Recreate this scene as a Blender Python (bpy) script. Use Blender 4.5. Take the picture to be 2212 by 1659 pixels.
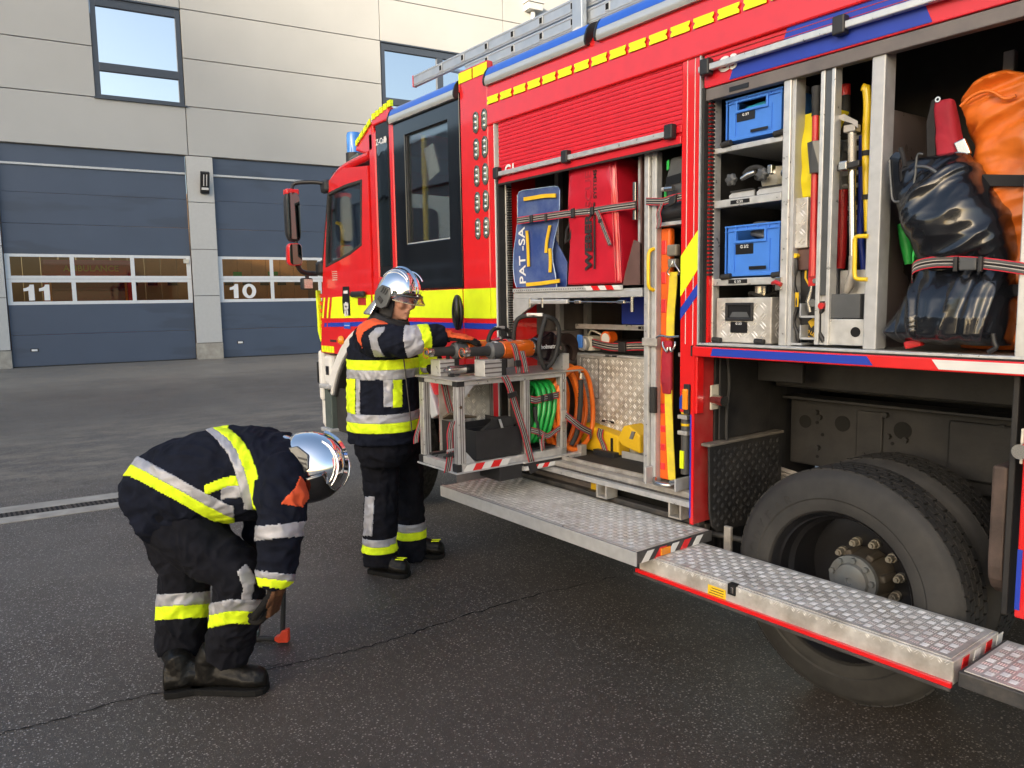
import bpy, bmesh, math, random
import numpy as np
from mathutils import Vector, Matrix, noise
random.seed(7)
for o in list(bpy.data.objects): bpy.data.objects.remove(o)
SC = bpy.context.scene
COL = SC.collection
R = math.radians
# ---------------------------------------------------------------- camera
F_, YAW, PIT, ROL, CH = 1648.3, R(52.796), R(6.254), R(0.90), 1.62
fw = Vector((-math.sin(YAW)*math.cos(PIT), math.cos(YAW)*math.cos(PIT), -math.sin(PIT)))
rt = Vector((math.cos(YAW), math.sin(YAW), 0)); dn = fw.cross(rt)
r2 = math.cos(ROL)*rt + math.sin(ROL)*dn
d2 = -math.sin(ROL)*rt + math.cos(ROL)*dn
CAM = Vector((0, 0, CH))
cd = bpy.data.cameras.new('camera'); cam = bpy.data.objects.new('camera', cd); COL.objects.link(cam)
cd.sensor_width = 36; cd.lens = F_/2212*36; cd.clip_start = .05; cd.clip_end = 2000
up = -d2; bk = -fw
cam.matrix_world = Matrix(((r2.x, up.x, bk.x, 0), (r2.y, up.y, bk.y, 0), (r2.z, up.z, bk.z, CH), (0, 0, 0, 1)))
SC.camera = cam
# ---------------------------------------------------------------- world, sun, exposure
SUN_EL, SUN_AZ = 15.0, 158.0      # azimuth clockwise from +Y
wd = bpy.data.worlds.new('World'); SC.world = wd; wd.use_nodes = True
nt = wd.node_tree; bg = nt.nodes['Background']
sky = nt.nodes.new('ShaderNodeTexSky'); sky.sky_type = 'NISHITA'; sky.sun_disc = False
sky.sun_elevation = R(SUN_EL); sky.sun_rotation = R(SUN_AZ)
sky.air_density = 1.0; sky.dust_density = 3.2; sky.ozone_density = 0.8; sky.altitude = 300
nt.links.new(sky.outputs[0], bg.inputs[0]); bg.inputs[1].default_value = 0.15
sl = bpy.data.lights.new('sun', 'SUN'); sl.energy = 4.2; sl.angle = R(2.2); sl.color = (1, .86, .66)
so = bpy.data.objects.new('sun', sl); COL.objects.link(so)
sd = Vector((math.sin(R(SUN_AZ))*math.cos(R(SUN_EL)), math.cos(R(SUN_AZ))*math.cos(R(SUN_EL)), math.sin(R(SUN_EL))))
so.rotation_euler = sd.to_track_quat('Z', 'Y').to_euler(); so.location = (0, -30, 40)
SC.view_settings.view_transform = 'Standard'; SC.view_settings.look = 'None'
SC.view_settings.exposure = 1.38; SC.view_settings.gamma = 1
# ---------------------------------------------------------------- photo pixel (2212 wide) -> point
def ray(u, v): return fw + r2*((u-1106)/F_) + d2*((v-829.5)/F_)
def W(u, v, Y):
    q = ray(u, v); return CAM + q*(Y/q.y)
def WX(u, v, X):
    q = ray(u, v); return CAM + q*(X/q.x)
GZ = -.055      # level of the yard below the truck's reference height
def G(u, v, z=-.055):
    q = ray(u, v); return CAM + q*((z-CH)/q.z)
def V(u, v, depth): return CAM + ray(u, v)*depth
# ---------------------------------------------------------------- materials
MATS = {}
def pm(name, col, rough=.5, metal=0., var=.12, scale=12., bump=0., bscale=120., coat=0., spec=.5, rvar=.0, dirt=None, dscale=3., damt=.5):
    m = bpy.data.materials.new(name); m.use_nodes = True; n = m.node_tree.nodes; L = m.node_tree.links
    b = n['Principled BSDF']
    b.inputs['Roughness'].default_value = rough; b.inputs['Metallic'].default_value = metal
    b.inputs['Coat Weight'].default_value = coat; b.inputs['Coat Roughness'].default_value = .06
    b.inputs['Specular IOR Level'].default_value = spec
    tc = n.new('ShaderNodeTexCoord'); geo = n.new('ShaderNodeNewGeometry')
    nz = n.new('ShaderNodeTexNoise'); nz.inputs['Scale'].default_value = scale; nz.inputs['Detail'].default_value = 6
    L.new(geo.outputs['Position'], nz.inputs['Vector'])
    mr = n.new('ShaderNodeMapRange'); mr.inputs['From Min'].default_value = .3; mr.inputs['From Max'].default_value = .7
    mr.inputs['To Min'].default_value = 1-var; mr.inputs['To Max'].default_value = 1+var
    L.new(nz.outputs['Fac'], mr.inputs['Value'])
    mx = n.new('ShaderNodeVectorMath'); mx.operation = 'SCALE'; mx.inputs[0].default_value = col[:3]
    L.new(mr.outputs[0], mx.inputs['Scale']); out = mx.outputs[0]
    if dirt:
        n2 = n.new('ShaderNodeTexNoise'); n2.inputs['Scale'].default_value = dscale; n2.inputs['Detail'].default_value = 8; n2.inputs['Roughness'].default_value = .65
        L.new(geo.outputs['Position'], n2.inputs['Vector'])
        m2 = n.new('ShaderNodeMapRange'); m2.inputs['From Min'].default_value = .42; m2.inputs['From Max'].default_value = .72; m2.inputs['To Max'].default_value = damt
        L.new(n2.outputs['Fac'], m2.inputs['Value'])
        mm = n.new('ShaderNodeMix'); mm.data_type = 'RGBA'; mm.inputs[7].default_value = (*dirt, 1)
        L.new(m2.outputs[0], mm.inputs[0]); L.new(out, mm.inputs[6]); out = mm.outputs[2]
    L.new(out, b.inputs['Base Color'])
    if rvar:
        r_ = n.new('ShaderNodeMapRange'); r_.inputs['From Min'].default_value = .3; r_.inputs['From Max'].default_value = .7
        r_.inputs['To Min'].default_value = max(.02, rough-rvar); r_.inputs['To Max'].default_value = rough+rvar
        L.new(nz.outputs['Fac'], r_.inputs['Value']); L.new(r_.outputs[0], b.inputs['Roughness'])
    if bump:
        n3 = n.new('ShaderNodeTexNoise'); n3.inputs['Scale'].default_value = bscale; n3.inputs['Detail'].default_value = 4
        L.new(tc.outputs['Object'], n3.inputs['Vector'])
        bp = n.new('ShaderNodeBump'); bp.inputs['Strength'].default_value = bump; bp.inputs['Distance'].default_value = .004
        L.new(n3.outputs['Fac'], bp.inputs['Height']); L.new(bp.outputs[0], b.inputs['Normal'])
    MATS[name] = m; return m
def glass(name, tint, refl=.12, rough=.0, dark=0.):
    m = bpy.data.materials.new(name); m.use_nodes = True; n = m.node_tree.nodes; L = m.node_tree.links
    n.remove(n['Principled BSDF']); o = n['Material Output']
    tr = n.new('ShaderNodeBsdfTransparent'); tr.inputs[0].default_value = (*tint, 1)
    gl = n.new('ShaderNodeBsdfGlossy'); gl.inputs['Roughness'].default_value = rough
    lw = n.new('ShaderNodeLayerWeight'); lw.inputs[0].default_value = .35
    mr = n.new('ShaderNodeMapRange'); mr.inputs['To Min'].default_value = refl; mr.inputs['To Max'].default_value = min(1, refl+.7)
    L.new(lw.outputs['Fresnel'], mr.inputs['Value'])
    nz = n.new('ShaderNodeTexNoise'); nz.inputs['Scale'].default_value = 1.1; nz.inputs['Detail'].default_value = 1
    bp = n.new('ShaderNodeBump'); bp.inputs['Strength'].default_value = .04; bp.inputs['Distance'].default_value = .05
    L.new(nz.outputs['Fac'], bp.inputs['Height']); L.new(bp.outputs[0], gl.inputs['Normal'])
    mx = n.new('ShaderNodeMixShader'); L.new(mr.outputs[0], mx.inputs[0]); L.new(tr.outputs[0], mx.inputs[1]); L.new(gl.outputs[0], mx.inputs[2])
    L.new(mx.outputs[0], o.inputs[0]); MATS[name] = m; return m
pm('red_paint', (.72, .009, .010), .32, coat=.85, var=.05, bump=.03, bscale=2.0)
pm('red_shutter', (.66, .012, .025), .38, coat=.15, var=.06)
pm('red_dusty', (.42, .02, .02), .5, var=.2, dirt=(.16, .11, .08), dscale=6, damt=.5)
pm('lime', (.78, .95, .008), .55, var=.06, bump=.25, bscale=420)
pm('lime_cloth', (.74, .95, .008), .8, var=.10, scale=40, bump=.4, bscale=500)
pm('blue_stripe', (.012, .045, .42), .45, var=.06)
pm('rail_blue', (.02, .12, .62), .3, var=.06, coat=.4)
pm('white_paint', (.72, .72, .70), .4, var=.05, coat=.2)
pm('white_print', (.75, .75, .75), .5, var=.03)
pm('aluminium', (.62, .62, .61), .38, .55, var=.10, scale=30, rvar=.12)
pm('alu_matte', (.50, .51, .52), .5, .4, var=.10, scale=25, rvar=.1)
pm('alu_tread', (.60, .585, .55), .42, .3, var=.12, scale=20, rvar=.12, dirt=(.26, .22, .17), dscale=7, damt=.75)
pm('alu_worn', (.46, .44, .41), .5, .4, var=.2, scale=25, rvar=.15, dirt=(.22, .19, .15), dscale=12, damt=.6)
pm('steel', (.55, .54, .52), .25, 1., var=.08)
pm('rail_silver', (.60, .62, .61), .3, .5, var=.03)
pm('black_plastic', (.018, .018, .020), .45, var=.25, bump=.15, bscale=300)
pm('black_satin', (.012, .012, .014), .28, var=.2)
pm('black_rubber', (.022, .022, .022), .75, var=.25, bump=.3, bscale=150)
pm('black_cloth', (.018, .018, .020), .85, var=.3, bump=.3, bscale=300)
pm('inner_dark', (.022, .021, .021), .7, var=.3)
pm('inner_grey', (.16, .14, .135), .5, .2, var=.15, rvar=.1)
pm('brown_panel', (.15, .085, .075), .45, .3, var=.15, rvar=.12)
pm('chassis', (.017, .017, .018), .6, var=.35, scale=9, dirt=(.055, .050, .043), dscale=5, damt=.4, bump=.3, bscale=60)
pm('tyre', (.017, .017, .017), .72, var=.25, dirt=(.07, .062, .055), dscale=14, damt=.4, bump=.25, bscale=110)
pm('tyre_side', (.024, .0235, .023), .7, var=.25, dirt=(.050, .046, .041), dscale=9, damt=.5, bump=.15, bscale=60)
pm('hub_grey', (.12, .135, .145), .5, .1, var=.2, dirt=(.16, .13, .10), dscale=10, damt=.4)
pm('hub_dirty', (.055, .048, .040), .6, .1, var=.3, dirt=(.13, .10, .07), dscale=8, damt=.6)
pm('nut', (.30, .28, .24), .5, .5, var=.2)
pm('amber', (.85, .28, .01), .2, var=.1, coat=.6)
pm('led', (.55, .6, .58), .15, .6, var=.3, scale=90)
pm('lamp_rim', (.12, .15, .14), .25, .3, var=.1)
pm('beacon_blue', (.05, .25, .75), .12, coat=.8, var=.2)
pm('crate_blue', (.055, .22, .74), .42, var=.06, bump=.08, bscale=40)
pm('crate_dark_blue', (.015, .045, .38), .45, var=.06)
pm('cyan_hose', (.03, .35, .5), .4, var=.1)
pm('board_blue', (.035, .07, .26), .18, var=.12, coat=.7, scale=5, dirt=(.20, .26, .42), dscale=3, damt=.7)
pm('board_edge', (.35, .5, .75), .15, var=.1, coat=.6)
pm('yellow_strap', (.80, .50, .015), .7, var=.1, bump=.4, bscale=400)
pm('yellow_web', (.80, .62, .03), .75, var=.15, bump=.5, bscale=350, dirt=(.55, .42, .10), dscale=20, damt=.5)
pm('yellow_block', (.80, .50, .01), .5, var=.12, dirt=(.35, .2, .03), dscale=12, damt=.4)
pm('yellow_bag', (.78, .66, .01), .6, var=.08, bump=.3, bscale=8)
pm('yellow_metal', (.85, .58, .01), .35, var=.06, coat=.4)
pm('vinyl_red', (.55, .012, .03), .28, var=.08, coat=.5, bump=.35, bscale=9)
pm('red_cloth', (.36, .012, .03), .75, var=.2, bump=.4, bscale=60)
pm('tool_red', (.55, .02, .02), .4, var=.12, coat=.3)
pm('vinyl_black', (.008, .009, .012), .24, var=.3, coat=.45, bump=.08, bscale=40)
pm('vinyl_orange', (.85, .20, .02), .4, var=.10, scale=7, bump=.6, bscale=11, dirt=(.55, .11, .02), dscale=6, damt=.6)
pm('orange_tool', (.72, .14, .012), .22, .35, var=.08, coat=.7)
pm('orange_hose', (.80, .17, .015), .38, var=.12)
pm('green_hose', (.015, .36, .06), .3, var=.12, coat=.2)
pm('orange_plastic', (.80, .13, .01), .4, var=.1)
pm('med_grey', (.08, .085, .09), .5, var=.15)
pm('green_print', (.03, .5, .08), .5)
pm('grey_cyl', (.10, .105, .11), .35, .3, var=.15)
pm('navy_cloth', (.0075, .0095, .018), .9, spec=.15, var=.35, scale=22, bump=.35, bscale=420)
pm('trouser_cloth', (.0075, .008, .012), .9, spec=.15, var=.35, scale=22, bump=.35, bscale=420)
pm('silver_tape', (.40, .40, .43), .45, .25, var=.12, scale=30, bump=.3, bscale=500)
pm('orange_cloth', (.75, .10, .025), .8, var=.10, bump=.3, bscale=400)
pm('glove_orange', (.72, .10, .02), .75, var=.15, bump=.5, bscale=120)
pm('glove_dark', (.011, .010, .0095), .8, spec=.2, var=.3, bump=.4, bscale=120)
pm('skin', (.52, .27, .19), .5, var=.10, scale=35, bump=.1, bscale=160)
pm('eye_dark', (.12, .06, .05), .5)
pm('lip', (.42, .16, .13), .5)
pm('boot', (.007, .0065, .006), .45, spec=.25, var=.3, bump=.3, bscale=60)
pm('sole', (.008, .008, .008), .85, spec=.2, var=.2)
pm('chrome', (.86, .87, .89), .06, 1., var=.03)
pm('helmet_grey', (.10, .105, .11), .3, .4, var=.1)
pm('panel_beige', (.405, .408, .402), .45, var=.035, scale=.7, dirt=(.37, .37, .362), dscale=.5, damt=.25)
pm('joint_dark', (.16, .15, .14), .8)
pm('anthracite', (.045, .055, .075), .4, var=.06, coat=.1)
pm('white_frame', (.66, .68, .70), .4, var=.03)
pm('concrete', (.36, .34, .30), .85, var=.2, scale=6, bump=.4, bscale=80, dirt=(.20, .18, .15), dscale=2.5, damt=.5)
pm('pillar_panel', (.47, .475, .47), .5, var=.03)
pm('grate', (.07, .055, .045), .7, .4, var=.3)
pm('slot_black', (.006, .006, .006), .9)
pm('wood_brown', (.62, .38, .18), .6, var=.12, scale=1.5)
pm('amb_red', (.75, .03, .03), .4, var=.1, coat=.5)
pm('amb_yellow', (.9, .75, .05), .5)
pm('orange_light', (.9, .35, .05), .4)
pm('bay_floor', (.22, .20, .17), .5, var=.2)
pm('ladder', (.52, .56, .60), .4, .6, var=.08, rvar=.1)
pm('paper', (.75, .75, .75), .7)
pm('sticker_yellow', (.85, .55, .02), .5, var=.05)
pm('cream', (.60, .57, .48), .4, var=.1)
pm('bark', (.09, .07, .05), .9, var=.3)
pm('leaf', (.05, .07, .03), .8, var=.4)
pm('sun_block_green', (.10, .11, .06), .9, var=.3, scale=.05)
pm('render_grey', (.30, .30, .30), .6, var=.06, scale=.6)
glass('window_sky', (.30, .33, .36), .95)
glass('bay_glass', (.80, .68, .55), .0)
glass('cab_glass', (.88, .91, .92), .06)
glass('dark_glass', (.5, .52, .54), .10)
glass('clear_visor', (.95, .90, .87), .03)
glass('lens', (.8, .8, .8), .1)
def door_mat():
    m = pm('door_slate', (.058, .080, .126), .42, var=.05, scale=1.2)
    n = m.node_tree.nodes; L = m.node_tree.links; b = n['Principled BSDF']
    geo = n.new('ShaderNodeNewGeometry'); mp = n.new('ShaderNodeMapping'); mp.inputs['Scale'].default_value = (.5, .32, 1.55)
    L.new(geo.outputs['Position'], mp.inputs[0])
    nz = n.new('ShaderNodeTexNoise'); nz.inputs['Scale'].default_value = 1.1; nz.inputs['Detail'].default_value = 3; L.new(mp.outputs[0], nz.inputs['Vector'])
    mr = n.new('ShaderNodeMapRange'); mr.inputs['From Min'].default_value = .57; mr.inputs['From Max'].default_value = .63; mr.inputs['To Max'].default_value = .5
    L.new(nz.outputs['Fac'], mr.inputs['Value'])
    mm = n.new('ShaderNodeMix'); mm.data_type = 'RGBA'; mm.inputs[7].default_value = (.040, .052, .078, 1)
    src = b.inputs['Base Color'].links[0].from_socket
    L.new(mr.outputs[0], mm.inputs[0]); L.new(src, mm.inputs[6]); L.new(mm.outputs[2], b.inputs['Base Color'])
    wv = n.new('ShaderNodeTexWave'); wv.bands_direction = 'Z'; wv.inputs['Scale'].default_value = 9; L.new(geo.outputs['Position'], wv.inputs['Vector'])
    bp = n.new('ShaderNodeBump'); bp.inputs['Strength'].default_value = .12; bp.inputs['Distance'].default_value = .006
    L.new(wv.outputs['Fac'], bp.inputs['Height']); L.new(bp.outputs[0], b.inputs['Normal'])
door_mat()
GZ_ = -.055
def asphalt_mat():
    m = pm('asphalt', (.05, .047, .045), .72, var=.0)
    n = m.node_tree.nodes; L = m.node_tree.links; b = n['Principled BSDF']
    geo = n.new('ShaderNodeNewGeometry'); P = geo.outputs['Position']
    def noi(s, d=4, r=.5, vec=P):
        x = n.new('ShaderNodeTexNoise'); x.inputs['Scale'].default_value = s; x.inputs['Detail'].default_value = d; x.inputs['Roughness'].default_value = r
        L.new(vec, x.inputs['Vector']); return x.outputs['Fac']
    def mapr(v, a, c, lo, hi):
        x = n.new('ShaderNodeMapRange'); x.inputs['From Min'].default_value = a; x.inputs['From Max'].default_value = c
        x.inputs['To Min'].default_value = lo; x.inputs['To Max'].default_value = hi; L.new(v, x.inputs['Value']); return x.outputs[0]
    def mix(f, a, c):
        x = n.new('ShaderNodeMix'); x.data_type = 'RGBA'; L.new(f, x.inputs[0])
        for s, v in ((6, a), (7, c)):
            if isinstance(v, tuple): x.inputs[s].default_value = (*v, 1)
            else: L.new(v, x.inputs[s])
        return x.outputs[2]
    base = mix(mapr(noi(.40, 6, .62), .40, .62, 0, 1), (.044, .036, .031), (.088, .079, .070))
    base = mix(mapr(noi(95, 3, .7), .35, .7, 0, 1), base, (.105, .090, .074))
    vo = n.new('ShaderNodeTexVoronoi'); vo.inputs['Scale'].default_value = 70; L.new(P, vo.inputs['Vector'])
    vo.inputs['Randomness'].default_value = 1
    hs = n.new('ShaderNodeSeparateColor'); L.new(vo.outputs['Color'], hs.inputs[0])
    st = mapr(vo.outputs['Distance'], .20, .34, 1, 0)
    se = mapr(hs.outputs[0], .58, .62, 0, 1)
    ml = n.new('ShaderNodeMath'); ml.operation = 'MULTIPLY'; L.new(st, ml.inputs[0]); L.new(se, ml.inputs[1])
    base = mix(mapr(noi(24, 7, .85), .52, .70, 0, .75), base, (.17, .155, .14))
    base = mix(ml.outputs[0], base, (.42, .39, .36))
    v2 = n.new('ShaderNodeTexVoronoi'); v2.inputs['Scale'].default_value = 130; L.new(P, v2.inputs['Vector'])
    h2 = n.new('ShaderNodeSeparateColor'); L.new(v2.outputs['Color'], h2.inputs[0])
    m2 = n.new('ShaderNodeMath'); m2.operation = 'MULTIPLY'; L.new(mapr(v2.outputs['Distance'], .2, .36, 1, 0), m2.inputs[0]); L.new(mapr(h2.outputs[1], .66, .70, 0, 1), m2.inputs[1])
    base = mix(m2.outputs[0], base, (.36, .33, .30))
    # worn dusty strip along the doors and patches across the yard
    mp = n.new('ShaderNodeMapping'); mp.inputs['Scale'].default_value = (1, .45, 1); L.new(P, mp.inputs[0])
    sx = n.new('ShaderNodeSeparateXYZ'); L.new(P, sx.inputs[0])
    near = mapr(sx.outputs['X'], -16.0, -21.5, 0, 1)
    d1 = n.new('ShaderNodeMath'); d1.operation = 'MULTIPLY_ADD'; L.new(noi(1.2, 7, .7, mp.outputs[0]), d1.inputs[0]); d1.inputs[1].default_value = 1.0; L.new(near, d1.inputs[2])
    base = mix(mapr(d1.outputs[0], .60, 1.25, 0, .9), base, (.27, .235, .19))
    band = n.new('ShaderNodeMath'); band.operation = 'MULTIPLY'
    L.new(mapr(sx.outputs['X'], -13.5, -11.2, 0, 1), band.inputs[0]); L.new(mapr(sx.outputs['X'], -7.4, -9.0, 0, 1), band.inputs[1])
    b2 = n.new('ShaderNodeMath'); b2.operation = 'MULTIPLY'; L.new(band.outputs[0], b2.inputs[0]); L.new(mapr(noi(3.0, 12, .85, mp.outputs[0]), .46, .58, 0, .8), b2.inputs[1])
    base = mix(b2.outputs[0], base, (.24, .205, .16))
    far = mapr(sx.outputs['X'], -6.0, -16.0, 0, 1); f3 = n.new('ShaderNodeMath'); f3.operation = 'MULTIPLY'; L.new(far, f3.inputs[0]); L.new(mapr(noi(14, 9, .9), .46, .62, 0, .7), f3.inputs[1])
    base = mix(f3.outputs[0], base, (.15, .135, .115))
    # darker, browner patch around the rear wheel
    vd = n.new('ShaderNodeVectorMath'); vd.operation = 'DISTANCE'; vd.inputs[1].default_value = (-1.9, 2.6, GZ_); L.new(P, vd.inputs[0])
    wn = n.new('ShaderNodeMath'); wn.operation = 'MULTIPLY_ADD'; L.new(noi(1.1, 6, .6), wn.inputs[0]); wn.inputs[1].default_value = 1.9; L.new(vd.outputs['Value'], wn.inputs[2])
    dark_fac = mapr(wn.outputs[0], 2.6, 4.3, 1, 0)
    wm = n.new('ShaderNodeMix'); wm.data_type = 'RGBA'; wm.blend_type = 'MULTIPLY'; wm.inputs[7].default_value = (.66, .62, .59, 1); L.new(dark_fac, wm.inputs[0]); L.new(base, wm.inputs[6]); base = wm.outputs[2]
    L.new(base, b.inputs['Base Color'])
    bp = n.new('ShaderNodeBump'); bp.inputs['Strength'].default_value = .55; bp.inputs['Distance'].default_value = .006
    L.new(noi(140, 3, .7), bp.inputs['Height']); L.new(bp.outputs[0], b.inputs['Normal'])
    L.new(mapr(noi(.6, 4), .4, .6, .42, .72), b.inputs['Roughness'])
asphalt_mat()
M = MATS
# ---------------------------------------------------------------- mesh helpers
WL = {}
def reg(o, label=None, cat=None, group=None, kind=None):
    if label: o['label'] = label
    if cat: o['category'] = cat
    if group: o['group'] = group
    if kind: o['kind'] = kind
    return o
def empty(name, loc, label=None, cat=None, group=None, kind=None):
    o = bpy.data.objects.new(name, None); COL.objects.link(o); o.location = loc; o.empty_display_size = .2
    WL[o.name] = Vector(loc); return reg(o, label, cat, group, kind)
def put(name, me, wloc, parent=None, **k):
    o = bpy.data.objects.new(name, me); COL.objects.link(o); wloc = Vector(wloc)
    WL[o.name] = wloc
    if parent is not None:
        o.parent = parent; o.location = wloc - WL[parent.name]
    else: o.location = wloc
    return reg(o, **k)
def frame(ax):
    ax = Vector(ax).normalized(); h = Vector((0, 0, 1)) if abs(ax.z) < .9 else Vector((1, 0, 0))
    a = ax.cross(h).normalized(); return a, ax.cross(a).normalized()
class MB:
    def __init__(s): s.v = []; s.f = []; s.m = []
    def add(s, vs, fs, mi=0):
        k = len(s.v); s.v += [tuple(p) for p in vs]; s.f += [tuple(i+k for i in q) for q in fs]; s.m += [mi]*len(fs); return s
    def box(s, x0, x1, y0, y1, z0, z1, mi=0):
        return s.add([(x, y, z) for x in (x0, x1) for y in (y0, y1) for z in (z0, z1)],
                     [(0, 1, 3, 2), (4, 6, 7, 5), (0, 4, 5, 1), (2, 3, 7, 6), (0, 2, 6, 4), (1, 5, 7, 3)], mi)
    def obox(s, c, a, b, d, mi=0):
        c, a, b, d = map(Vector, (c, a, b, d))
        return s.add([c+i*a+j*b+k*d for i in (-1, 1) for j in (-1, 1) for k in (-1, 1)],
                     [(0, 1, 3, 2), (4, 6, 7, 5), (0, 4, 5, 1), (2, 3, 7, 6), (0, 2, 6, 4), (1, 5, 7, 3)], mi)
    def rings(s, rs, mi=0, caps=True, closed=False):
        n = len(rs[0]); k = []
        for r in rs: k += list(r)
        fs = []
        m = len(rs)
        for i in range(m if closed else m-1):
            for j in range(n):
                i2 = (i+1) % m
                fs.append((i*n+j, i*n+(j+1) % n, i2*n+(j+1) % n, i2*n+j))
        if caps and not closed: fs += [tuple(range(n))[::-1], tuple(range((m-1)*n, m*n))]
        return s.add(k, fs, mi)
    def cyl(s, p0, p1, r0, r1=None, n=16, mi=0, caps=True):
        p0, p1 = Vector(p0), Vector(p1); r1 = r0 if r1 is None else r1; a, b = frame(p1-p0)
        ring = lambda p, r: [p+r*(math.cos(t)*a+math.sin(t)*b) for t in (2*math.pi*i/n for i in range(n))]
        return s.rings([ring(p0, r0), ring(p1, r1)], mi, caps)
    def tube(s, pts, r, n=10, mi=0, closed=False):
        P = [Vector(p) for p in pts]; m = len(P); rs = []; a = None
        for i in range(m):
            t = (P[(i+1) % m]-P[i-1]) if (closed or 0 < i < m-1) else (P[1]-P[0] if i == 0 else P[-1]-P[-2])
            t.normalize()
            a = frame(t)[0] if a is None else (a-a.dot(t)*t).normalized()
            b = t.cross(a); q = r[i] if isinstance(r, (list, tuple)) else r
            rs.append([P[i]+q*(math.cos(w)*a+math.sin(w)*b) for w in (2*math.pi*k/n for k in range(n))])
        return s.rings(rs, mi, True, closed)
    def lathe(s, prof, o, ax, n=32, mi=0, caps=True):
        o = Vector(o); ax = Vector(ax).normalized(); a, b = frame(ax)
        return s.rings([[o+ax*h+r*(math.cos(t)*a+math.sin(t)*b) for t in (2*math.pi*k/n for k in range(n))] for r, h in prof], mi, caps)
    def prism(s, poly, vec, mi=0):
        poly = [Vector(p) for p in poly]; vec = Vector(vec); n = len(poly)
        return s.add(poly+[p+vec for p in poly], [tuple(range(n)), tuple(range(n, 2*n))[::-1]]+[(i, (i+1) % n, (i+1) % n+n, i+n) for i in range(n)], mi)
    def xz(s, pts, y0, y1, mi=0): return s.prism([(x, y0, z) for x, z in pts], (0, y1-y0, 0), mi)
    def grid(s, fn, nu, nv, mi=0):
        vs = [fn(i/nu, j/nv) for i in range(nu+1) for j in range(nv+1)]
        return s.add(vs, [(i*(nv+1)+j, (i+1)*(nv+1)+j, (i+1)*(nv+1)+j+1, i*(nv+1)+j+1) for i in range(nu) for j in range(nv)], mi)
    def mesh(s, name, mats, smooth=None, center=True, normals=True):
        me = bpy.data.meshes.new(name); A = np.array(s.v, dtype=np.float64)
        c = (A.min(0)+A.max(0))/2 if center else np.zeros(3)
        me.from_pydata((A-c).tolist(), [], s.f)
        for m in (mats if isinstance(mats, (list, tuple)) else [mats]): me.materials.append(M[m] if isinstance(m, str) else m)
        if len(me.materials) > 1: me.polygons.foreach_set('material_index', s.m)
        if normals:
            bm = bmesh.new(); bm.from_mesh(me); bmesh.ops.recalc_face_normals(bm, faces=bm.faces); bm.to_mesh(me); bm.free()
        if smooth:
            me.polygons.foreach_set('use_smooth', [True]*len(me.polygons)); me.set_sharp_from_angle(angle=R(smooth))
        me.update(); return me, Vector(c)
    def build(s, name, mats, parent=None, smooth=None, bevel=0, seg=2, solid=0, sub=0, **k):
        me, c = s.mesh(name, mats, smooth); o = put(name, me, c, parent, **k)
        if solid: q = o.modifiers.new('solid', 'SOLIDIFY'); q.thickness = solid; q.offset = 0
        if bevel:
            q = o.modifiers.new('bevel', 'BEVEL'); q.width = bevel; q.segments = seg; q.limit_method = 'ANGLE'; q.angle_limit = R(40)
        if sub: q = o.modifiers.new('sub', 'SUBSURF'); q.levels = sub; q.render_levels = sub
        return o
def B(name, mat, parent, x0, x1, y0, y1, z0, z1, bevel=.004, **k): return MB().box(x0, x1, y0, y1, z0, z1).build(name, mat, parent, bevel=bevel, **k)
def evalmesh(o):
    dg = bpy.context.evaluated_depsgraph_get(); return bpy.data.meshes.new_from_object(o.evaluated_get(dg))
def text(name, body, o, xd, yd, size, mat, parent, ext=.001, off=0., align='LEFT', sx=1., **k):
    cu = bpy.data.curves.new('t', 'FONT'); cu.body = body; cu.size = size; cu.extrude = ext; cu.offset = off; cu.align_x = align; cu.resolution_u = 3
    t = bpy.data.objects.new('t', cu); COL.objects.link(t); me = evalmesh(t); bpy.data.objects.remove(t)
    xd = Vector(xd).normalized(); yd = Vector(yd).normalized(); zd = xd.cross(yd); o = Vector(o)
    m = Matrix(((xd.x*sx, yd.x, zd.x), (xd.y*sx, yd.y, zd.y), (xd.z*sx, yd.z, zd.z)))
    mb = MB(); mb.v = [tuple(o+m@v.co) for v in me.vertices]; mb.f = [tuple(p.vertices) for p in me.polygons]; mb.m = [0]*len(mb.f)
    if not mb.v: return None
    return mb.build(name, mat, parent, **k)
def smooth_path(pts, n=6):
    P = [Vector(p) for p in pts]; out = []
    for i in range(len(P)-1):
        a, b, c, d = P[max(i-1, 0)], P[i], P[i+1], P[min(i+2, len(P)-1)]
        for k in range(n):
            t = k/n; out.append(.5*((2*b)+(c-a)*t+(2*a-5*b+4*c-d)*t*t+(3*b-a-3*c+d)*t**3))
    return out+[P[-1]]
STR = ['strap_red', 'strap_grey', 'strap_black', 'strap_white']
pm('strap_red', (.62, .02, .04), .8, var=.1, bump=.3, bscale=400); pm('strap_grey', (.10, .095, .095), .8, var=.15, bump=.3, bscale=400)
pm('strap_black', (.012, .010, .010), .8); pm('strap_white', (.50, .46, .42), .7)
SW = [(0, .09, 0), (.09, .32, 1), (.32, .40, 3), (.40, .60, 2), (.60, .68, 3), (.68, .91, 1), (.91, 1, 0)]
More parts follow.
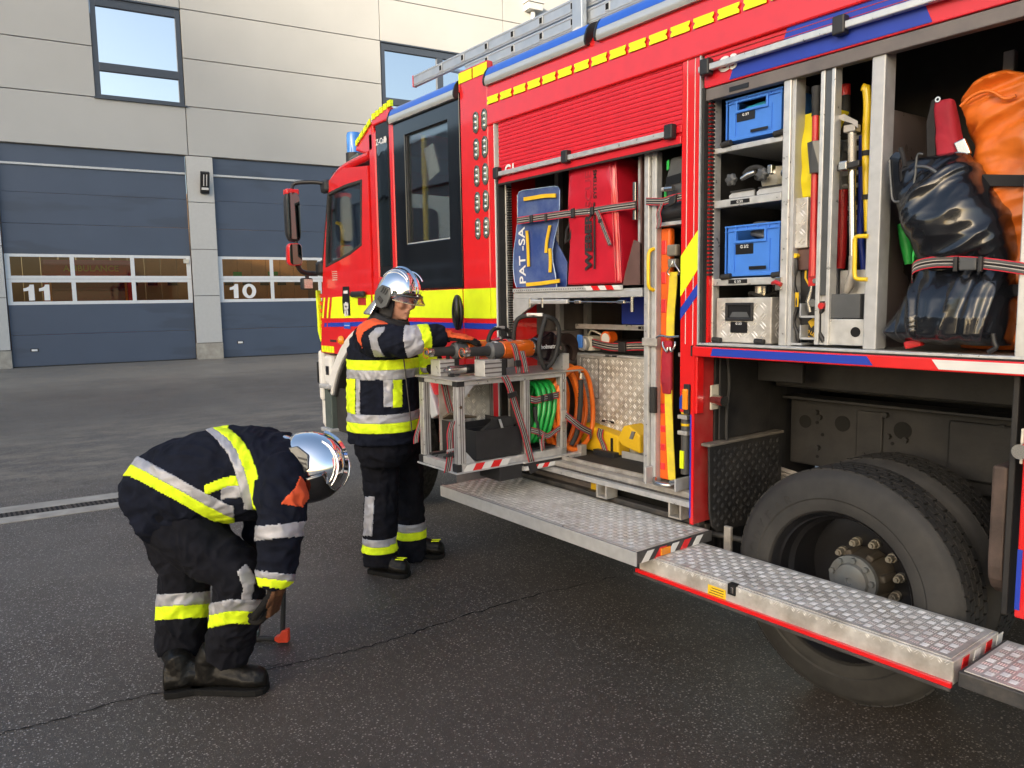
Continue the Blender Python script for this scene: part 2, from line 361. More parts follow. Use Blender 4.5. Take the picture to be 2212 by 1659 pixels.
def strap(name, pts, wdir, w, parent=None, smoothn=5, **k):
    """webbing strap: pts is the centre line, wdir a width direction or a list of them"""
    P = smooth_path(pts, smoothn) if smoothn else [Vector(p) for p in pts]; n = len(P)
    wd = [Vector(x) for x in wdir] if isinstance(wdir, list) else [Vector(wdir)]
    def wat(i):
        t = i/(n-1)*(len(wd)-1); a = int(min(t, len(wd)-2)) if len(wd) > 1 else 0
        return (wd[0] if len(wd) == 1 else wd[a].lerp(wd[a+1], t-a)).normalized()
    mb = MB()
    for a, b, mi in SW:
        vs = []
        for i, p in enumerate(P): q = wat(i)*w; vs += [p+q*(a-.5), p+q*(b-.5)]
        mb.add(vs, [(2*i, 2*i+1, 2*i+3, 2*i+2) for i in range(n-1)], mi)
    me, c = mb.mesh(name, STR, smooth=60, normals=False); o = put(name, me, c, parent, **k)
    q = o.modifiers.new('solid', 'SOLIDIFY'); q.thickness = .004; q.offset = 0
    return o
def bars(mb, o, xd, yd, nd, w, h, cell, kind='quint', mi=0, rise=.0022):
    """raised tread bars on the plane o + a*xd + b*yd, 0<a<w, 0<b<h"""
    o, xd, yd, nd = map(Vector, (o, xd, yd, nd)); nx, ny = int(w/cell), int(h/cell); ox, oy = (w-nx*cell)/2, (h-ny*cell)/2
    for i in range(nx):
        for j in range(ny):
            c = o+xd*(ox+(i+.5)*cell)+yd*(oy+(j+.5)*cell); par = (i+j) % 2
            if kind == 'quint':
                u, v = (xd, yd) if par else (yd, xd); ks = 4; L, bw = cell*.43, cell*.075; pitch = cell*.22
                offs = [(k-(ks-1)/2)*pitch for k in range(ks)]
            else:
                u = (xd+yd).normalized() if par else (xd-yd).normalized(); v = u.cross(nd); L, bw = cell*.46, cell*.10; offs = [-cell*.16, cell*.16]
            for q in offs:
                p = c+v*q
                mb.add([p-u*L, p+v*bw-u*L*.3, p+v*bw+u*L*.3, p+u*L, p-v*bw+u*L*.3, p-v*bw-u*L*.3, p+nd*rise-u*L*.6, p+nd*rise+u*L*.6],
                       [(0, 1, 6), (1, 2, 7, 6), (2, 3, 7), (3, 4, 7), (4, 5, 6, 7), (5, 0, 6)], mi)
    return mb
# ================================================================ ground
def ground():
    mb = MB(); mb.add([(-500, -500, GZ), (500, -500, GZ), (500, 500, GZ), (-500, 500, GZ)], [(0, 1, 2, 3)])
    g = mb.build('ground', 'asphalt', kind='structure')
    def crack(px, w, seed):
        rnd = random.Random(seed); P = smooth_path([G(u, v, GZ+.003) for u, v in px], 14)
        q = MB(); vs = []
        for i, p in enumerate(P):
            t = (P[min(i+1, len(P)-1)]-P[max(i-1, 0)]).normalized(); s = Vector((-t.y, t.x, 0))
            c = p+s*rnd.uniform(-.012, .012); h = w*rnd.uniform(.35, 1.2); vs += [c+s*h, c-s*h]
        q.add(vs, [(2*i, 2*i+1, 2*i+3, 2*i+2) for i in range(len(P)-1)]); q.build('crack', 'slot_black', g)
    crack([(-30, 1592), (120, 1556), (240, 1520), (345, 1496), (480, 1466), (640, 1432), (800, 1395), (960, 1345), (1120, 1295), (1330, 1245)], .0045, 3)
    crack([(640, 1432), (560, 1440)], .003, 4)
    # drain channel: two concrete kerbs and slotted iron grates
    dr = empty('drain_channel', (-7.32, .3, GZ), 'drainage channel with iron grates between concrete edges in the asphalt', 'drain')
    y0, y1 = -3.2, 1.8
    def lx(y): return -7.33+.09*(y-.31)
    def strip(name, a, b, z, mat, ya=y0, yb=y1, par=dr):
        return MB().prism([(lx(ya)+a, ya, GZ), (lx(yb)+a, yb, GZ), (lx(yb)+b, yb, GZ), (lx(ya)+b, ya, GZ)], (0, 0, z)).build(name, mat, par, bevel=.002)
    strip('concrete_edge', -.30, -.085, .006, 'concrete'); strip('concrete_edge', .085, .28, .006, 'concrete')
    n = 10; L = (y1-y0)/n
    for i in range(n):
        a = y0+i*L+.004; b = a+L-.008
        gr = strip('grate', -.083, .083, .004, 'grate', a, b)
        q = MB()
        for k in range(13):
            y = a+.03+k*(L-.06)/12.5
            for sx in (-.04, .04):
                q.box(lx(y)+sx-.032, lx(y)+sx+.032, y, y+.017, GZ+.0042, GZ+.0062)
        q.build('slot', 'slot_black', gr)
    return g
ground()
# ================================================================ station building in the background
KS = 1.034; B0 = Vector((-24.92, 5.17, GZ)); bd = Vector((.1322, .9912, 0)); bn = Vector((.9912, -.1322, 0)); ZU = Vector((0, 0, 1))
def bp(s, z, o=0.): return B0+(bd*s+bn*o+ZU*z)*KS
def bbox(mb, s0, s1, z0, z1, o0, o1, mi=0):
    return mb.obox(bp((s0+s1)/2, (z0+z1)/2, (o0+o1)/2), bd*((s1-s0)/2*KS), bn*((o1-o0)/2*KS), ZU*((z1-z0)/2*KS), mi)
def BB(name, mat, par, s0, s1, z0, z1, o0, o1, bevel=.0, **k): return bbox(MB(), s0, s1, z0, z1, o0, o1).build(name, mat, par, bevel=bevel, **k)
def station():
    st = empty('fire_station', bp(2, 0, -6), 'beige panelled fire station with dark roller doors numbered 11 and 10', 'building')
    g = .011
    def panel(s0, s1, z0, z1, mat='panel_beige', o=0.): BB('wall_panel', mat, st, s0+g, s1-g, z0+g, z1-g, o-.06, o, bevel=.008)
    rows = [5.98, 7.37, 8.72, 10.085, 11.44, 12.8, 14.1]
    for a, b in zip(rows[:-1], rows[1:]):
        win = 7.3 < a < 10
        panel(-10.6, -4.6, a, b)
        panel(-4.6, -.87 if win else 1.42, a, b)
        panel(1.42, 7.45, a, b)
        if not win: panel(7.45, 12.05, a, b)
        else: panel(14.3, 18, a, b)
        panel(12.05 if not win else 18, 18 if not win else 22, a, b)
        if not win: panel(18, 22, a, b)
    # backing behind the joints
    for s0, s1, z0, z1 in [(-10.6, -.87, 5.97, 14.1), (1.42, 7.45, 5.97, 14.1), (-.87, 1.42, 5.97, 7.36), (-.87, 1.42, 10.1, 14.1), (7.45, 14.3, 5.97, 7.36), (7.45, 14.3, 10.1, 14.1), (14.3, 22, 0, 14.1), (-10.6, -4.05, 0, 5.97), (6.75, 14.3, 0, 5.97)]:
        BB('backing_wall', 'joint_dark', st, s0, s1, z0, z1, -.22, -.062)
    # pillars
    for s0, s1 in ((1.33, 2.08), (-4.05, -3.33), (6.74, 7.45)):
        BB('pillar', 'joint_dark', st, s0+.02, s1-.02, 0, 5.97, -.30, -.03)
        zs = [.49, 1.90, 3.27, 4.64, 5.97]
        for a, b in zip(zs[:-1], zs[1:]): BB('pillar_panel', 'pillar_panel', st, s0+.01, s1-.01, a+.008, b-.008, -.03, .03, bevel=.006)
        BB('pillar_base', 'concrete', st, s0, s1, 0, .48, -.30, .045, bevel=.008)
    panel(7.45, 14, .02, 3.0, 'pillar_panel'); panel(7.45, 14, 3.0, 5.98, 'pillar_panel')
    # sandwich windows
    def window(s0, s1, z0, z1, cols, split):
        fr = MB(); t = .13; d0, d1 = -.16, -.03
        bbox(fr, s0, s0+t, z0, z1, d0, d1); bbox(fr, s1-t, s1, z0, z1, d0, d1); bbox(fr, s0+t, s1-t, z1-.24, z1, d0, d1); bbox(fr, s0+t, s1-t, z0, z0+.09, d0, d1)
        bbox(fr, s0+t, s1-t, split-.11, split+.11, d0, d1)
        for c in cols: bbox(fr, c-.11, c+.11, split+.11, z1-.24, d0, d1-.003)
        w = fr.build('window', 'anthracite', st, bevel=.006)
        e = [s0+t]+list(cols)+[s1-t]
        for a, b in zip(e[:-1], e[1:]): BB('pane', 'window_sky', w, a, b, split+.11, z1-.24, -.12, -.10)
        BB('pane', 'window_sky', w, s0+t, s1-t, z0+.09, split-.11, -.12, -.10)
        BB('sill', 'anthracite', w, s0-.05, s1+.06, z0-.045, z0, -.16, .06, bevel=.004)
        BB('blind', 'inner_grey', w, s0, s1, z0, z1, -1.6, -1.5)
        bbox(MB(), s0, s1, z1-.02, z1+.02, -.16, .02).build('head_flashing', 'anthracite', w)
    window(-.86, 1.41, 7.38, 10.07, [], 8.22)
    window(7.47, 14.28, 7.38, 10.07, [9.58, 12.0], 8.22)
    # roller doors
    def door(s0, s1, num, ns):
        d = BB('garage_door', 'anthracite', st, s0, s1, 5.50, 5.965, -.16, -.125); o1 = -.12
        for a, b in ((.03, .88), (.885, 1.70), (3.08, 3.89), (3.895, 4.72), (4.725, 5.43)):
            BB('door_panel', 'door_slate', d, s0, s1, a, b, -.17, o1, bevel=.006)
        BB('door_panel', 'door_slate', d, s0, s1, 5.50, 5.965, -.12, -.09, bevel=.006)
        BB('head_rail', 'alu_matte', d, s0, s1, 5.435, 5.495, -.16, -.07, bevel=.004)
        BB('bottom_seal', 'black_rubber', d, s0, s1, .0, .03, -.16, -.11)
        fr = MB(); w = (s1-s0); cols = [s0+.12, s0+.12+1.40, s0+.12+1.505, s0+.12+2.905, s0+.12+3.01, s1-.12]
        for a, b in ((s0, cols[0]), (cols[1], cols[2]), (cols[3], cols[4]), (cols[5], s1)): bbox(fr, a, b, 1.70, 3.08, -.17, o1+.006)
        for a, b in ((cols[0], cols[1]), (cols[2], cols[3]), (cols[4], cols[5])):
            for c, e in ((1.70, 1.79), (2.31, 2.49), (3.0, 3.08)): bbox(fr, a, b, c, e, -.17, o1+.004)
        f = fr.build('window_frame', 'white_frame', d, bevel=.004)
        for a, b in ((cols[0], cols[1]), (cols[2], cols[3]), (cols[4], cols[5])):
            for c, e in ((1.79, 2.31), (2.49, 3.0)): BB('pane', 'bay_glass', d, a, b, c, e, -.145, -.135)
        BB('seam', 'joint_dark', d, s0, s1, 2.398, 2.404, -.118, -.1125)
        for k, ch in enumerate(num):
            if ch == '1': MB().prism([bp(ns+k*.36+a*.40, 1.82+b*.43, -.132) for a, b in ((.30, 0), (.64, 0), (.64, 1), (.40, 1), (.34, .88), (.20, .80), (.02, .76), (.02, .58), (.30, .62))], bn*.003).build('digit', 'white_print', d)
            else:
                q = MB(); vs = []
                for rr, o_ in ((1, -.132), (.5, -.132), (1, -.129), (.5, -.129)): vs += [bp(ns+k*.36+.22+(.205 if rr == 1 else .085)*math.cos(t), 2.035+(.222 if rr == 1 else .14)*math.sin(t), o_) for t in (2*math.pi*z/28 for z in range(28))]
                for z in range(28):
                    w_ = (z+1) % 28; q_ = [(z, w_, 28+w_, 28+z), (56+z, 84+z, 84+w_, 56+w_), (z, 56+z, 56+w_, w_), (28+z, 28+w_, 84+w_, 84+z)]; q.add([], [], 0); q.f += q_; q.m += [0]*4
                q.v = [tuple(p) for p in vs]; q.build('digit', 'white_print', d)
        h = bbox(MB(), s0+.42, s0+.62, .42, .51, -.12, -.108).build('door_handle', 'black_plastic', d, bevel=.02)
        BB('sensor', 'cream', d, s1-.20, s1-.05, 2.86, 2.98, -.115, -.06, bevel=.01)
        h = bbox(MB(), s0+.45, s0+.59, .435, .49, -.108, -.09).build('grip', 'white_print', d, bevel=.008)
    door(-3.32, 1.32, '11', -2.95); door(2.09, 6.73, '10', 2.38)
    # the bays behind the glass
    q = MB(); bbox(q, -4.0, 7.4, -.05, .004, -11, -.3); q.build('bay_floor', 'bay_floor', st)
    for i in range(20): BB('wood_panel', 'wood_brown', st, -4.0+i*.6+.01, -3.4+i*.6-.01, 0, 6.2, -10.2, -10.0, bevel=.01)
    BB('bay_wall', 'inner_grey', st, -4.05, -3.95, 0, 6.2, -10, -.31); BB('bay_wall', 'inner_grey', st, 7.4, 7.5, 0, 6.2, -10, -.31)
    BB('bay_ceiling', 'inner_grey', st, -4.0, 7.4, 6.2, 6.3, -1.2, -.2)
    BB('roof', 'joint_dark', st, -10.6, 22, 14.0, 14.1, -1.2, -.1)
    for k in range(22):
        if k % 2 == 0: BB('checker_tile', 'black_satin', st, -.6+k*.37, -.6+k*.37+.37, 2.45, 2.66, -9.99, -9.97)
    # hopper and downpipe high on the wall
    hp = MB(); bbox(hp, 12.92, 13.50, 11.90, 12.16, .0, .34); bbox(hp, 12.86, 13.56, 12.14, 12.19, .0, .38)
    h = hp.build('rainwater_hopper', 'pillar_panel', st, bevel=.01); MB().cyl(bp(13.21, 6, .14), bp(13.21, 11.95, .14), .09).build('downpipe', 'pillar_panel', h, smooth=40)
    # exit sign
    BB('exit_sign', 'green_print', st, 4.15, 4.5, 2.82, 3.0, -9.6, -9.55)
    BB('exit_sign', 'green_print', st, 5.6, 6.0, 2.85, 3.02, -9.6, -9.55)
    return st
station()
def wall_lamp():
    w = empty('wall_floodlight', bp(1.80, 5.2, .03), 'black floodlight with glass front on the pillar between the garage doors', 'lamp')
    MB().obox(bp(1.80, 5.2, .20), bd*.13, (bn*.8+ZU*-.35).normalized()*.06, (ZU*.9+bn*.4).normalized()*.33).build('housing', 'black_plastic', w, bevel=.02)
    a = (ZU*.9+bn*.4).normalized(); nrm = a.cross(bd).normalized()
    if nrm.dot(bn) < 0: nrm = -nrm
    MB().obox(bp(1.80, 5.2, .20)+a*.08+nrm*.078, bd*.10, nrm*.004, a*.20).build('lens', 'lens', w)
    for s in (-.04, .04): MB().cyl(bp(1.80+s, 5.2, .20)+a*-.08+nrm*.07, bp(1.80+s, 5.2, .20)+a*.26+nrm*.07, .016).build('tube', 'white_print', w, smooth=40)
    MB().obox(bp(1.80, 5.2, .20)-a*.17+nrm*.075, bd*.10, nrm*.01, a*.035).build('bracket', 'white_print', w, bevel=.005)
    MB().cyl(bp(1.80, 5.12, .03), bp(1.80, 5.18, .19), .03).build('arm', 'black_plastic', w, smooth=40)
wall_lamp()
def ambulance():
    a = empty('ambulance', bp(-1.5, 0, -3.2), 'red ambulance parked inside bay 11 behind the door glass', 'ambulance')
    s0, s1 = -2.55, -.15; o = -1.6
    MB().prism([bp(s0, .45, o), bp(s0, 2.9, o-.55), bp(s0, 3.05, o-.8), bp(s0, 3.05, o-5.5), bp(s0, .45, o-5.5)], bd*((s1-s0)*KS)).build('body', 'amb_red', a, bevel=.06)
    def fr(name, mat, t0, t1, z0, z1, e=.01):
        f = lambda s, z: bp(s, z, o-.55*(z-.45)/2.45+e)
        return MB().prism([f(t0, z0), f(t1, z0), f(t1, z1), f(t0, z1)], bn*-.012).build(name, mat, a)
    fr('windscreen', 'dark_glass', s0+.15, s1-.15, 1.75, 2.55); fr('grille', 'black_plastic', s0+.4, s1-.4, .9, 1.25)
    fr('lime_stripe', 'lime', s0+.1, s1-.1, 1.52, 1.68); fr('bumper', 'white_paint', s0, s1, .5, .8, .04)
    for s in (s0+.2, s1-.2): fr('headlight', 'led', s-.16, s+.16, 1.0, 1.2, .02); fr('marker_post', 'orange_light', s-.03, s+.03, 1.75, 2.5, .03)
    text('lettering', 'AMBULANCE', bp(-1.25, 2.70, o-.47), bd, (ZU*2.45-bn*.55), .26, 'amb_yellow', a, .004, .005, 'CENTER')
    for s in (s0+.15, s1-.15):
        for oo in (-.9, -4.4): MB().cyl(bp(s-.12, .38, o+oo), bp(s+.12, .38, o+oo), .38, n=24).build('wheel', 'tyre', a, smooth=40)
ambulance()
# ================================================================ the wing across the yard (seen only in reflections)
def wing():
    w = empty('station_wing', (-20, -12, GZ), 'low grey station wing with dark doors across the yard', 'building')
    y = -11.5
    MB().box(-62, -16, y-.5, y-.01, 6.5, 8.4).build('wall', 'render_grey', w); MB().box(-62, -16, y-14, y-.02, 8.3, 8.5).build('roof', 'joint_dark', w)
    MB().box(-62, -16, y-14.2, y-13.9, GZ, 8.3).build('wall', 'render_grey', w)
    for i in range(9):
        x = -61+i*5.0
        MB().box(x+4.35, x+5, y-.5, y, GZ, 6.5).build('pillar', 'render_grey', w)
        d = MB().box(x, x+4.35, y-.3, y-.25, GZ, 6.5).build('garage_door', 'anthracite', w)
        fr = MB()
        for k in range(4): fr.box(x+k*1.40, x+k*1.40+.14, y-.25, y-.2, 1.75, 3.2)
        for z in (1.72, 2.40, 3.08): fr.box(x, x+4.35, y-.25, y-.19, z, z+.13)
        fr.build('window_frame', 'white_frame', d)
wing()
def sun_block_ridge():  # unseen ridge, added to block the sun and slant the wall shadow
    mb = MB()
    def H(x):
        pts = [(10, 0), (22, 30), (28, 57), (33, 56.5), (36.3, 53.5), (40.5, 50.0), (45, 48), (75, 47.5), (95, 25), (110, 0)]
        for (a, b), (c, d) in zip(pts[:-1], pts[1:]):
            if a <= x <= c: return b+(d-b)*(x-a)/(c-a)
        return 0
    mb.grid(lambda u, v: (10+u*100, -140-14*(v-.5)*2, max(-.5, H(10+u*100)*math.cos((v-.5)*math.pi)-.01+noise.noise(Vector((u*30, v*10, 0)))*.4)), 100, 20)
    mb.build('sun_block_ridge', 'sun_block_green', kind='structure', smooth=80)
sun_block_ridge()
# ================================================================ fire truck
Y0 = 2.86; Y1 = 5.34
def ring_panel(outer, inner, y0, y1, mb=None, mi=0):
    mb = mb or MB(); n = len(outer); vs = []
    for pts, y in ((outer, y0), (inner, y0), (outer, y1), (inner, y1)): vs += [(x, y, z) for x, z in pts]
    fs = []
    for i in range(n):
        j = (i+1) % n
        fs += [(i, j, n+j, n+i), (2*n+i, 3*n+i, 3*n+j, 2*n+j), (i, 2*n+i, 2*n+j, j), (n+i, n+j, 3*n+j, 3*n+i)]
    return mb.add(vs, fs, mi)
TK = empty('fire_truck', (-3.2, 4.1, GZ), 'red fire engine with raised roller shutters and folded-down tread plate steps', 'fire truck')
def tp(name, mat, x0, x1, y0, y1, z0, z1, bevel=.004, par=TK, **k): return B(name, mat, par, x0, x1, y0, y1, z0, z1, bevel, **k)
def decal(name, mat, pts, y=Y0-.003, par=TK, t=.002): return MB().xz(pts, y, y+t).build(name, mat, par)
def rect(x0, x1, z0, z1): return [(x0, z0), (x1, z0), (x1, z1), (x0, z1)]
def cab():
    # side doors with window openings
    outer = [(-6.68, 1.17), (-5.62, 1.17), (-5.62, 2.16), (-5.62, 2.70), (-6.08, 2.745), (-6.355, 2.68), (-6.56, 1.93)]
    inner = [(-6.49, 1.945), (-5.99, 2.03), (-5.775, 2.09), (-5.73, 2.60), (-6.05, 2.598), (-6.385, 2.572), (-6.47, 2.1)]
    d = ring_panel(outer, inner, Y0, Y0+.05).build('cab_door', 'red_paint', TK, bevel=.02, seg=3)
    sh = lambda pts, k: [((x-(-6.1))*k-6.1, (z-2.3)*k+2.3) for x, z in pts]
    ring_panel(sh(inner, 1.03), sh(inner, .94), Y0-.004, Y0+.03).build('window_seal', 'black_rubber', d, bevel=.006)
    MB().xz(sh(inner, .96), Y0+.012, Y0+.018).build('side_window', 'cab_glass', d)
    tp('door_handle', 'black_plastic', -5.93, -5.70, Y0-.05, Y0-.01, 1.665, 1.715, .015, d)
    tp('handle_recess', 'red_dusty', -5.86, -5.72, Y0-.012, Y0-.001, 1.60, 1.66, .01, d)
    ring_panel(outer, inner, Y1-.05, Y1).build('far_cab_door', 'red_paint', TK); MB().xz(inner, Y1-.03, Y1-.02).build('far_side_window', 'cab_glass', TK)
    # front, roof, floor and rear wall of the cab
    prof = [(-6.71, 1.0), (-6.73, 1.5), (-6.62, 1.93), (-6.41, 2.66), (-6.30, 2.735), (-6.08, 2.80), (-5.62, 2.83)]
    rs = MB()
    for (a, b), (c, e) in zip(prof[2:-1], prof[3:]):
        if a == -6.62: continue
        rs.prism([(a, Y0+.03, b-.03), (c, Y0+.03, e-.03), (c, Y1-.03, e-.03), (a, Y1-.03, b-.03)], (0, 0, .03))
    rs.build('cab_roof', 'red_paint', TK, bevel=.012)
    MB().tube([(x, Y0+.035, z-.045) for x, z in smooth_path2(prof[3:], 6)], .035).build('roof_edge', 'red_paint', TK, smooth=60)
    MB().prism([(-6.62, Y0+.08, 1.93), (-6.42, Y0+.10, 2.64), (-6.42, Y1-.1, 2.64), (-6.62, Y1-.08, 1.93)], (.012, 0, 0)).build('windscreen', 'cab_glass', TK)
    MB().tube([(-6.60, Y0+.05, 1.93), (-6.40, Y0+.06, 2.66)], .045).build('door_pillar', 'black_plastic', TK, smooth=60)
    MB().prism([(-6.70, Y0+.05, 1.17), (-6.72, Y0+.05, 1.5), (-6.62, Y0+.05, 1.93), (-6.62, Y1-.05, 1.93), (-6.72, Y1-.05, 1.5), (-6.70, Y1-.05, 1.17)], (.04, 0, 0)).build('front_grille', 'red_paint', TK)
    tp('cab_floor', 'inner_dark', -6.66, -5.6, Y0+.06, Y1-.06, 1.17, 1.22); tp('cab_rear_wall', 'inner_grey', -5.64, -5.62, Y0+.06, Y1-.06, 1.2, 2.0)
    tp('dashboard', 'black_plastic', -6.60, -6.28, Y0+.07, Y1-.07, 1.75, 1.99, .05)
    MB().tube([(-6.12+.13*math.sin(t)*.5, 3.35+.21*math.cos(t), 2.03+.19*math.sin(t)) for t in np.linspace(0, 6.283, 28)[:-1]], .016, closed=True).build('steering_wheel', 'black_plastic', TK, smooth=60)
    tp('seat', 'red_cloth', -5.95, -5.72, 3.1, 3.6, 1.6, 2.42, .06); tp('seat', 'black_cloth', -5.95, -5.72, 4.3, 4.9, 1.6, 2.5, .06)
    MB().tube(smooth_path([(-6.36, Y0+.06, 2.32), (-6.30, Y0+.07, 2.30), (-6.28, Y0+.07, 2.2), (-6.31, Y0+.07, 1.95)], 5), .016).build('grab_handle', 'yellow_metal', TK, smooth=60)
    # trim on the door
    for a in (0, .10): decal('reflective_stripe', 'lime', [(-6.62+a, 1.487), (-6.585+a, 1.487), (-6.53+a, 1.672), (-6.565+a, 1.672)], par=d)
    decal('reflective_band', 'lime', [(-6.435, 1.487), (-5.635, 1.497), (-5.635, 1.682), (-6.38, 1.672)], par=d)
    decal('blue_band', 'blue_stripe', [(-6.50, 1.408), (-5.635, 1.43), (-5.635, 1.468), (-6.49, 1.445)], par=d)
    decal('blue_tick', 'blue_stripe', [(-6.58, 1.406), (-6.53, 1.407), (-6.52, 1.443), (-6.57, 1.442)], par=d)
    e = decal('emblem', 'black_satin', [(-6.16, 1.53), (-6.02, 1.51), (-6.02, 1.62), (-6.03, 1.76), (-6.15, 1.76), (-6.17, 1.64)], y=Y0-.006, par=d)
    em = MB()
    for x0, x1, z0, z1 in ((-6.115, -6.075, 1.585, 1.62), (-6.125, -6.065, 1.555, 1.588), (-6.13, -6.10, 1.51, 1.558), (-6.085, -6.06, 1.515, 1.558), (-6.135, -6.122, 1.57, 1.61), (-6.068, -6.05, 1.575, 1.615)):
        em.xz([(x0, z0), ((x0+x1)/2, z0-.008), (x1, z0), (x1, z1), ((x0+x1)/2, z1+.01), (x0, z1)], Y0-.0085, Y0-.0065)
    em.build('crest', 'white_print', d); decal('emblem_text', 'white_print', rect(-6.13, -6.05, 1.70, 1.725), y=Y0-.0085, par=d)
    decal('tag', 'rail_blue', rect(-6.155, -6.03, 1.40, 1.455), y=Y0-.006, par=d); decal('tag_line', 'white_print', rect(-6.14, -6.045, 1.425, 1.43), y=Y0-.0085, par=d)
    for i in range(5): decal('notice_line', 'cream', rect(-6.36, -6.26, 1.82+i*.018, 1.826+i*.018), par=d)
    decal('lettering', 'chassis', rect(-6.46, -6.33, 1.275, 1.295), par=d)
    for i in range(5): decal('reflective_marker', 'lime', [(-6.655+i*.055, 1.178), (-6.608+i*.055, 1.178), (-6.608+i*.055, 1.235), (-6.655+i*.055, 1.235)], par=d)
    # front corner trim
    MB().prism([(-6.80, Y0+.02, 1.74), (-6.785, Y0+.02, 1.36), (-6.73, Y0+.02, 1.26), (-6.70, Y0+.02, 1.28), (-6.745, Y0+.02, 1.38), (-6.765, Y0+.02, 1.74)], (0, .04, 0)).build('corner_trim', 'lime', TK, bevel=.006)
    for i in range(6): tp('grille_slat', 'red_paint', -6.76, -6.68, Y0+.04, Y0+.4, 1.32+i*.07, 1.36+i*.07, .008)
    tp('corner_lamp', 'white_paint', -6.75, -6.66, Y0-.01, Y0+.2, .72, 1.19, .03); tp('corner_lens', 'black_satin', -6.77, -6.74, Y0-.014, Y0+.03, .88, 1.08, .01)
    tp('bumper', 'white_paint', -6.82, -6.66, Y0+.03, Y1-.03, .45, .95, .05)
    tp('step_well', 'white_paint', -6.64, -6.47, Y0+.0, Y0+.16, .88, 1.15, .03); tp('badge', 'black_satin', -6.58, -6.52, Y0-.006, Y0-.001, .97, 1.05, .0)
    for z, a, b in ((.87, -6.63, -6.44), (.47, -6.63, -6.42)): tp('cab_step', 'alu_matte', a, b, Y0-.06, Y0+.22, z-.02, z+.015, .01)
    tp('step_box', 'lamp_rim', -6.60, -6.45, Y0-.02, Y0+.2, .48, .85, .01)
    # cab roof extras
    MB().prism([(-6.18, Y0+.10, 2.80), (-5.98, Y0+.10, 2.825), (-5.98, Y0+.10, 2.875), (-6.15, Y0+.10, 2.85)], (0, .12, 0)).build('roof_lamp', 'lamp_rim', TK, bevel=.012)
    tp('visor_mount', 'black_plastic', -6.44, -6.34, Y0+.06, Y0+.2, 2.66, 2.78, .03)
    lp = [(-5.66, 2.79), (-5.86, 2.855), (-5.82, 2.90), (-5.62, 3.0), (-5.53, 3.045), (-5.53, 2.80)]
    MB().xz(lp, Y0+.01, Y1-.01).build('roof_spoiler', 'red_paint', TK, bevel=.02, seg=3)
    for i in range(4):
        a, b = -5.81+i*.07, -5.755+i*.07; f = lambda x: 2.905+(x+5.82)*.48
        MB().prism([(a, Y0-.004, f(a)-.03), (b, Y0-.004, f(b)-.03), (b, Y0-.004, f(b)+.012), (a, Y0-.004, f(a)+.012)], (0, .01, 0)).build('reflective_marker', 'lime', TK)
    c = MB().cyl((-6.33, 3.10, 2.74), (-6.33, 3.10, 2.93), .075, n=24).build('beacon_base', 'black_plastic', TK, smooth=40)
    MB().lathe([(.065, 0), (.065, .15), (.058, .175), (0.01, .18)], (-6.33, 3.10, 2.93), (0, 0, 1), 24).build('beacon_lens', 'beacon_blue', c, smooth=40)
def smooth_path2(pts, n): return [(p.x, p.z) for p in smooth_path([(x, 0, z) for x, z in pts], n)]
cab()
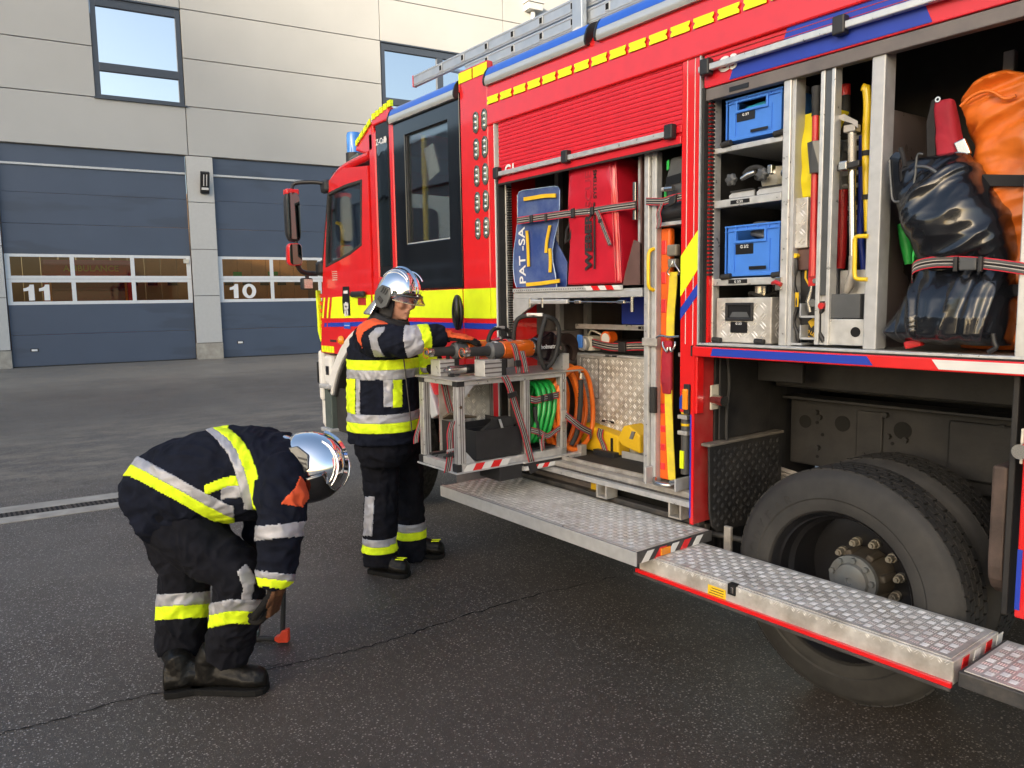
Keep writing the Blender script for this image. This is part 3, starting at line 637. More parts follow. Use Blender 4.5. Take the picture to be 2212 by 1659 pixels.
def mirrors():
    o, i = Vector((-6.60, 2.566, 0)), Vector((-6.592, 2.689, 0)); a = (i-o)/2; nrm = Vector((.998, -.063, 0))
    def mirror(name, z0, z1, taper, redtop):
        c = (o+i)/2+Vector((0, 0, (z0+z1)/2)); h = (z1-z0)/2
        m = MB(); n = 20; rs = []
        for d, k in ((0, .82), (.015, .97), (.05, 1.), (.10, .9), (.13, .6)):
            ring = []
            for q in range(n):
                t = 2*math.pi*q/n; cx = math.copysign(abs(math.cos(t))**.45, math.cos(t)); cz = math.copysign(abs(math.sin(t))**.35, math.sin(t))
                ring.append(c+a*1.05*cx*k+Vector((0, 0, h*cz*k))-nrm*d)
            rs.append(ring)
        m.rings(rs); x = m.build(name, 'red_paint' if redtop else 'black_plastic', TK, smooth=50)
        m = MB(); m.rings([[c+a*.88*math.copysign(abs(math.cos(t))**.45, math.cos(t))+Vector((0, 0, h*.90*math.copysign(abs(math.sin(t))**.35, math.sin(t))))+nrm*e for t in (2*math.pi*q/n for q in range(n))] for e in (-.002, .004)])
        m.build('mirror_glass', 'chrome_dark', x, smooth=30); return x
    pm('chrome_dark', (.14, .15, .16), .03, 1., var=.0)
    m1 = mirror('wing_mirror', 2.165, 2.615, 0, False); m2 = mirror('wide_angle_mirror', 1.955, 2.155, 0, True)
    MB().obox((o+i)/2+Vector((0, 0, 2.60))-nrm*.05, a*.95, nrm*.05, Vector((0, 0, .025))).build('mirror_cap', 'red_paint', m1, bevel=.012)
    MB().tube(smooth_path([(-6.62, 2.63, 2.62), (-6.62, 2.66, 2.675), (-6.5, 2.78, 2.68), (-6.42, 2.87, 2.66)], 5), .018).build('mirror_arm', 'black_plastic', TK, smooth=60)
    MB().tube(smooth_path([(-6.64, 2.66, 1.96), (-6.66, 2.70, 1.91), (-6.68, 2.80, 1.89), (-6.66, 2.90, 1.90)], 5), .022).build('mirror_arm', 'black_plastic', TK, smooth=60)
    MB().tube([(-6.63, 2.65, 2.05), (-6.63, 2.65, 2.25)], .016).build('mirror_stem', 'black_plastic', TK, smooth=60)
    tp('mirror_root', 'black_plastic', -6.50, -6.36, Y0-.03, Y0+.04, 2.58, 2.70, .03); tp('mirror_root', 'black_plastic', -6.68, -6.56, Y0-.03, Y0+.05, 1.87, 2.0, .03)
    w = tp('work_lamp', 'black_plastic', -6.72, -6.64, 2.70, 2.80, 1.745, 1.85, .015); MB().box(-6.642, -6.634, 2.712, 2.788, 1.757, 1.838).build('lamp_lens', 'led', w)
    tp('lamp_bracket', 'black_plastic', -6.69, -6.66, 2.74, 2.77, 1.845, 1.90, .004)
mirrors()
def wheel(name, xc, zc, y0, wd, front):
    """y0 is the outer sidewall; wd the tyre width; front wheels have a convex hub"""
    w = empty('wheel', (xc, y0, zc)); w.parent = TK; w.location = Vector((xc, y0, zc))-WL[TK.name]; w.name = name; WL[w.name] = Vector((xc, y0, zc))
    Rr = .488; ax = (0, 1, 0); o = (xc, y0, zc)
    prof = [(.305, .035), (.318, .012), (.345, .004), (.365, .006), (.372, .001), (.415, .004), (.445, .016), (.455, .019), (.470, .033), (.484, .05)]
    mb = MB(); n = 96
    mb.lathe(prof, o, ax, n, 1, caps=False)
    mid = [(.484, .05), (.488, .06), (.488, wd-.06), (.484, wd-.05)]
    mb.lathe([(r-.010, h) for r, h in mid], o, ax, n, 0, caps=False)
    mb.lathe([(r, wd-h) for r, h in prof[::-1]], o, ax, n, 1, caps=False)
    t = mb.build('tyre', ['tyre', 'tyre_side'], w, smooth=35)
    # tread blocks
    tb = MB(); rows = 5; rw = (wd-.09)/rows; nb = 60
    for q in range(rows):
        for k in range(nb):
            a0 = 2*math.pi*(k+(.5 if q % 2 else 0))/nb; a1 = a0+2*math.pi/nb*.84; sk = .012*(1 if q % 2 else -1)
            h0, h1 = .045+q*rw+.003, .045+(q+1)*rw-.003; vs = []
            for r in (.474, .4885):
                for aa, hh in ((a0, h0), (a1, h0), (a1+sk, h1), (a0+sk, h1)):
                    vs.append((xc+r*math.cos(aa), y0+hh, zc+r*math.sin(aa)))
            tb.add(vs, [(4, 5, 6, 7), (0, 1, 5, 4), (1, 2, 6, 5), (2, 3, 7, 6), (3, 0, 4, 7)])
    tb.build('tread_block', 'tyre', w, kind='stuff')
    rim = MB(); dpt = .285 if not front else .05
    rim.lathe([(.292, .045), (.307, .018), (.311, .028), (.300, .05), (.285, .06), (.278, .11), (.262, .13), (.258, dpt), (.10, dpt+.012), (.10, dpt+.03), (.27, dpt+.03)], o, ax, 64, caps=False)
    rim.build('rim', 'black_satin', w, smooth=30)
    hy = .31 if not front else -.02
    hb = MB(); hb.lathe([(.112, hy), (.110, hy-.05), (.100, hy-.12), (.098, hy-.15)], o, ax, 40); hub = hb.build('hub', 'hub_dirty', w, smooth=40)
    for k in range(7):
        a = 2*math.pi*k/7+.2; MB().obox((xc+.102*math.cos(a), y0+hy-.075, zc+.102*math.sin(a)), Vector((math.cos(a), 0, math.sin(a)))*.018, (0, .05, 0), Vector((-math.sin(a), 0, math.cos(a)))*.016).build('hub_rib', 'hub_dirty', hub, bevel=.008)
    hc = MB(); hc.lathe([(.104, hy-.145), (.103, hy-.165), (.074, hy-.168), (.068, hy-.182), (.05, hy-.188), (.015, hy-.190), (.012, hy-.184), (.001, hy-.184)], o, ax, 40); cap = hc.build('hub_cap', 'hub_grey', w, smooth=30)
    for k in range(9):
        a = 2*math.pi*k/9+.1; MB().cyl((xc+.088*math.cos(a), y0+hy-.182, zc+.088*math.sin(a)), (xc+.088*math.cos(a), y0+hy-.16, zc+.088*math.sin(a)), .012, n=6).build('hub_bolt', 'hub_grey', cap)
    for k in range(10):
        a = 2*math.pi*k/10+.12; q = MB(); p = Vector((xc+.1375*math.cos(a), y0+dpt, zc+.1375*math.sin(a)))
        q.cyl(p+Vector((0, .02, 0)), p+Vector((0, -.012, 0)), .020, n=20); q.cyl(p+Vector((0, -.012, 0)), p+Vector((0, -.04, 0)), .016, n=6); q.cyl(p+Vector((0, -.04, 0)), p+Vector((0, -.052, 0)), .009, n=12)
        q.build('wheel_nut', 'nut', w)
    return w
def yd(p): return Vector((p.x, p.y, p.z))
w1 = wheel('rear_wheel', -1.615, .425, 2.865, .275, False)
w2 = wheel('rear_wheel', -1.615, .425, 3.19, .275, False)
w3 = wheel('front_wheel', -5.58, .425, 2.90, .275, True)
# raised lettering on the outer rear tyre
def tyre_text():
    body = 'GOODYEAR'; r = .392
    for i, ch in enumerate(body):
        a = R(168-i*9.2+20); c = Vector((-1.615+r*math.cos(a), 2.868, .425+r*math.sin(a)))
        up_ = Vector((math.cos(a), 0, math.sin(a))); xd = Vector((math.sin(a), 0, -math.cos(a)))
        text('tyre_letter', ch, c-up_*.022-xd*.02, xd, up_, .062, 'tyre', w1, .0015, .001)
tyre_text()
def body():
    # ---- crew cabin skin
    tp('corner_post', 'red_paint', -5.615, -5.49, Y0+.01, Y0+.06, 1.0, 2.95, .02)
    tp('quarter_glass', 'black_satin', -5.488, -5.262, Y0+.012, Y0+.03, 1.82, 2.985, .004)
    MB().box(-5.46, -5.29, Y0+.004, Y0+.010, 1.9, 2.86).build('quarter_window', 'dark_glass', TK)
    tp('window_post', 'red_paint', -5.262, -5.192, Y0, Y0+.06, 1.0, 3.05, .012)
    tp('header', 'red_paint', -5.53, -5.262, Y0+.002, Y0+.06, 2.985, 3.085, .012)
    for i in range(5):
        x = -5.515+i*.064; tp('reflective_marker', 'lime', x, x+.053, Y0-.004, Y0+.02, 3.03+i*.011, 3.075+i*.011, .0)
    text('lettering', 'Z-Cab', (-5.47, Y0+.003, 2.83), (1, 0, 0), (0, 0, 1), .062, 'white_print', TK, .0008, .0012)
    MB().xz([(-5.315+.02*math.cos(t), 2.85+.028*math.sin(t)) for t in np.linspace(0, 6.28, 7)[:-1]], Y0+.002, Y0+.004).build('logo', 'white_print', TK)
    # crew door
    d = tp('crew_door', 'red_paint', -5.185, -4.295, Y0, Y0+.05, .95, 1.705, .01)
    ring_panel(rect(-5.185, -4.295, 1.712, 2.968), rect(-5.02, -4.44, 2.045, 2.83), Y0, Y0+.04).build('door_glass', 'door_gloss', d, bevel=.004)
    ring_panel(rect(-5.035, -4.43, 2.035, 2.84), rect(-5.012, -4.448, 2.053, 2.822), Y0+.012, Y0+.045).build('window_frame', 'black_plastic', d, bevel=.004)
    tp('window_sill', 'alu_matte', -5.03, -4.435, Y0+.004, Y0+.03, 2.035, 2.052, .002, d)
    MB().box(-5.012, -4.448, Y0+.022, Y0+.028, 2.053, 2.822).build('window_pane', 'cab_glass', d)
    tp('door_top', 'red_paint', -5.192, -4.29, Y0+.004, Y0+.05, 2.972, 3.03, .008)
    hd = MB(); n = 28
    hd.rings([[(-4.352+.060*k*math.cos(t), Y0-.004-e, 1.545+.118*k*math.sin(t)) for t in (2*math.pi*q/n for q in range(n))] for k, e in ((1, -.004), (1, .012), (.9, .018), (.72, .016), (.66, .002))]); h = hd.build('handle_bowl', 'black_plastic', d, smooth=40)
    MB().tube([(-4.335, Y0-.02, 1.645), (-4.318, Y0-.035, 1.60), (-4.315, Y0-.038, 1.54), (-4.322, Y0-.033, 1.48), (-4.345, Y0-.02, 1.435)], .016).build('grip', 'black_satin', h, smooth=60)
    decal('reflective_band', 'lime', rect(-5.183, -4.297, 1.505, 1.700), par=d); decal('blue_band', 'blue_stripe', rect(-5.183, -4.297, 1.436, 1.474), par=d)
    decal('reflective_band', 'lime', [(-5.615, 1.498), (-5.20, 1.503), (-5.20, 1.69), (-5.615, 1.683)], y=Y0+.004); decal('blue_band', 'blue_stripe', [(-5.615, 1.432), (-5.20, 1.436), (-5.20, 1.472), (-5.615, 1.468)], y=Y0+.004)
    tp('side_panel', 'red_paint', -5.615, -5.19, Y0+.012, Y0+.05, 1.0, 1.82, .006)
    # cabin interior
    tp('cabin_floor', 'inner_dark', -5.6, -3.98, Y0+.06, Y1-.06, 1.2, 1.25); tp('cabin_wall', 'inner_dark', -4.02, -3.98, Y0+.06, Y1-.06, 1.25, 2.96)
    MB().cyl((-4.90, 2.95, 1.5), (-4.90, 2.95, 2.82), .02).build('grab_pole', 'yellow_metal', TK, smooth=60)
    MB().xz([(-4.80, 2.70), (-4.68, 2.72), (-4.60, 2.52), (-4.74, 2.47)], Y0+.030, Y0+.032).build('notice_sheet', 'paper', TK)
    tp('seat', 'black_cloth', -4.45, -4.1, 3.1, 5.1, 1.3, 2.6, .05); MB().cyl((-4.62, 3.35, 2.2), (-4.62, 3.35, 2.62), .10).build('air_cylinder', 'black_plastic', TK, smooth=50)
    MB().cyl((-4.62, 3.35, 2.33), (-4.62, 3.35, 2.37), .102).build('reflective_ring', 'lime', TK, smooth=50)
    tp('grille_shelf', 'cream', -4.55, -4.3, 3.05, 3.2, 2.36, 2.38)
    # pillar with lamp pairs
    tp('lamp_pillar', 'red_paint', -4.288, -3.972, Y0, Y0+.05, .56, 3.10, .012)
    decal('reflective_band', 'lime', rect(-4.284, -3.976, 1.507, 1.700)); decal('blue_band', 'blue_stripe', rect(-4.284, -3.976, 1.437, 1.475))
    for i in range(2): decal('reflective_marker', 'lime', [(-4.285+i*.165, 3.02), (-4.135+i*.165, 3.02), (-4.135+i*.165, 3.085), (-4.285+i*.165, 3.085)], y=Y0-.005)
    for k in range(5):
        for x in (-4.101, -4.008):
            z = 2.745-k*.166; n = 20
            def oval(s, e): return [(x+.027*s*math.cos(t), Y0-e, z+(.034*s*math.sin(t)+math.copysign(.030, math.sin(t)))) for t in (2*math.pi*(q+.5)/n for q in range(n))]
            l = MB().rings([oval(1.1, -.002), oval(1.1, .006), oval(.85, .010), oval(.8, .004)]).build('marker_lamp', 'lamp_rim', TK, smooth=40)
            for dz in (-.036, 0, .036): MB().lathe([(.016, -.002), (.014, .006), (.006, .010), (.001, .0105)], (x, Y0-.004, z+dz), (0, -1, 0), 12).build('light_diode', 'led', l, smooth=60)
    # lower skin below the crew door and behind the front wheel
    tp('lower_panel', 'red_paint', -4.66, -3.972, Y0+.006, Y0+.05, .60, .945, .01); text('lettering', 'ziegler', (-3.995, Y0+.004, .80), (1, 0, 0), (0, 0, 1), .20, 'white_print', TK, .001, .004, 'RIGHT')
    for i in range(6): tp('reflective_marker', 'lime', -4.63+i*.11, -4.53+i*.11, Y0+.002, Y0+.02, .615, .665, 0)
    tp('under_skirt', 'inner_grey', -4.62, -3.0, Y0+.12, Y0+.16, .22, .56, .01); tp('under_box', 'chassis', -3.9, -2.4, Y0+.3, Y0+.9, .2, .5, .02)
    # white front mudguard
    def arch(r0, r1, a0, a1, y0, y1, name, mat, xc=-5.58, zc=.425, n=24):
        mb = MB(); rs = []
        for i in range(n+1):
            a = R(a0+(a1-a0)*i/n); c, s = math.cos(a), math.sin(a)
            rs.append([(xc+r0*c, y0, zc+r0*s), (xc+r1*c, y0, zc+r1*s), (xc+r1*c, y1, zc+r1*s), (xc+r0*c, y1, zc+r0*s)])
        return mb.rings(rs).build(name, mat, TK, bevel=.01)
    arch(.93, 1.03, 22, 157, Y0-.02, Y0+.06, 'mudguard_rim', 'white_paint'); arch(.90, .935, 22, 157, Y0+.0, Y0+.5, 'mudguard_liner', 'inner_dark')
    a = MB().lathe([(.04, 0), (.036, .015), (.022, .028), (.004, .032)], (-6.165, Y0-.03, 1.30), (.2, -1, 0), 16).build('side_indicator', 'amber', TK, smooth=50)
    tp('front_mudflap', 'black_rubber', -6.45, -6.10, Y0+.03, Y0+.05, .46, .86, .004)
    tp('front_arch_wall', 'inner_dark', -6.4, -4.7, Y0+.5, Y0+.54, .3, 1.2)
    # ---- equipment body: roof band, roof, far side, rear
    XR = .75
    tp('body_roof', 'alu_matte', -5.5, XR, Y0+.10, Y1-.02, 2.97, 3.03, .01); tp('far_side', 'red_paint', -4.25, XR, Y1-.04, Y1, .6, 3.0); tp('far_side', 'red_paint', -5.62, -4.25, Y1-.04, Y1, .6, 1.75); tp('far_side', 'red_paint', -5.62, -5.3, Y1-.04, Y1, 1.75, 3.0); tp('rear_wall', 'red_paint', XR-.04, XR, Y0+.02, Y1-.05, .9, 3.0)
    band = MB().prism([(-3.972, Y0-.012, 2.700), (-3.972, Y0-.004, 2.95), (-3.972, Y0+.05, 3.02), (-3.972, Y0+.10, 3.02), (-3.972, Y0+.03, 2.700)], (XR+3.972, 0, 0)).build('roof_band', 'red_paint', TK, bevel=.008)
    k = 0; x = -3.955
    while x < .4:
        w, h = .112, .044; z = 2.845; nt = .009
        decal('reflective_marker', 'lime', [(x, z-h/2), (x+w, z-h/2), (x+w, z-.010), (x+w-nt, z), (x+w, z+.010), (x+w, z+h/2), (x, z+h/2), (x, z+.010), (x+nt, z), (x, z-.010)], y=Y0-.016)
        x += .1335
    def rail(x0, x1, name='roof_rail'):
        prof = [(-.025, 2.937), (-.032, 2.955), (-.031, 2.975), (-.026, 2.992)]; pb = [(-.027, 2.992), (-.016, 3.022), (.004, 3.048), (.04, 3.066), (.10, 3.073)]
        q = MB(); q.rings([[(xx, Y0+a, z) for a, z in prof+[(.10, 2.992), (.10, 2.94)]] for xx in (x0, x1)]); r = q.build(name, 'rail_silver', TK, smooth=40)
        q = MB(); q.rings([[(xx, Y0+a+.0005, z+.001) for a, z in pb+[(.10, 2.995)]] for xx in (x0+.002, x1-.002)]); q.build('rail_lens', 'rail_blue', r, smooth=40)
        for xx, s in ((x0-.008, 0), (x1, 1)):
            MB().prism([(xx, Y0+a*1.1-.003, z) for a, z in prof+pb[1:]+[(.11, 2.94)]], (.012, 0, 0)).build('end_cap', 'black_plastic', r)
    rail(-5.205, -4.31); rail(-3.965, -3.055); rail(-2.975, XR)
    # ---- front shutter
    sh = tp('roller_shutter', 'red_shutter', -3.872, -2.43, Y0+.012, Y0+.016, 2.36, 2.72, 0)
    me, c = MB().xz([(0, 0), (1.44, 0), (1.44, .0001), (0, .0001)], 0, .001).mesh('x', 'red_shutter')
    sl = MB(); prof = [(.012, 0), (.0072, .001), (.006, .010), (.0072, .0205), (.012, .0215)]
    sl.rings([[(xx, a, z) for a, z in prof] for xx in (-.72, .72)]); sme, c0 = sl.mesh('slat', 'red_shutter', smooth=50)
    zs = 2.425
    for i in range(13): put('slat', sme, (-3.151, Y0-.002+c0.y, zs+i*.0222+c0.z), sh)
    tp('bottom_slat', 'red_shutter', -3.872, -2.43, Y0-.004, Y0+.012, 2.335, 2.372, .004, sh); tp('bottom_slat', 'red_shutter', -3.872, -2.43, Y0+.0, Y0+.012, 2.388, 2.422, .003, sh)
    bar = tp('lift_bar', 'aluminium', -3.885, -2.462, Y0-.030, Y0-.006, 2.374, 2.402, .004, sh); tp('shutter_rubber', 'black_rubber', -3.87, -2.43, Y0-.006, Y0+.01, 2.325, 2.336, .002, sh)
    for x in (-3.862, -3.225, -2.485): tp('latch', 'black_plastic', x-.022, x+.028, Y0-.038, Y0-.002, 2.362, 2.43, .006, sh)
    text('lettering', 'G1', (-3.80, Y0-.006, 2.375), (1, 0, 0), (0, 0, 1), .085, 'white_print', sh, .001, .003)
    # frame of the front locker
    tp('locker_trim', 'white_paint', -3.908, -3.900, Y0-.006, Y0+.03, .66, 2.70, .0); tp('locker_jamb', 'red_paint', -3.972, -3.908, Y0-.002, Y0+.05, .60, 2.70, .006)
    decal('reflective_band', 'lime', rect(-3.968, -3.91, 1.508, 1.700), y=Y0-.006); decal('blue_band', 'blue_stripe', rect(-3.968, -3.91, 1.438, 1.475), y=Y0-.006)
    tp('shutter_channel', 'black_rubber', -3.899, -3.878, Y0, Y0+.05, .66, 2.36, .002); tp('shutter_channel', 'aluminium', -3.90, -3.872, Y0+.052, Y0+.10, .66, 2.7, .003)
    tp('inner_jamb', 'red_paint', -3.90, -3.884, Y0+.10, Y0+.30, .66, 2.6, .0)
    # post between the lockers
    p = tp('locker_post', 'red_paint', -2.428, -2.322, Y0, Y0+.05, 1.07, 2.72, .004)
    for x in (-2.396, -2.352): tp('pinstripe', 'white_paint', x, x+.0025, Y0-.0025, Y0, 1.40, 2.70, 0, p)
    decal('reflective_chevron', 'lime', [(-2.426, 1.625), (-2.324, 1.75), (-2.324, 1.93), (-2.426, 1.815)], par=p); decal('blue_chevron', 'blue_stripe', [(-2.426, 1.515), (-2.324, 1.63), (-2.324, 1.685), (-2.426, 1.57)], par=p)
    decal('blue_chevron', 'blue_stripe', [(-2.426, 1.085), (-2.40, 1.085), (-2.385, 1.19), (-2.426, 1.14)], par=p)
    tp('edge_trim', 'alu_matte', -2.322, -2.314, Y0-.006, Y0+.03, 1.40, 2.705, .0)
    sm = tp('side_marker', 'black_plastic', -2.392, -2.358, Y0-.016, Y0, 1.065, 1.21, .004); tp('marker_lens', 'amber', -2.390, -2.360, Y0-.030, Y0-.014, 1.088, 1.188, .006, sm)
    tp('arch_post', 'red_dusty', -2.352, -2.335, Y0, Y0+.14, .53, 1.35, .003); tp('arch_post_edge', 'blue_stripe', -2.356, -2.348, Y0-.008, Y0+.02, .56, 1.065, 0); tp('arch_post_edge', 'red_paint', -2.354, -2.334, Y0-.006, Y0+.0, .53, 1.35, 0)
    # ---- rear locker: sill, shutter end, frames
    s = tp('locker_sill', 'red_paint', -2.345, XR, Y0-.012, Y0+.05, 1.345, 1.392, .004)
    decal('blue_band', 'blue_stripe', [(-2.235, 1.352), (-1.475, 1.352), (-1.50, 1.386), (-2.225, 1.386)], y=Y0-.0145, par=s); decal('white_band', 'white_paint', [(-1.235, 1.352), (XR, 1.352), (XR, 1.386), (-1.26, 1.386)], y=Y0-.0145, par=s)
    tp('sill_rail', 'aluminium', -2.33, XR, Y0+.0, Y0+.06, 1.393, 1.409, .003); tp('sill_lip', 'black_rubber', -2.33, XR, Y0-.006, Y0+.0, 1.393, 1.399, 0)
    tp('sill_end', 'black_plastic', -2.352, -2.344, Y0-.014, Y0+.04, 1.345, 1.395, 0)
    s3 = tp('roller_shutter', 'red_shutter', -2.305, XR, Y0+.004, Y0+.02, 2.555, 2.70, .004)
    for i, x in enumerate((-1.93, -1.255)): pass
    decal('blue_band', 'blue_stripe', [(-1.905, 2.645), (-1.36, 2.645), (-1.39, 2.70), (-1.885, 2.70)], y=Y0+.0005, par=s3); decal('blue_band', 'blue_stripe', [(-2.165, 2.562), (-1.315, 2.562), (-1.34, 2.622), (-2.14, 2.622)], y=Y0+.0005, par=s3)
    tp('shutter_groove', 'red_dusty', -2.305, XR, Y0-.001, Y0+.004, 2.660, 2.663, 0, s3); tp('shutter_groove', 'red_dusty', -2.305, XR, Y0-.001, Y0+.004, 2.682, 2.685, 0, s3)
    tp('lift_bar', 'aluminium', -2.31, XR, Y0-.034, Y0-.008, 2.618, 2.646, .004, s3)
    for x in (-2.275, -1.645, -.6): tp('latch', 'black_plastic', x-.022, x+.028, Y0-.042, Y0-.002, 2.602, 2.672, .006, s3)
    text('lettering', 'G3', (-2.225, Y0-.003, 2.605), (1, 0, 0), (0, 0, 1), .085, 'white_print', s3, .001, .003)
    tp('shutter_lip', 'inner_grey', -2.305, XR, Y0+.01, Y0+.05, 2.50, 2.553, .004)
    decal('name_plate', 'black_satin', rect(-2.17, -2.07, 2.512, 2.532), y=Y0+.007)
    # G3 jambs and shelving posts
    tp('shutter_channel', 'black_rubber', -2.312, -2.298, Y0, Y0+.05, 1.41, 2.56, .002); tp('inner_jamb', 'red_paint', -2.298, -2.285, Y0+.03, Y0+.10, 1.41, 2.56, .0); tp('shutter_channel', 'aluminium', -2.30, -2.278, Y0+.052, Y0+.10, 1.41, 2.56, .003)
    st = MB()
    for i in range(46): st.box(-2.292, -2.276, Y0+.02, Y0+.05, 1.72+i*.018, 1.730+i*.018)
    st.build('spring_band', 'black_rubber', TK, kind='stuff')
    st = MB()
    for i in range(60): st.box(-3.872, -3.852, Y0+.06, Y0+.085, 1.40+i*.0155, 1.408+i*.0155)
    st.build('spring_band', 'black_rubber', TK, kind='stuff')
    tp('frame_post', 'aluminium', -1.908, -1.872, Y0+.02, Y0+.08, 1.41, 2.555, .004); tp('frame_post', 'alu_matte', -1.536, -1.484, Y0+.02, Y0+.10, 1.41, 2.555, .004); tp('frame_post', 'alu_matte', -1.872, -1.856, Y0+.03, Y0+.10, 1.41, 2.555, .002)
    tp('right_jamb', 'aluminium', -1.005, -.962, Y0+.0, Y0+.08, 1.405, 2.55, .004)
    tp('frame_post', 'alu_matte', -1.29, -1.25, 3.40, 3.44, 1.41, 2.55, .004)
    tp('slide_rail', 'aluminium', -1.742, -1.724, Y0+.02, Y0+.07, 1.42, 2.545, .002); tp('slide_rail', 'helmet_grey', -1.724, -1.696, Y0+.025, Y0+.06, 1.62, 2.545, .002); tp('slide_rail', 'aluminium', -1.696, -1.680, Y0+.02, Y0+.07, 1.42, 2.545, .002)
    tp('locker_back', 'inner_dark', -2.31, XR, 3.50, 3.53, 1.39, 2.75); tp('locker_floor', 'alu_worn', -2.33, XR, Y0+.06, 3.5, 1.385, 1.405, .0); tp('locker_ceiling', 'inner_dark', -2.31, XR, Y0+.05, 3.5, 2.70, 2.74)
    tp('locker_side', 'inner_dark', -2.345, -2.33, Y0+.10, 3.5, 1.40, 2.72); tp('locker_side', 'inner_dark', -.60, -.585, Y0+.08, 3.5, 1.40, 2.6)
    tp('side_skin', 'red_paint', -.962, XR, Y0, Y0+.04, 1.40, 2.50, .006)
    for y in (3.18, 3.44): tp('frame_post', 'alu_matte', -2.03, -1.995, y, y+.03, 1.41, 2.55, .002)
    def shelf(z0, z1): 
        x = tp('shelf', 'aluminium', -2.278, -1.928, Y0+.05, Y0+.075, z0, z1, .003); tp('shelf_board', 'alu_matte', -2.278, -1.928, Y0+.075, 3.45, z1-.010, z1-.002, 0, x); return x
    a = shelf(2.268, 2.292); b = shelf(2.024, 2.058); c = shelf(1.672, 1.704)
    def plate(par, x0, x1, z0, z1, y, lines):
        q = MB().box(x0, x1, y-.002, y, z0, z1).build('name_plate', 'black_satin', par); h = (z1-z0)/len(lines)
        for i, t in enumerate(lines):
            if t: text('plate_text', t, ((x0+x1)/2, y-.0025, z1-h*(i+.80)), (1, 0, 0), (0, 0, 1), h*.85, 'white_print', q, .0003, .0003, 'CENTER')
    globals()['plate'] = plate
    plate(b, -2.185, -2.085, 2.033, 2.050, Y0+.05, ['G 3/2']); plate(c, -2.19, -2.09, 1.680, 1.698, Y0+.05, ['G 3/3'])
    # clamp lever on the post
    MB().tube([(-1.922, Y0-.005, 1.675), (-1.90, Y0-.02, 1.68), (-1.872, Y0-.02, 1.667)], .009).build('clamp_lever', 'tool_red', TK, smooth=60); tp('clamp_plate', 'steel', -1.922, -1.893, Y0+.008, Y0+.02, 1.645, 1.70, .002)
    # ---- right end of the body below the sill
    e = tp('rear_corner_skin', 'red_paint', -.962, -.62, Y0, Y0+.05, .52, 1.345, .006); decal('blue_edge', 'blue_stripe', rect(-.96, -.945, .55, .76), y=Y0-.004, par=e)
    MB().cyl((-.955, Y0+.02, 1.10), (-.955, Y0-.05, 1.10), .025).build('door_stop', 'steel', TK, smooth=40); tp('stop_plate', 'cream', -.972, -.963, Y0+.0, Y0+.09, 1.05, 1.17, .003)
    n = 10
    fl = [(Y0+.06, 1.02), (Y0+.30, 1.02)]+[(Y0+.18+.12*math.cos(R(a)), .66+.12*math.sin(R(a))) for a in np.linspace(0, -180, 9)]
    MB().prism([(-1.075, y, z) for y, z in fl], (.05, 0, 0)).build('mudflap', 'red_dusty2', TK, bevel=.01)
    tp('rear_arch_wall', 'chassis', -1.02, -1.0, Y0+.05, 3.5, .5, 1.35)
pm('red_dusty2', (.085, .06, .05), .75, var=.3, bump=.5, bscale=90)
pm('door_gloss', (.006, .006, .008), .08, var=.1, coat=.4, bump=.04, bscale=1.3)
body()
pm('guard_dust', (.14, .125, .105), .8, var=.3)
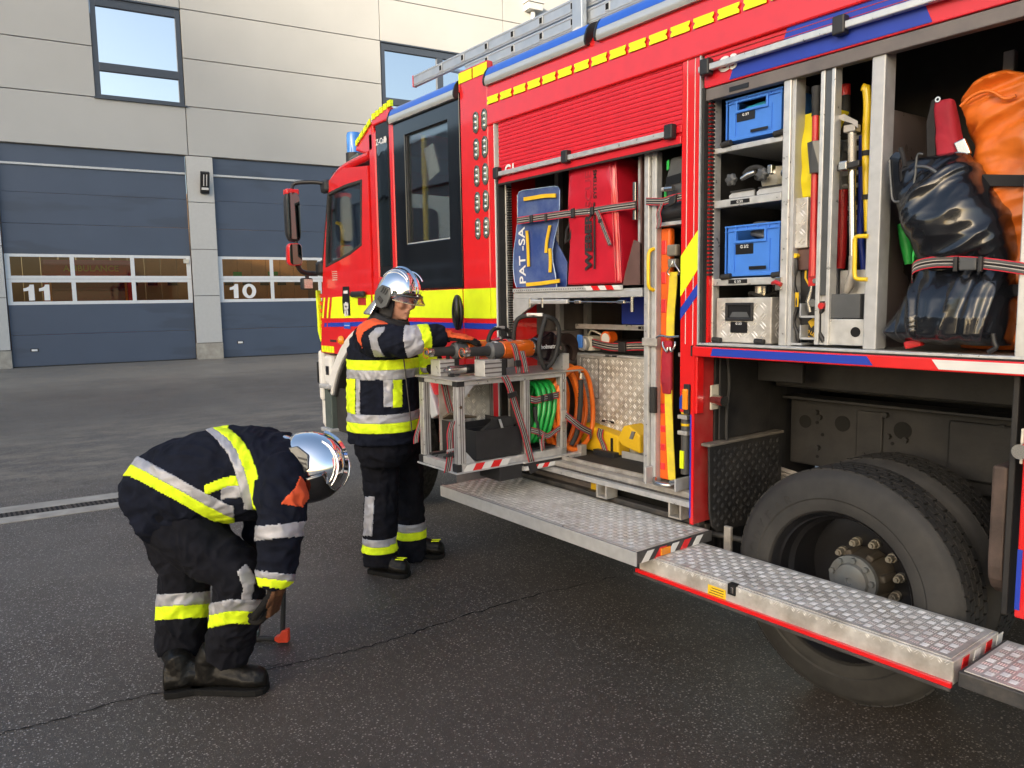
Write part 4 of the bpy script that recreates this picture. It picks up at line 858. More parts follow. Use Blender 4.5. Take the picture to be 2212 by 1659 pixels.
def chassis():
    # wheel-arch lining in front of the rear axle
    tp('arch_wall', 'chassis', -2.334, -2.325, Y0+.14, 3.6, .62, 1.345, .0)
    pl = tp('arch_plate', 'chassis', -2.315, -2.305, 3.01, 3.42, .93, 1.344, .004); MB().tube(smooth_path([(-2.295, 3.05, 1.34), (-2.29, 3.06, 1.2), (-2.295, 3.05, 1.05), (-2.29, 3.045, .93)], 5), .009).build('cable', 'black_rubber', TK, smooth=60)
    tp('bracket_rail', 'chassis', -2.30, -2.05, 3.30, 3.33, 1.20, 1.30, .006)
    tp('stop_bracket', 'cream', -2.328, -2.318, Y0+.10, Y0+.19, 1.08, 1.20, .004); MB().cyl((-2.318, Y0+.12, 1.13), (-2.24, Y0+.10, 1.13), .025).build('rubber_stop', 'steel', TK, smooth=40)
    f = [(2.90, .912), (3.49, .912), (3.50, .475), (3.03, .475), (2.97, .485), (2.93, .52), (2.91, .60)]
    fl = MB().prism([(-2.29, y, z) for y, z in f], (.012, 0, 0)).build('front_splash_guard', 'chassis', TK, bevel=.004)
    q = MB(); bars(q, (-2.278, 2.92, .50), (0, 1, 0), (0, 0, 1), (1, 0, 0), .56, .40, .030, 'duet', rise=.0025); q.build('tread_pattern', 'chassis', fl, kind='stuff')
    tp('guard_top', 'guard_dust', -2.325, -2.27, 2.895, 3.50, .912, .926, .004)
    # frame rail with holes, brackets and bolts
    rl = tp('frame_rail', 'chassis', -2.3, .7, 3.60, 3.66, .74, 1.09, .008)
    for x, z, r in ((-2.212, .968, .034), (-2.008, .98, .040), (-1.71, .983, .042)): MB().cyl((x, 3.597, z), (x, 3.604, z), r, n=24).build('rail_hole', 'slot_black', rl)
    rnd = random.Random(5)
    for i in range(34):
        x = -2.15+1.25*rnd.random(); z = .78+.28*rnd.random()
        if i % 3 == 0: MB().cyl((x, 3.597, z), (x, 3.604, z), .009, n=10).build('bolt_hole', 'slot_black', rl)
        else: MB().cyl((x, 3.60, z), (x, 3.578, z), .014, n=6).build('rail_bolt', 'chassis', rl)
    tp('rail_flange', 'chassis', -2.3, .7, 3.52, 3.66, 1.09, 1.105, .004); tp('cross_plate', 'chassis', -1.50, -1.22, 3.572, 3.598, .80, 1.06, .01)
    tp('cross_plate', 'chassis', -1.93, -1.80, 3.585, 3.598, .78, 1.06, .01); tp('sub_frame', 'chassis', -2.3, .7, 3.45, 3.62, 1.16, 1.345, .01)
    tp('far_frame_rail', 'chassis', -5.4, .7, 4.55, 4.61, .74, 1.09, .008); tp('inner_tank', 'inner_dark', -2.3, .7, 3.7, 5.2, 1.12, 1.4)
    MB().cyl((-1.615, 3.4, .43), (-1.615, 4.8, .43), .12, n=20).build('axle', 'chassis', TK, smooth=40); MB().lathe([(.05, -.2), (.2, -.1), (.24, 0), (.2, .1), (.05, .2)], (-1.615, 4.1, .45), (0, 1, 0), 20).build('differential', 'chassis', TK, smooth=50)
    for k in range(4): MB().tube(smooth_path([(-2.45, 3.55, .72-k*.022), (-2.0, 3.55, .66-k*.022), (-1.6, 3.55, .60-k*.022), (-1.2, 3.55, .66-k*.022), (-.8, 3.55, .72-k*.022)], 5), .014, 4).build('leaf_spring', 'alu_worn', TK)
    tp('far_wheel_cover', 'tyre', -2.1, -1.13, 4.75, 5.3, .0, .9, .2)
    tp('far_front_wheel_cover', 'tyre', -6.06, -5.1, 4.95, 5.25, -.05, .9, .2)
    tp('fuel_tank', 'inner_dark', -4.4, -2.6, 3.5, 4.3, .25, .75, .05)
    MB().tube([(-2.40, 2.95, .47), (-2.18, 3.02, .46), (-1.9, 3.1, .48)], .014).build('cable', 'black_rubber', TK, smooth=60)
    tp('strut', 'alu_worn', -2.25, -2.21, 2.98, 3.0, .36, .52, .004)
chassis()
def steps():
    def step(name, x0, x1, y0, y1, zt, h, edge, cell, mat, worn=False):
        s = tp(name, edge, x0, x1, y0, y1, zt-h, zt-.004, .004)
        m = .012
        p = tp('tread_plate', mat, x0+m, x1-m, y0+m, y1-m, zt-.004, zt, .001, s)
        q = MB(); bars(q, (x0+m*1.5, y0+m*1.5, zt), (1, 0, 0), (0, 1, 0), (0, 0, 1), x1-x0-3*m, y1-y0-3*m, cell, 'quint', rise=.0016); q.build('tread_pattern', 'bar_bright', p, kind='stuff')
        return s
    pm('bar_bright', (.82, .80, .76), .36, .4, var=.2, scale=30, dirt=(.36, .31, .25), dscale=8, damt=.7)
    a = step('folding_step', -3.90, -2.275, 2.405, 2.925, .505, .055, 'chassis2', .0335, 'alu_tread')
    tp('edge_rail', 'alu_matte', -3.90, -2.275, 2.399, 2.407, .44, .505, .002, a); tp('edge_strip', 'aluminium', -3.895, -2.28, 2.408, 2.418, .5055, .5075, 0, a)
    for i in range(5):
        y = 2.43+i*.085; MB().prism([(-2.2735, y, .452), (-2.2735, y+.045, .452), (-2.2735, y+.085, .498), (-2.2735, y+.04, .498)], (.002, 0, 0)).build('warning_stripe', 'red_paint' if i % 2 else 'white_paint', a)
    tp('side_lamp', 'amber', -2.274, -2.266, 2.555, 2.62, .458, .492, .003, a)
    b = step('folding_step', -2.362, -1.004, 2.512, 2.862, .457, .085, 'alu_tread', .0325, 'alu_tread')
    q = MB(); bars(q, (-2.362, 2.5115, .43), (1, 0, 0), (0, .12, 1), (0, -1, 0), 1.358, .026, .024, 'duet', rise=.002); q.build('nose_pattern', 'bar_bright', b, kind='stuff')
    tp('edge_rail', 'red_paint', -2.375, -1.004, 2.498, 2.513, .366, .384, .002, b); tp('edge_rail', 'chassis2', -2.378, -1.004, 2.490, 2.500, .358, .368, .001, b)
    pl = tp('sticker', 'sticker_yellow', -1.97, -1.88, 2.5095, 2.5115, .385, .425, 0, b)
    for i in range(3): tp('sticker_line', 'chassis', -1.962+i*.006, -1.89, 2.5085, 2.5093, .392+i*.011, .395+i*.011, 0, b)
    tp('latch_slot', 'slot_black', -1.868, -1.832, 2.506, 2.535, .415, .4595, 0, b); tp('latch_tongue', 'steel', -1.850, -1.838, 2.50, 2.53, .425, .45, .002, b)
    for i in range(4):
        y = 2.56+i*.09; MB().prism([(-1.0035, y, .385), (-1.0035, y+.045, .385), (-1.0035, y+.065, .445), (-1.0035, y+.02, .445)], (.002, 0, 0)).build('warning_stripe', 'red_paint' if i % 2 == 0 else 'white_paint', b)
    c = step('folding_step', -.985, .7, 2.50, 2.862, .437, .055, 'chassis2', .0335, 'alu_tread')
    # sill, slide and hinges below the front locker
    tp('hinge_beam', 'chassis2', -3.9, -2.36, 2.93, 2.98, .50, .53, .004); tp('hinge_beam', 'chassis2', -3.9, -2.36, 2.985, 3.02, .46, .50, .004)
    tp('sill_rail', 'aluminium', -3.90, -2.352, Y0, Y0+.035, .605, .632, .003); tp('sill_rail', 'alu_worn', -3.90, -2.352, Y0+.035, Y0+.085, .64, .668, .003); tp('sill_gutter', 'chassis2', -3.90, -2.352, Y0+.03, Y0+.09, .62, .64, .0)
    for x in (-3.02, -2.50):
        for e in (0, .07): tp('hinge_bracket', 'alu_worn', x+e, x+e+.012, Y0+.005, Y0+.09, .53, .605, .002)
        tp('hinge_bracket', 'alu_worn', x+.012, x+.07, Y0+.005, Y0+.09, .53, .54, .002)
    tp('skirt_back', 'slot_black', -3.9, -2.36, 3.05, 3.07, .3, .62, 0); tp('chock', 'yellow_block', -3.18, -3.02, 2.97, 3.04, .50, .60, .01)
    tp('locker_floor', 'black_rubber', -3.90, -2.36, Y0+.085, 3.95, .62, .667, 0)
pm('chassis2', (.05, .05, .052), .5, .2, var=.3, dirt=(.16, .14, .12), dscale=15, damt=.5)
steps()
def ladder():
    ld = empty('roof_ladder', (-3, 3.3, 3.03), 'silver aluminium ladder lying on the roof of the fire engine', 'ladder')
    yb = 3.25; zt = W(893, 163, yb).z; zb = W(893, 188, yb).z; xl = W(893, 170, yb).x
    h = zt-zb; 
    def beam(name, x0, z0, z1, y): 
        b = B(name, 'ladder', ld, x0, .7, y, y+.03, z0, z1, .004)
        for zz in (z0+.012, z1-.017): B('beam_rib', 'alu_matte', b, x0, .7, y-.004, y, zz, zz+.006, .001)
        return b
    b1 = beam('side_beam', xl, zb, zt, yb); b2 = beam('side_beam', xl+.75, zb-h*1.08, zb-.01, yb-.005)
    beam('side_beam', xl, zb, zt, yb+.42); beam('side_beam', xl+.75, zb-h*1.08, zb-.01, yb+.42)
    MB().box(xl-.012, xl, yb-.003, yb+.033, zb, zt).build('end_cap', 'amb_red', b1)
    for i in range(17):
        x = xl+.42+i*.30
        for b, z, off in ((b1, (zb+zt)/2, 0), (b2, zb-h*.55, .02)):
            if off and i < 2: continue
            r = MB().box(x-.02, x+.02, yb-.009, yb-.004, z-.026, z+.026).build('rung_socket', 'aluminium', b, bevel=.006); MB().box(x-.012, x+.012, yb-.011, yb-.008, z-.017, z+.017).build('socket_hole', 'slot_black', b)
            MB().cyl((x, yb+.03, z), (x, yb+.42, z), .016, n=10).build('rung', 'ladder', ld, smooth=50)
    x = W(1250, 60, yb-.05).x
    B('ladder_bracket', 'ladder', TK, x-.05, x+.04, yb-.06, yb-.02, 3.03, zt+.06, .006); MB().cyl((x+.03, yb-.09, 3.12), (x+.03, yb-.02, 3.12), .09, n=20).build('bracket_wheel', 'white_paint', TK, smooth=40)
    MB().box(-5.0, .6, yb, yb+.45, 3.02, zb-h*1.08).build('roof_box', 'alu_matte', TK)
ladder()
# ================================================================ locker contents
CR = {'M': (1980, 600, .3858), 'N': (2200, 1100, .4824), 'K': (1600, 1200, .4219), 'D': (2688, 0, .6076), 'E': (2688, 700, .6076), 'F': (1850, 900, .6076)}
def C(k, x, y, Y):
    c = CR[k]; return W((c[0]+c[2]*x)/1.8228, (c[1]+c[2]*y)/1.8228, Y)
def trace(k, pts, Y): return [(p.x, p.z) for p in (C(k, x, y, Y) for x, y in pts)]
def bag(name, mat, rows, parent=None, n=48, lev=40, fold=.01, fscale=9., seed=0, sup=2.6, tuck=True, crease=False, **k):
    """soft bag: rows of (z, x0, x1, y0, y1) from bottom to top"""
    rows = sorted(rows); A = np.array(rows); zz = np.linspace(A[0, 0], A[-1, 0], lev); mb = MB(); rs = []
    for i, z in enumerate(zz):
        r = [np.interp(z, A[:, 0], A[:, j]) for j in range(1, 5)]
        cx, cy, hx, hy = (r[0]+r[1])/2, (r[2]+r[3])/2, (r[1]-r[0])/2, (r[3]-r[2])/2; ring = []
        e = min(1, .55+.45*math.sin(math.pi*min(1, min(i, lev-1-i)/5+.0)/2)) if tuck else 1
        for q in range(n):
            t = 2*math.pi*q/n; c, s = math.cos(t), math.sin(t)
            c = math.copysign(abs(c)**(2/sup), c); s = math.copysign(abs(s)**(2/sup), s)
            p = Vector((cx+hx*c, cy+hy*s*e, z))
            if crease:
                if crease == 'tarp':
                    h_ = min(1, max(0, (p.z-1.68)/.08)); lo_ = Vector((p.x*15+seed+(p.x+1.25)*(p.z-1.7)*-30, p.y*5, p.z*1.8)); hi_ = Vector(((p.x*.75-p.z*.66)*9+seed, p.y*4, (p.x*.66+p.z*.75)*3.2))
                    g_ = lambda w_: sum(am_*(1-2.6*abs(noise.noise(w_*fr_+Vector((noise.noise(w_*.7)*.8, 3*k_, 0))))) for k_, (fr_, am_) in enumerate(((.55, 1.), (1.2, .55), (2.6, .18))))
                    f = g_(lo_)*(1-h_)+g_(hi_)*h_
                else:
                    w_ = Vector((p.x*fscale*.9+p.z*fscale*.5+seed, p.y*fscale, p.z*fscale*2.0-p.x*fscale)); f = 0
                    for k_, (fr_, am_) in enumerate(((.7, 1.), (1.6, .5), (3.6, .16))): f += am_*(1-2.5*abs(noise.noise(w_*fr_+Vector((noise.noise(w_*.6), k_*5, noise.noise(w_*.6+Vector((4, 4, 4))))))))
            else: f = noise.fractal(Vector((p.x*fscale+seed, p.y*fscale, p.z*fscale*.75)), 1, 2, 3)+.6*abs(noise.noise(Vector((p.x*fscale*1.7+p.z*fscale+seed, p.y*4, p.z*fscale*.5))))
            ring.append(p+Vector((c*.5, s, 0))*f*fold)
        rs.append(ring)
    mb.rings(rs); return mb.build(name, mat, parent, smooth=85, sub=0 if crease else 1, **k)
def coil(mb, c, ax, r, n, pitch, rt_, seed=0, squash=1., seg=36, mi=0):
    c, ax = Vector(c), Vector(ax).normalized(); a, b = frame(ax); rnd = random.Random(seed)
    for i in range(n):
        o = c+ax*(pitch*(i-(n-1)/2)); rr = r*rnd.uniform(.9, 1.04); d = Vector((rnd.uniform(-.012, .012), rnd.uniform(-.01, .01), rnd.uniform(-.012, .012)))
        mb.tube([o+d+a*rr*math.cos(t)+b*rr*squash*math.sin(t)+ax*.01*math.sin(t+i) for t in (2*math.pi*q/seg for q in range(seg))], rt_, 8, mi, closed=True)
    return mb
# ---------------------------------------------------------------- front locker fittings (truck parts)
def locker_one():
    tp('locker_wall', 'inner_grey', -3.90, -3.885, Y0+.30, 3.95, .66, 2.72, 0); tp('locker_wall', 'inner_dark', -3.90, -2.36, 3.95, 3.98, .66, 2.72, 0); tp('locker_ceiling', 'inner_dark', -3.9, -2.36, Y0+.06, 3.95, 2.70, 2.72, 0)
    tp('locker_side', 'inner_dark', -2.365, -2.352, Y0+.05, 3.95, .66, 2.70, 0)
    for y, x in ((3.30, -3.86), (3.55, -3.86)): tp('inner_post', 'alu_matte', x, x+.04, y, y+.04, .66, 2.7, .003)
    tp('perforated_post', 'alu_matte', -3.43, -3.39, 3.10, 3.14, 1.72, 2.68, .003)
    # hanging tray
    ty = 2.92
    t = tp('hanging_tray', 'alu_matte', -3.825, -2.735, ty+.004, 3.6, 1.628, 1.664, .004); tp('tray_floor', 'alu_matte', -3.82, -2.74, ty+.01, 3.6, 1.664, 1.674, 0, t)
    lip = tp('tray_lip', 'aluminium', -3.82, -2.868, ty-.004, ty+.002, 1.668, 1.692, .001, t)
    for i in range(46): MB().cyl((-3.80+i*.0202, ty-.0055, 1.680), (-3.80+i*.0202, ty-.003, 1.680), .0032, n=6).build('lip_hole', 'slot_black', lip)
    for i in range(5):
        x = -3.14+i*.054; MB().prism([(x, ty-.0075, 1.668), (x+.054, ty-.0075, 1.668), (x+.034, ty-.0075, 1.692), (x-.02, ty-.0075, 1.692)], (0, .0015, 0)).build('warning_stripe', 'white_paint' if i % 2 == 0 else 'red_paint', t)
    MB().xz([(-2.87, 1.69), (-2.735, 1.69), (-2.735, 1.90), (-2.79, 1.92), (-2.85, 1.76)], ty+.0, ty+.006).build('tray_side', 'brown_panel', t)
    MB().box(-2.745, -2.735, ty, 3.5, 1.69, 2.36).build('tray_wall', 'brown_panel', t); tp('tray_post', 'aluminium', -2.79, -2.765, ty+.03, ty+.05, 1.69, 2.34, .002, t)
    tp('tray_handle', 'steel', -2.795, -2.775, ty-.004, ty+.01, 2.02, 2.21, .002, t)
    br = MB(); br.xz([(-3.825, 1.49), (-3.73, 1.54), (-3.60, 1.60), (-3.60, 1.628), (-3.825, 1.628)], ty, ty+.02); br.build('tray_bracket', 'alu_matte', t, bevel=.003)
    for x in (-3.64, -3.52): MB().cyl((x, ty-.01, 1.575), (x, ty-.01, 1.63), .008).build('bracket_pin', 'steel', t)
    tp('gas_strut', 'aluminium', -3.66, -3.30, ty-.012, ty+.012, 1.595, 1.622, .006, t); MB().cyl((-3.30, ty, 1.607), (-2.80, ty, 1.600), .004).build('pull_rod', 'steel', t)
    MB().cyl((-2.80, ty, 1.55), (-2.80, ty, 1.63), .010).build('rod_pin', 'steel', t); tp('rod_clevis', 'steel', -3.24, -3.19, ty-.01, ty+.01, 1.596, 1.616, .003, t); tp('rod_clevis', 'steel', -2.90, -2.85, ty-.01, ty+.01, 1.594, 1.612, .003, t)
    tp('rod_knob', 'tool_red', -2.705, -2.69, ty-.01, ty+.01, 1.585, 1.605, .003, t)
    # aluminium post and side bay
    tp('bay_post', 'aluminium', -2.700, -2.668, 2.90, 2.95, .668, 2.34, .003); tp('bay_post', 'alu_matte', -2.666, -2.632, 2.915, 2.96, .668, 2.34, .006)
    tp('bay_wall', 'inner_dark', -2.66, -2.65, 2.96, 3.5, .67, 2.4, 0); tp('bay_shelf', 'aluminium', -2.632, -2.43, 2.91, 3.3, 1.972, 1.990, .002); tp('bay_back', 'inner_dark', -2.65, -2.36, 3.30, 3.31, .67, 2.6, 0)
    tp('shackle_plate', 'alu_matte', -2.655, -2.645, 2.86, 3.0, .67, .76, .004); tp('shackle_plate', 'alu_matte', -2.45, -2.44, 2.85, 3.0, .67, .735, .004); tp('shackle_plate', 'alu_worn', -2.655, -2.44, 2.87, 3.0, .667, .675, 0)
    # treadplate locker box at the back
    y = 3.35; b = tp('inner_chest', 'alu_tread', -3.71, -2.66, y, 3.9, .667, 1.262, .004)
    tp('chest_lid', 'alu_matte', -3.70, -2.66, y-.01, 3.9, 1.262, 1.275, .003, b)
    q = MB(); bars(q, (-3.70, y, .69), (1, 0, 0), (0, 0, 1), (0, -1, 0), 1.02, .56, .037, 'duet', rise=.003); q.build('tread_pattern', 'bar_bright', b, kind='stuff')
    for x0, x1, z0, z1 in ((-3.66, -3.50, .99, 1.245),):
        fr = ring_panel(rect(x0, x1, z0, z1), rect(x0+.003, x1-.003, z0+.003, z1-.003), y-.004, y-.001); fr.build('access_flap', 'joint_dark', b)
    plate(b, -3.47, -3.36, .845, .860, y-.004, ['Unterbau']); plate(b, -3.43, -3.33, 1.263, 1.274, y-.011, ['G 1/6'])
    tp('upper_shelf', 'aluminium', -3.72, -2.66, y, y+.02, 1.43, 1.462, .003); tp('shelf_board', 'alu_matte', -3.72, -2.66, y+.02, 3.9, 1.43, 1.44, 0); plate(TK, -3.16, -3.08, 1.438, 1.455, y-.001, ['G 1/5'])
    so_ = tp('socket_base', 'cream', -3.665, -3.56, y+.0, y+.10, 1.29, 1.385, .01); MB().lathe([(.045, 0), (.045, .03), (.038, .036), (.001, .036)], (-3.625, y+.0, 1.335), (0, -1, 0), 24).build('socket_cover', 'alu_matte', so_, smooth=40)
    tp('socket_flap', 'crate_blue', -3.655, -3.605, y-.05, y-.034, 1.31, 1.395, .008, so_)
    tp('cable_tray', 'inner_grey', -3.88, -3.72, 3.2, 3.4, 1.20, 1.42, .006); tp('floor_mat', 'black_rubber', -3.88, -2.66, 2.96, 3.34, .667, .670, 0)
    for a, b_ in ((-3.86, -2.72),): tp('slide_channel', 'alu_worn', a, b_, 2.945, 2.965, .667, .69, .003)
locker_one()
def shield_board():
    s = empty('protection_board', C('M', 330, 1380, 2.93), 'clear blue plastic rescue board with yellow handles and PAT-SA lettering', 'board')
    o = [(150, 440), (165, 405), (200, 388), (520, 345), (560, 350), (580, 385), (578, 560), (565, 720), (525, 880), (505, 1000), (510, 1120), (535, 1240), (550, 1380), (140, 1380), (118, 1310), (105, 1180), (112, 1000), (135, 840), (150, 680)]
    MB().xz(trace('M', o, 2.93), 2.93, 2.938).build('front_sheet', 'board_blue', s, bevel=.002)
    MB().xz(trace('M', [(500, 640), (540, 900), (655, 1120), (650, 1380), (520, 1380)], 2.965), 2.965, 2.972).build('rear_sheet', 'board_blue', s, bevel=.002)
    MB().tube(trace3('M', o[5:13], 2.928), .0028, 6).build('sheet_edge', 'board_edge', s); MB().tube(trace3('M', o[13:]+o[:5], 2.928), .0024, 6).build('sheet_edge', 'board_edge', s)
    for i, pts in enumerate([[(215, 478), (320, 462), (420, 445), (540, 440)], [(245, 800), (255, 960), (262, 1165)], [(480, 745), (450, 900), (440, 1025)], [(480, 980), (485, 1100), (482, 1225)], [(240, 1350), (400, 1335), (580, 1310)]]):
        P = smooth_path(trace3('M', pts, 2.918), 4); wv = Vector((0, 0, 1)) if i in (0, 4) else Vector((1, 0, 0))
        MB().rings([[p+wv*.011+Vector((0, -.003, 0)), p+wv*.011+Vector((0, .003, 0)), p-wv*.011+Vector((0, .003, 0)), p-wv*.011+Vector((0, -.003, 0))] for p in P]).build('handle_strap', 'yellow_strap', s)
    p = C('M', 235, 1345, 2.928)
    text('lettering', 'PAT -SA', p, (-.02, 0, 1), (-1, 0, -.02), .088, 'white_print', s, .0005, .001, sx=1.12)
def trace3(k, pts, Y): return [C(k, x, y, Y) for x, y in pts]
shield_board()
def red_bag():
    b0 = C('M', 655, 1365, 2.91); b1 = C('M', 1220, 1358, 2.91); t0 = C('M', 665, 150, 2.91); t1 = C('M', 1150, 95, 2.91)
    s = empty('rescue_bag', ((b0.x+b1.x)/2, 2.98, b0.z), 'red vinyl equipment bag printed WEBER RESCUE SYSTEMS standing on the hanging tray', 'bag')
    z0, z1 = b0.z, 2.37; yb = 3.11
    def sx0(z): return -3.308+.02*(z-z0)/(z1-z0)
    def sx1(z): return -2.872-.045*(z-z0)/(z1-z0)
    bag('cover', 'vinyl_red', [(z0+h, sx0(z0+h), sx1(z0+h), 2.905+.006*math.sin(h*9), yb) for h in np.linspace(0, z1-z0, 9)], s, n=72, lev=48, fold=.007, fscale=5, sup=9, tuck=False)
    MB().tube([(sx1(z)+.002, 2.912, z) for z in np.linspace(z0+.01, z1-.01, 14)], .005, 8).build('piping', 'vinyl_red', s, smooth=60); MB().tube([(sx1(z)-.03, 2.903, z) for z in np.linspace(z0+.01, z1-.02, 14)], .003, 8).build('seam', 'vinyl_red', s, smooth=60)
    up_ = (0, 0, 1); xd = (-1, 0, 0)
    p = C('M', 905, 1195, 2.898); text('lettering', 'WEBER', p, up_, xd, .072, 'black_cloth', s, .0008, .003, sx=1.28)
    p = C('M', 905, 745, 2.898); text('lettering', 'RESCUE', p, up_, xd, .070, 'red_cloth', s, .0006, .001, sx=1.20)
    p = C('M', 955, 470, 2.898); text('lettering', 'SYSTEMS', p, up_, xd, .033, 'black_cloth', s, .0006, .0008, sx=1.2)
    a, b = C('M', 935, 1190, 2.898), C('M', 940, 510, 2.898); MB().box(a.x-.006, a.x+.006, 2.897, 2.899, a.z, b.z).build('underline', 'black_cloth', s)
    # belts across the tray
    st = strap('securing_strap', trace3('M', [(145, 700), (330, 672), (560, 640), (720, 618), (900, 600)], 2.893), (0, 0, 1), .042, label='striped webbing strap with buckles holding the blue board and red bag', cat='strap')
    def buck(u, v, w, h, mat='black_plastic', y=2.886): 
        p = C('M', u, v, y); return MB().obox(p, (w, 0, .1*w), (0, .008, 0), (0, 0, h)).build('buckle', mat, st, bevel=.004)
    strap('strap_tail', trace3('M', [(920, 598), (1100, 568), (1350, 535)], 2.894), (0, 0, 1), .042, st); strap('strap_end', trace3('M', [(960, 600), (1000, 700), (1050, 830), (1095, 945)], 2.883), (.95, 0, .25), .032, st)
    buck(290, 680, .012, .022); buck(440, 668, .008, .024); buck(715, 620, .012, .026); buck(910, 600, .012, .022); buck(1000, 700, .015, .010)
    MB().tube(trace3('M', [(700, 690), (650, 800), (640, 930), (690, 880), (715, 720)], 2.92), .008, 6).build('loose_tail', 'black_cloth', st)
red_bag()
def side_bay():
    # grey medical case with green labels on the small shelf
    m = empty('monitor_case', (-2.53, 3.0, 1.99), 'grey instrument case with green labels on the small upper shelf', 'case')
    MB().xz([(-2.615, 1.995), (-2.44, 1.995), (-2.44, 2.30), (-2.57, 2.30), (-2.61, 2.15)], 2.94, 3.15).build('shell', 'med_grey', m, bevel=.015)
    for u, v in ((1685, 130), (1660, 430)):
        p = C('M', u, v, 2.935); MB().obox(p, (.007, 0, .003), (0, .002, 0), (0, 0, .022)).build('green_label', 'green_print', m)
    p = C('M', 1660, 375, 2.90); MB().cyl(p, p+Vector((.05, 0, -.003)), .014).build('valve', 'steel', m, smooth=40); MB().cyl(p+Vector((-.004, -.001, 0)), p+Vector((-.018, -.001, 0)), .011).build('valve_knob', 'alu_matte', m, smooth=40)
    p = C('M', 1740, 280, 2.937); MB().obox(p, (.045, 0, .004), (0, .002, 0), (0, 0, .022)).build('screen', 'black_satin', m)
    MB().cyl((-2.60, 2.93, 2.03), (-2.42, 2.93, 2.045), .032, n=20).build('black_roll', 'black_plastic', m, smooth=50)
    st = strap('shelf_strap', trace3('M', [(1465, 500), (1560, 502), (1640, 500), (1720, 475), (1830, 450)], 2.885), (0, 0, 1), .036, label='short striped strap buckled across the grey case', cat='strap')
    strap('strap_end', trace3('M', [(1625, 520), (1590, 620), (1600, 700), (1585, 775)], 2.88), (1, 0, .1), .026, st); p = C('M', 1735, 490, 2.875); MB().obox(p, (.022, 0, .006), (0, .008, 0), (.004, 0, .022)).build('buckle', 'black_plastic', st, bevel=.004)
    # orange stretcher board on edge
    b = empty('stretcher_board', (-2.585, 3.0, .68), 'orange plastic stretcher board standing upright beside the aluminium post', 'stretcher')
    MB().box(-2.632, -2.568, 2.945, 2.985, .69, 1.965).build('board', 'orange_plastic', b, bevel=.012)
    for z, h in ((.76, .035), (.86, .035), (.955, .035), (1.06, .05), (1.22, .07), (1.40, .06), (1.58, .07), (1.72, .06), (1.87, .07)):
        MB().box(-2.622, -2.590, 2.940, 2.948, z-h/2, z+h/2).build('hand_hole', 'amb_red', b, bevel=.012)
    # ratchet strap
    r = empty('ratchet_strap', (-2.52, 2.93, .70), 'yellow lashing strap with ratchet, hooks and a red sleeve hanging upright', 'strap')
    def web(name, mat, pts, w, y=2.915, n=4):
        P = smooth_path(trace3('N', pts, y), n); return MB().rings([[p+Vector((w, -.003, 0)), p+Vector((w, .003, 0)), p+Vector((-w, .003, 0)), p+Vector((-w, -.003, 0))] for p in P]).build(name, mat, r)
    web('upper_web', 'yellow_web', [(940, -60), (930, 100), (915, 280), (910, 470)], .024); web('lower_web', 'yellow_web', [(895, 900), (900, 1100), (910, 1350), (925, 1640)], .0225)
    bag('red_sleeve', 'red_cloth', [(1.14, -2.583, -2.527, 2.90, 2.93), (1.20, -2.59, -2.522, 2.90, 2.93), (1.30, -2.588, -2.525, 2.90, 2.93), (1.41, -2.574, -2.522, 2.90, 2.93)], r, n=24, lev=24, fold=.006, fscale=28)
    p = C('M', 1742, 1000, 2.91); MB().obox(p, (.032, 0, 0), (0, .016, 0), (0, 0, .028)).build('ratchet_body', 'cream_grey', r, bevel=.008); p2 = C('M', 1742, 1130, 2.91); MB().obox(p2, (.026, 0, 0), (0, .014, 0), (0, 0, .02)).build('ratchet_frame', 'cream_grey', r, bevel=.004)
    for s in (-1, 1): MB().tube(smooth_path([C('M', 1742+s*8, 1100, 2.90), C('M', 1742+s*20, 1150, 2.895), C('M', 1742+s*62, 1220, 2.895), C('M', 1742+s*40, 1255, 2.90)], 4), .004, 8).build('wire_hook', 'steel', r, smooth=60)
    for s in (-1, 1): MB().tube(smooth_path([C('N', 900+s*50, 510, 2.90), C('N', 900+s*48, 545, 2.893), C('N', 900+s*18, 590, 2.89), C('N', 900+s*10, 555, 2.893)], 4), .006, 8).build('claw_hook', 'steel', r, smooth=60)
    MB().tube(smooth_path(trace3('N', [(795, 480), (830, 460), (900, 470), (985, 465)], 2.89), 4), .006, 8).build('chain_pin', 'steel', r, smooth=60)
    # grey hydraulic ram upright
    g = empty('grey_ram', (-2.475, 2.96, .72), 'slim grey cylinder with yellow bands clipped upright in the side bay', 'cylinder')
    MB().cyl((-2.474, 2.965, .74), (-2.474, 2.965, 1.75), .024, n=20).build('barrel', 'grey_cyl', g, smooth=40)
    for z in (.985, 1.20, 1.045): MB().cyl((-2.474, 2.965, z), (-2.474, 2.965, z+.012), .0255, n=20).build('yellow_ring', 'yellow_metal', g, smooth=40)
    for z in (.94, 1.02, 1.33): MB().box(-2.505, -2.445, 2.935, 2.99, z, z+.02).build('clip', 'aluminium', g, bevel=.003)
    MB().box(-2.49, -2.465, 2.937, 2.942, .77, .86).build('label', 'lime', g)
    # little bits on the post
    h = MB().tube(smooth_path([(-2.648, 2.915, 1.66), (-2.652, 2.885, 1.68), (-2.653, 2.882, 1.76), (-2.652, 2.885, 1.845), (-2.648, 2.915, 1.865)], 5), .010, 10).build('post_handle', 'yellow_metal', TK, smooth=60)
    MB().cyl((-2.632, 2.90, 1.04), (-2.632, 2.90, 1.17), .020, n=16).build('foam_grip', 'black_rubber', TK, smooth=40); tp('strap_bracket', 'alu_worn', -2.70, -2.60, 2.885, 2.90, 1.38, 1.42, .003)
    sh = empty('shackle', (-2.56, 2.9, .68), 'steel bow shackle lying at the foot of the yellow strap', 'shackle')
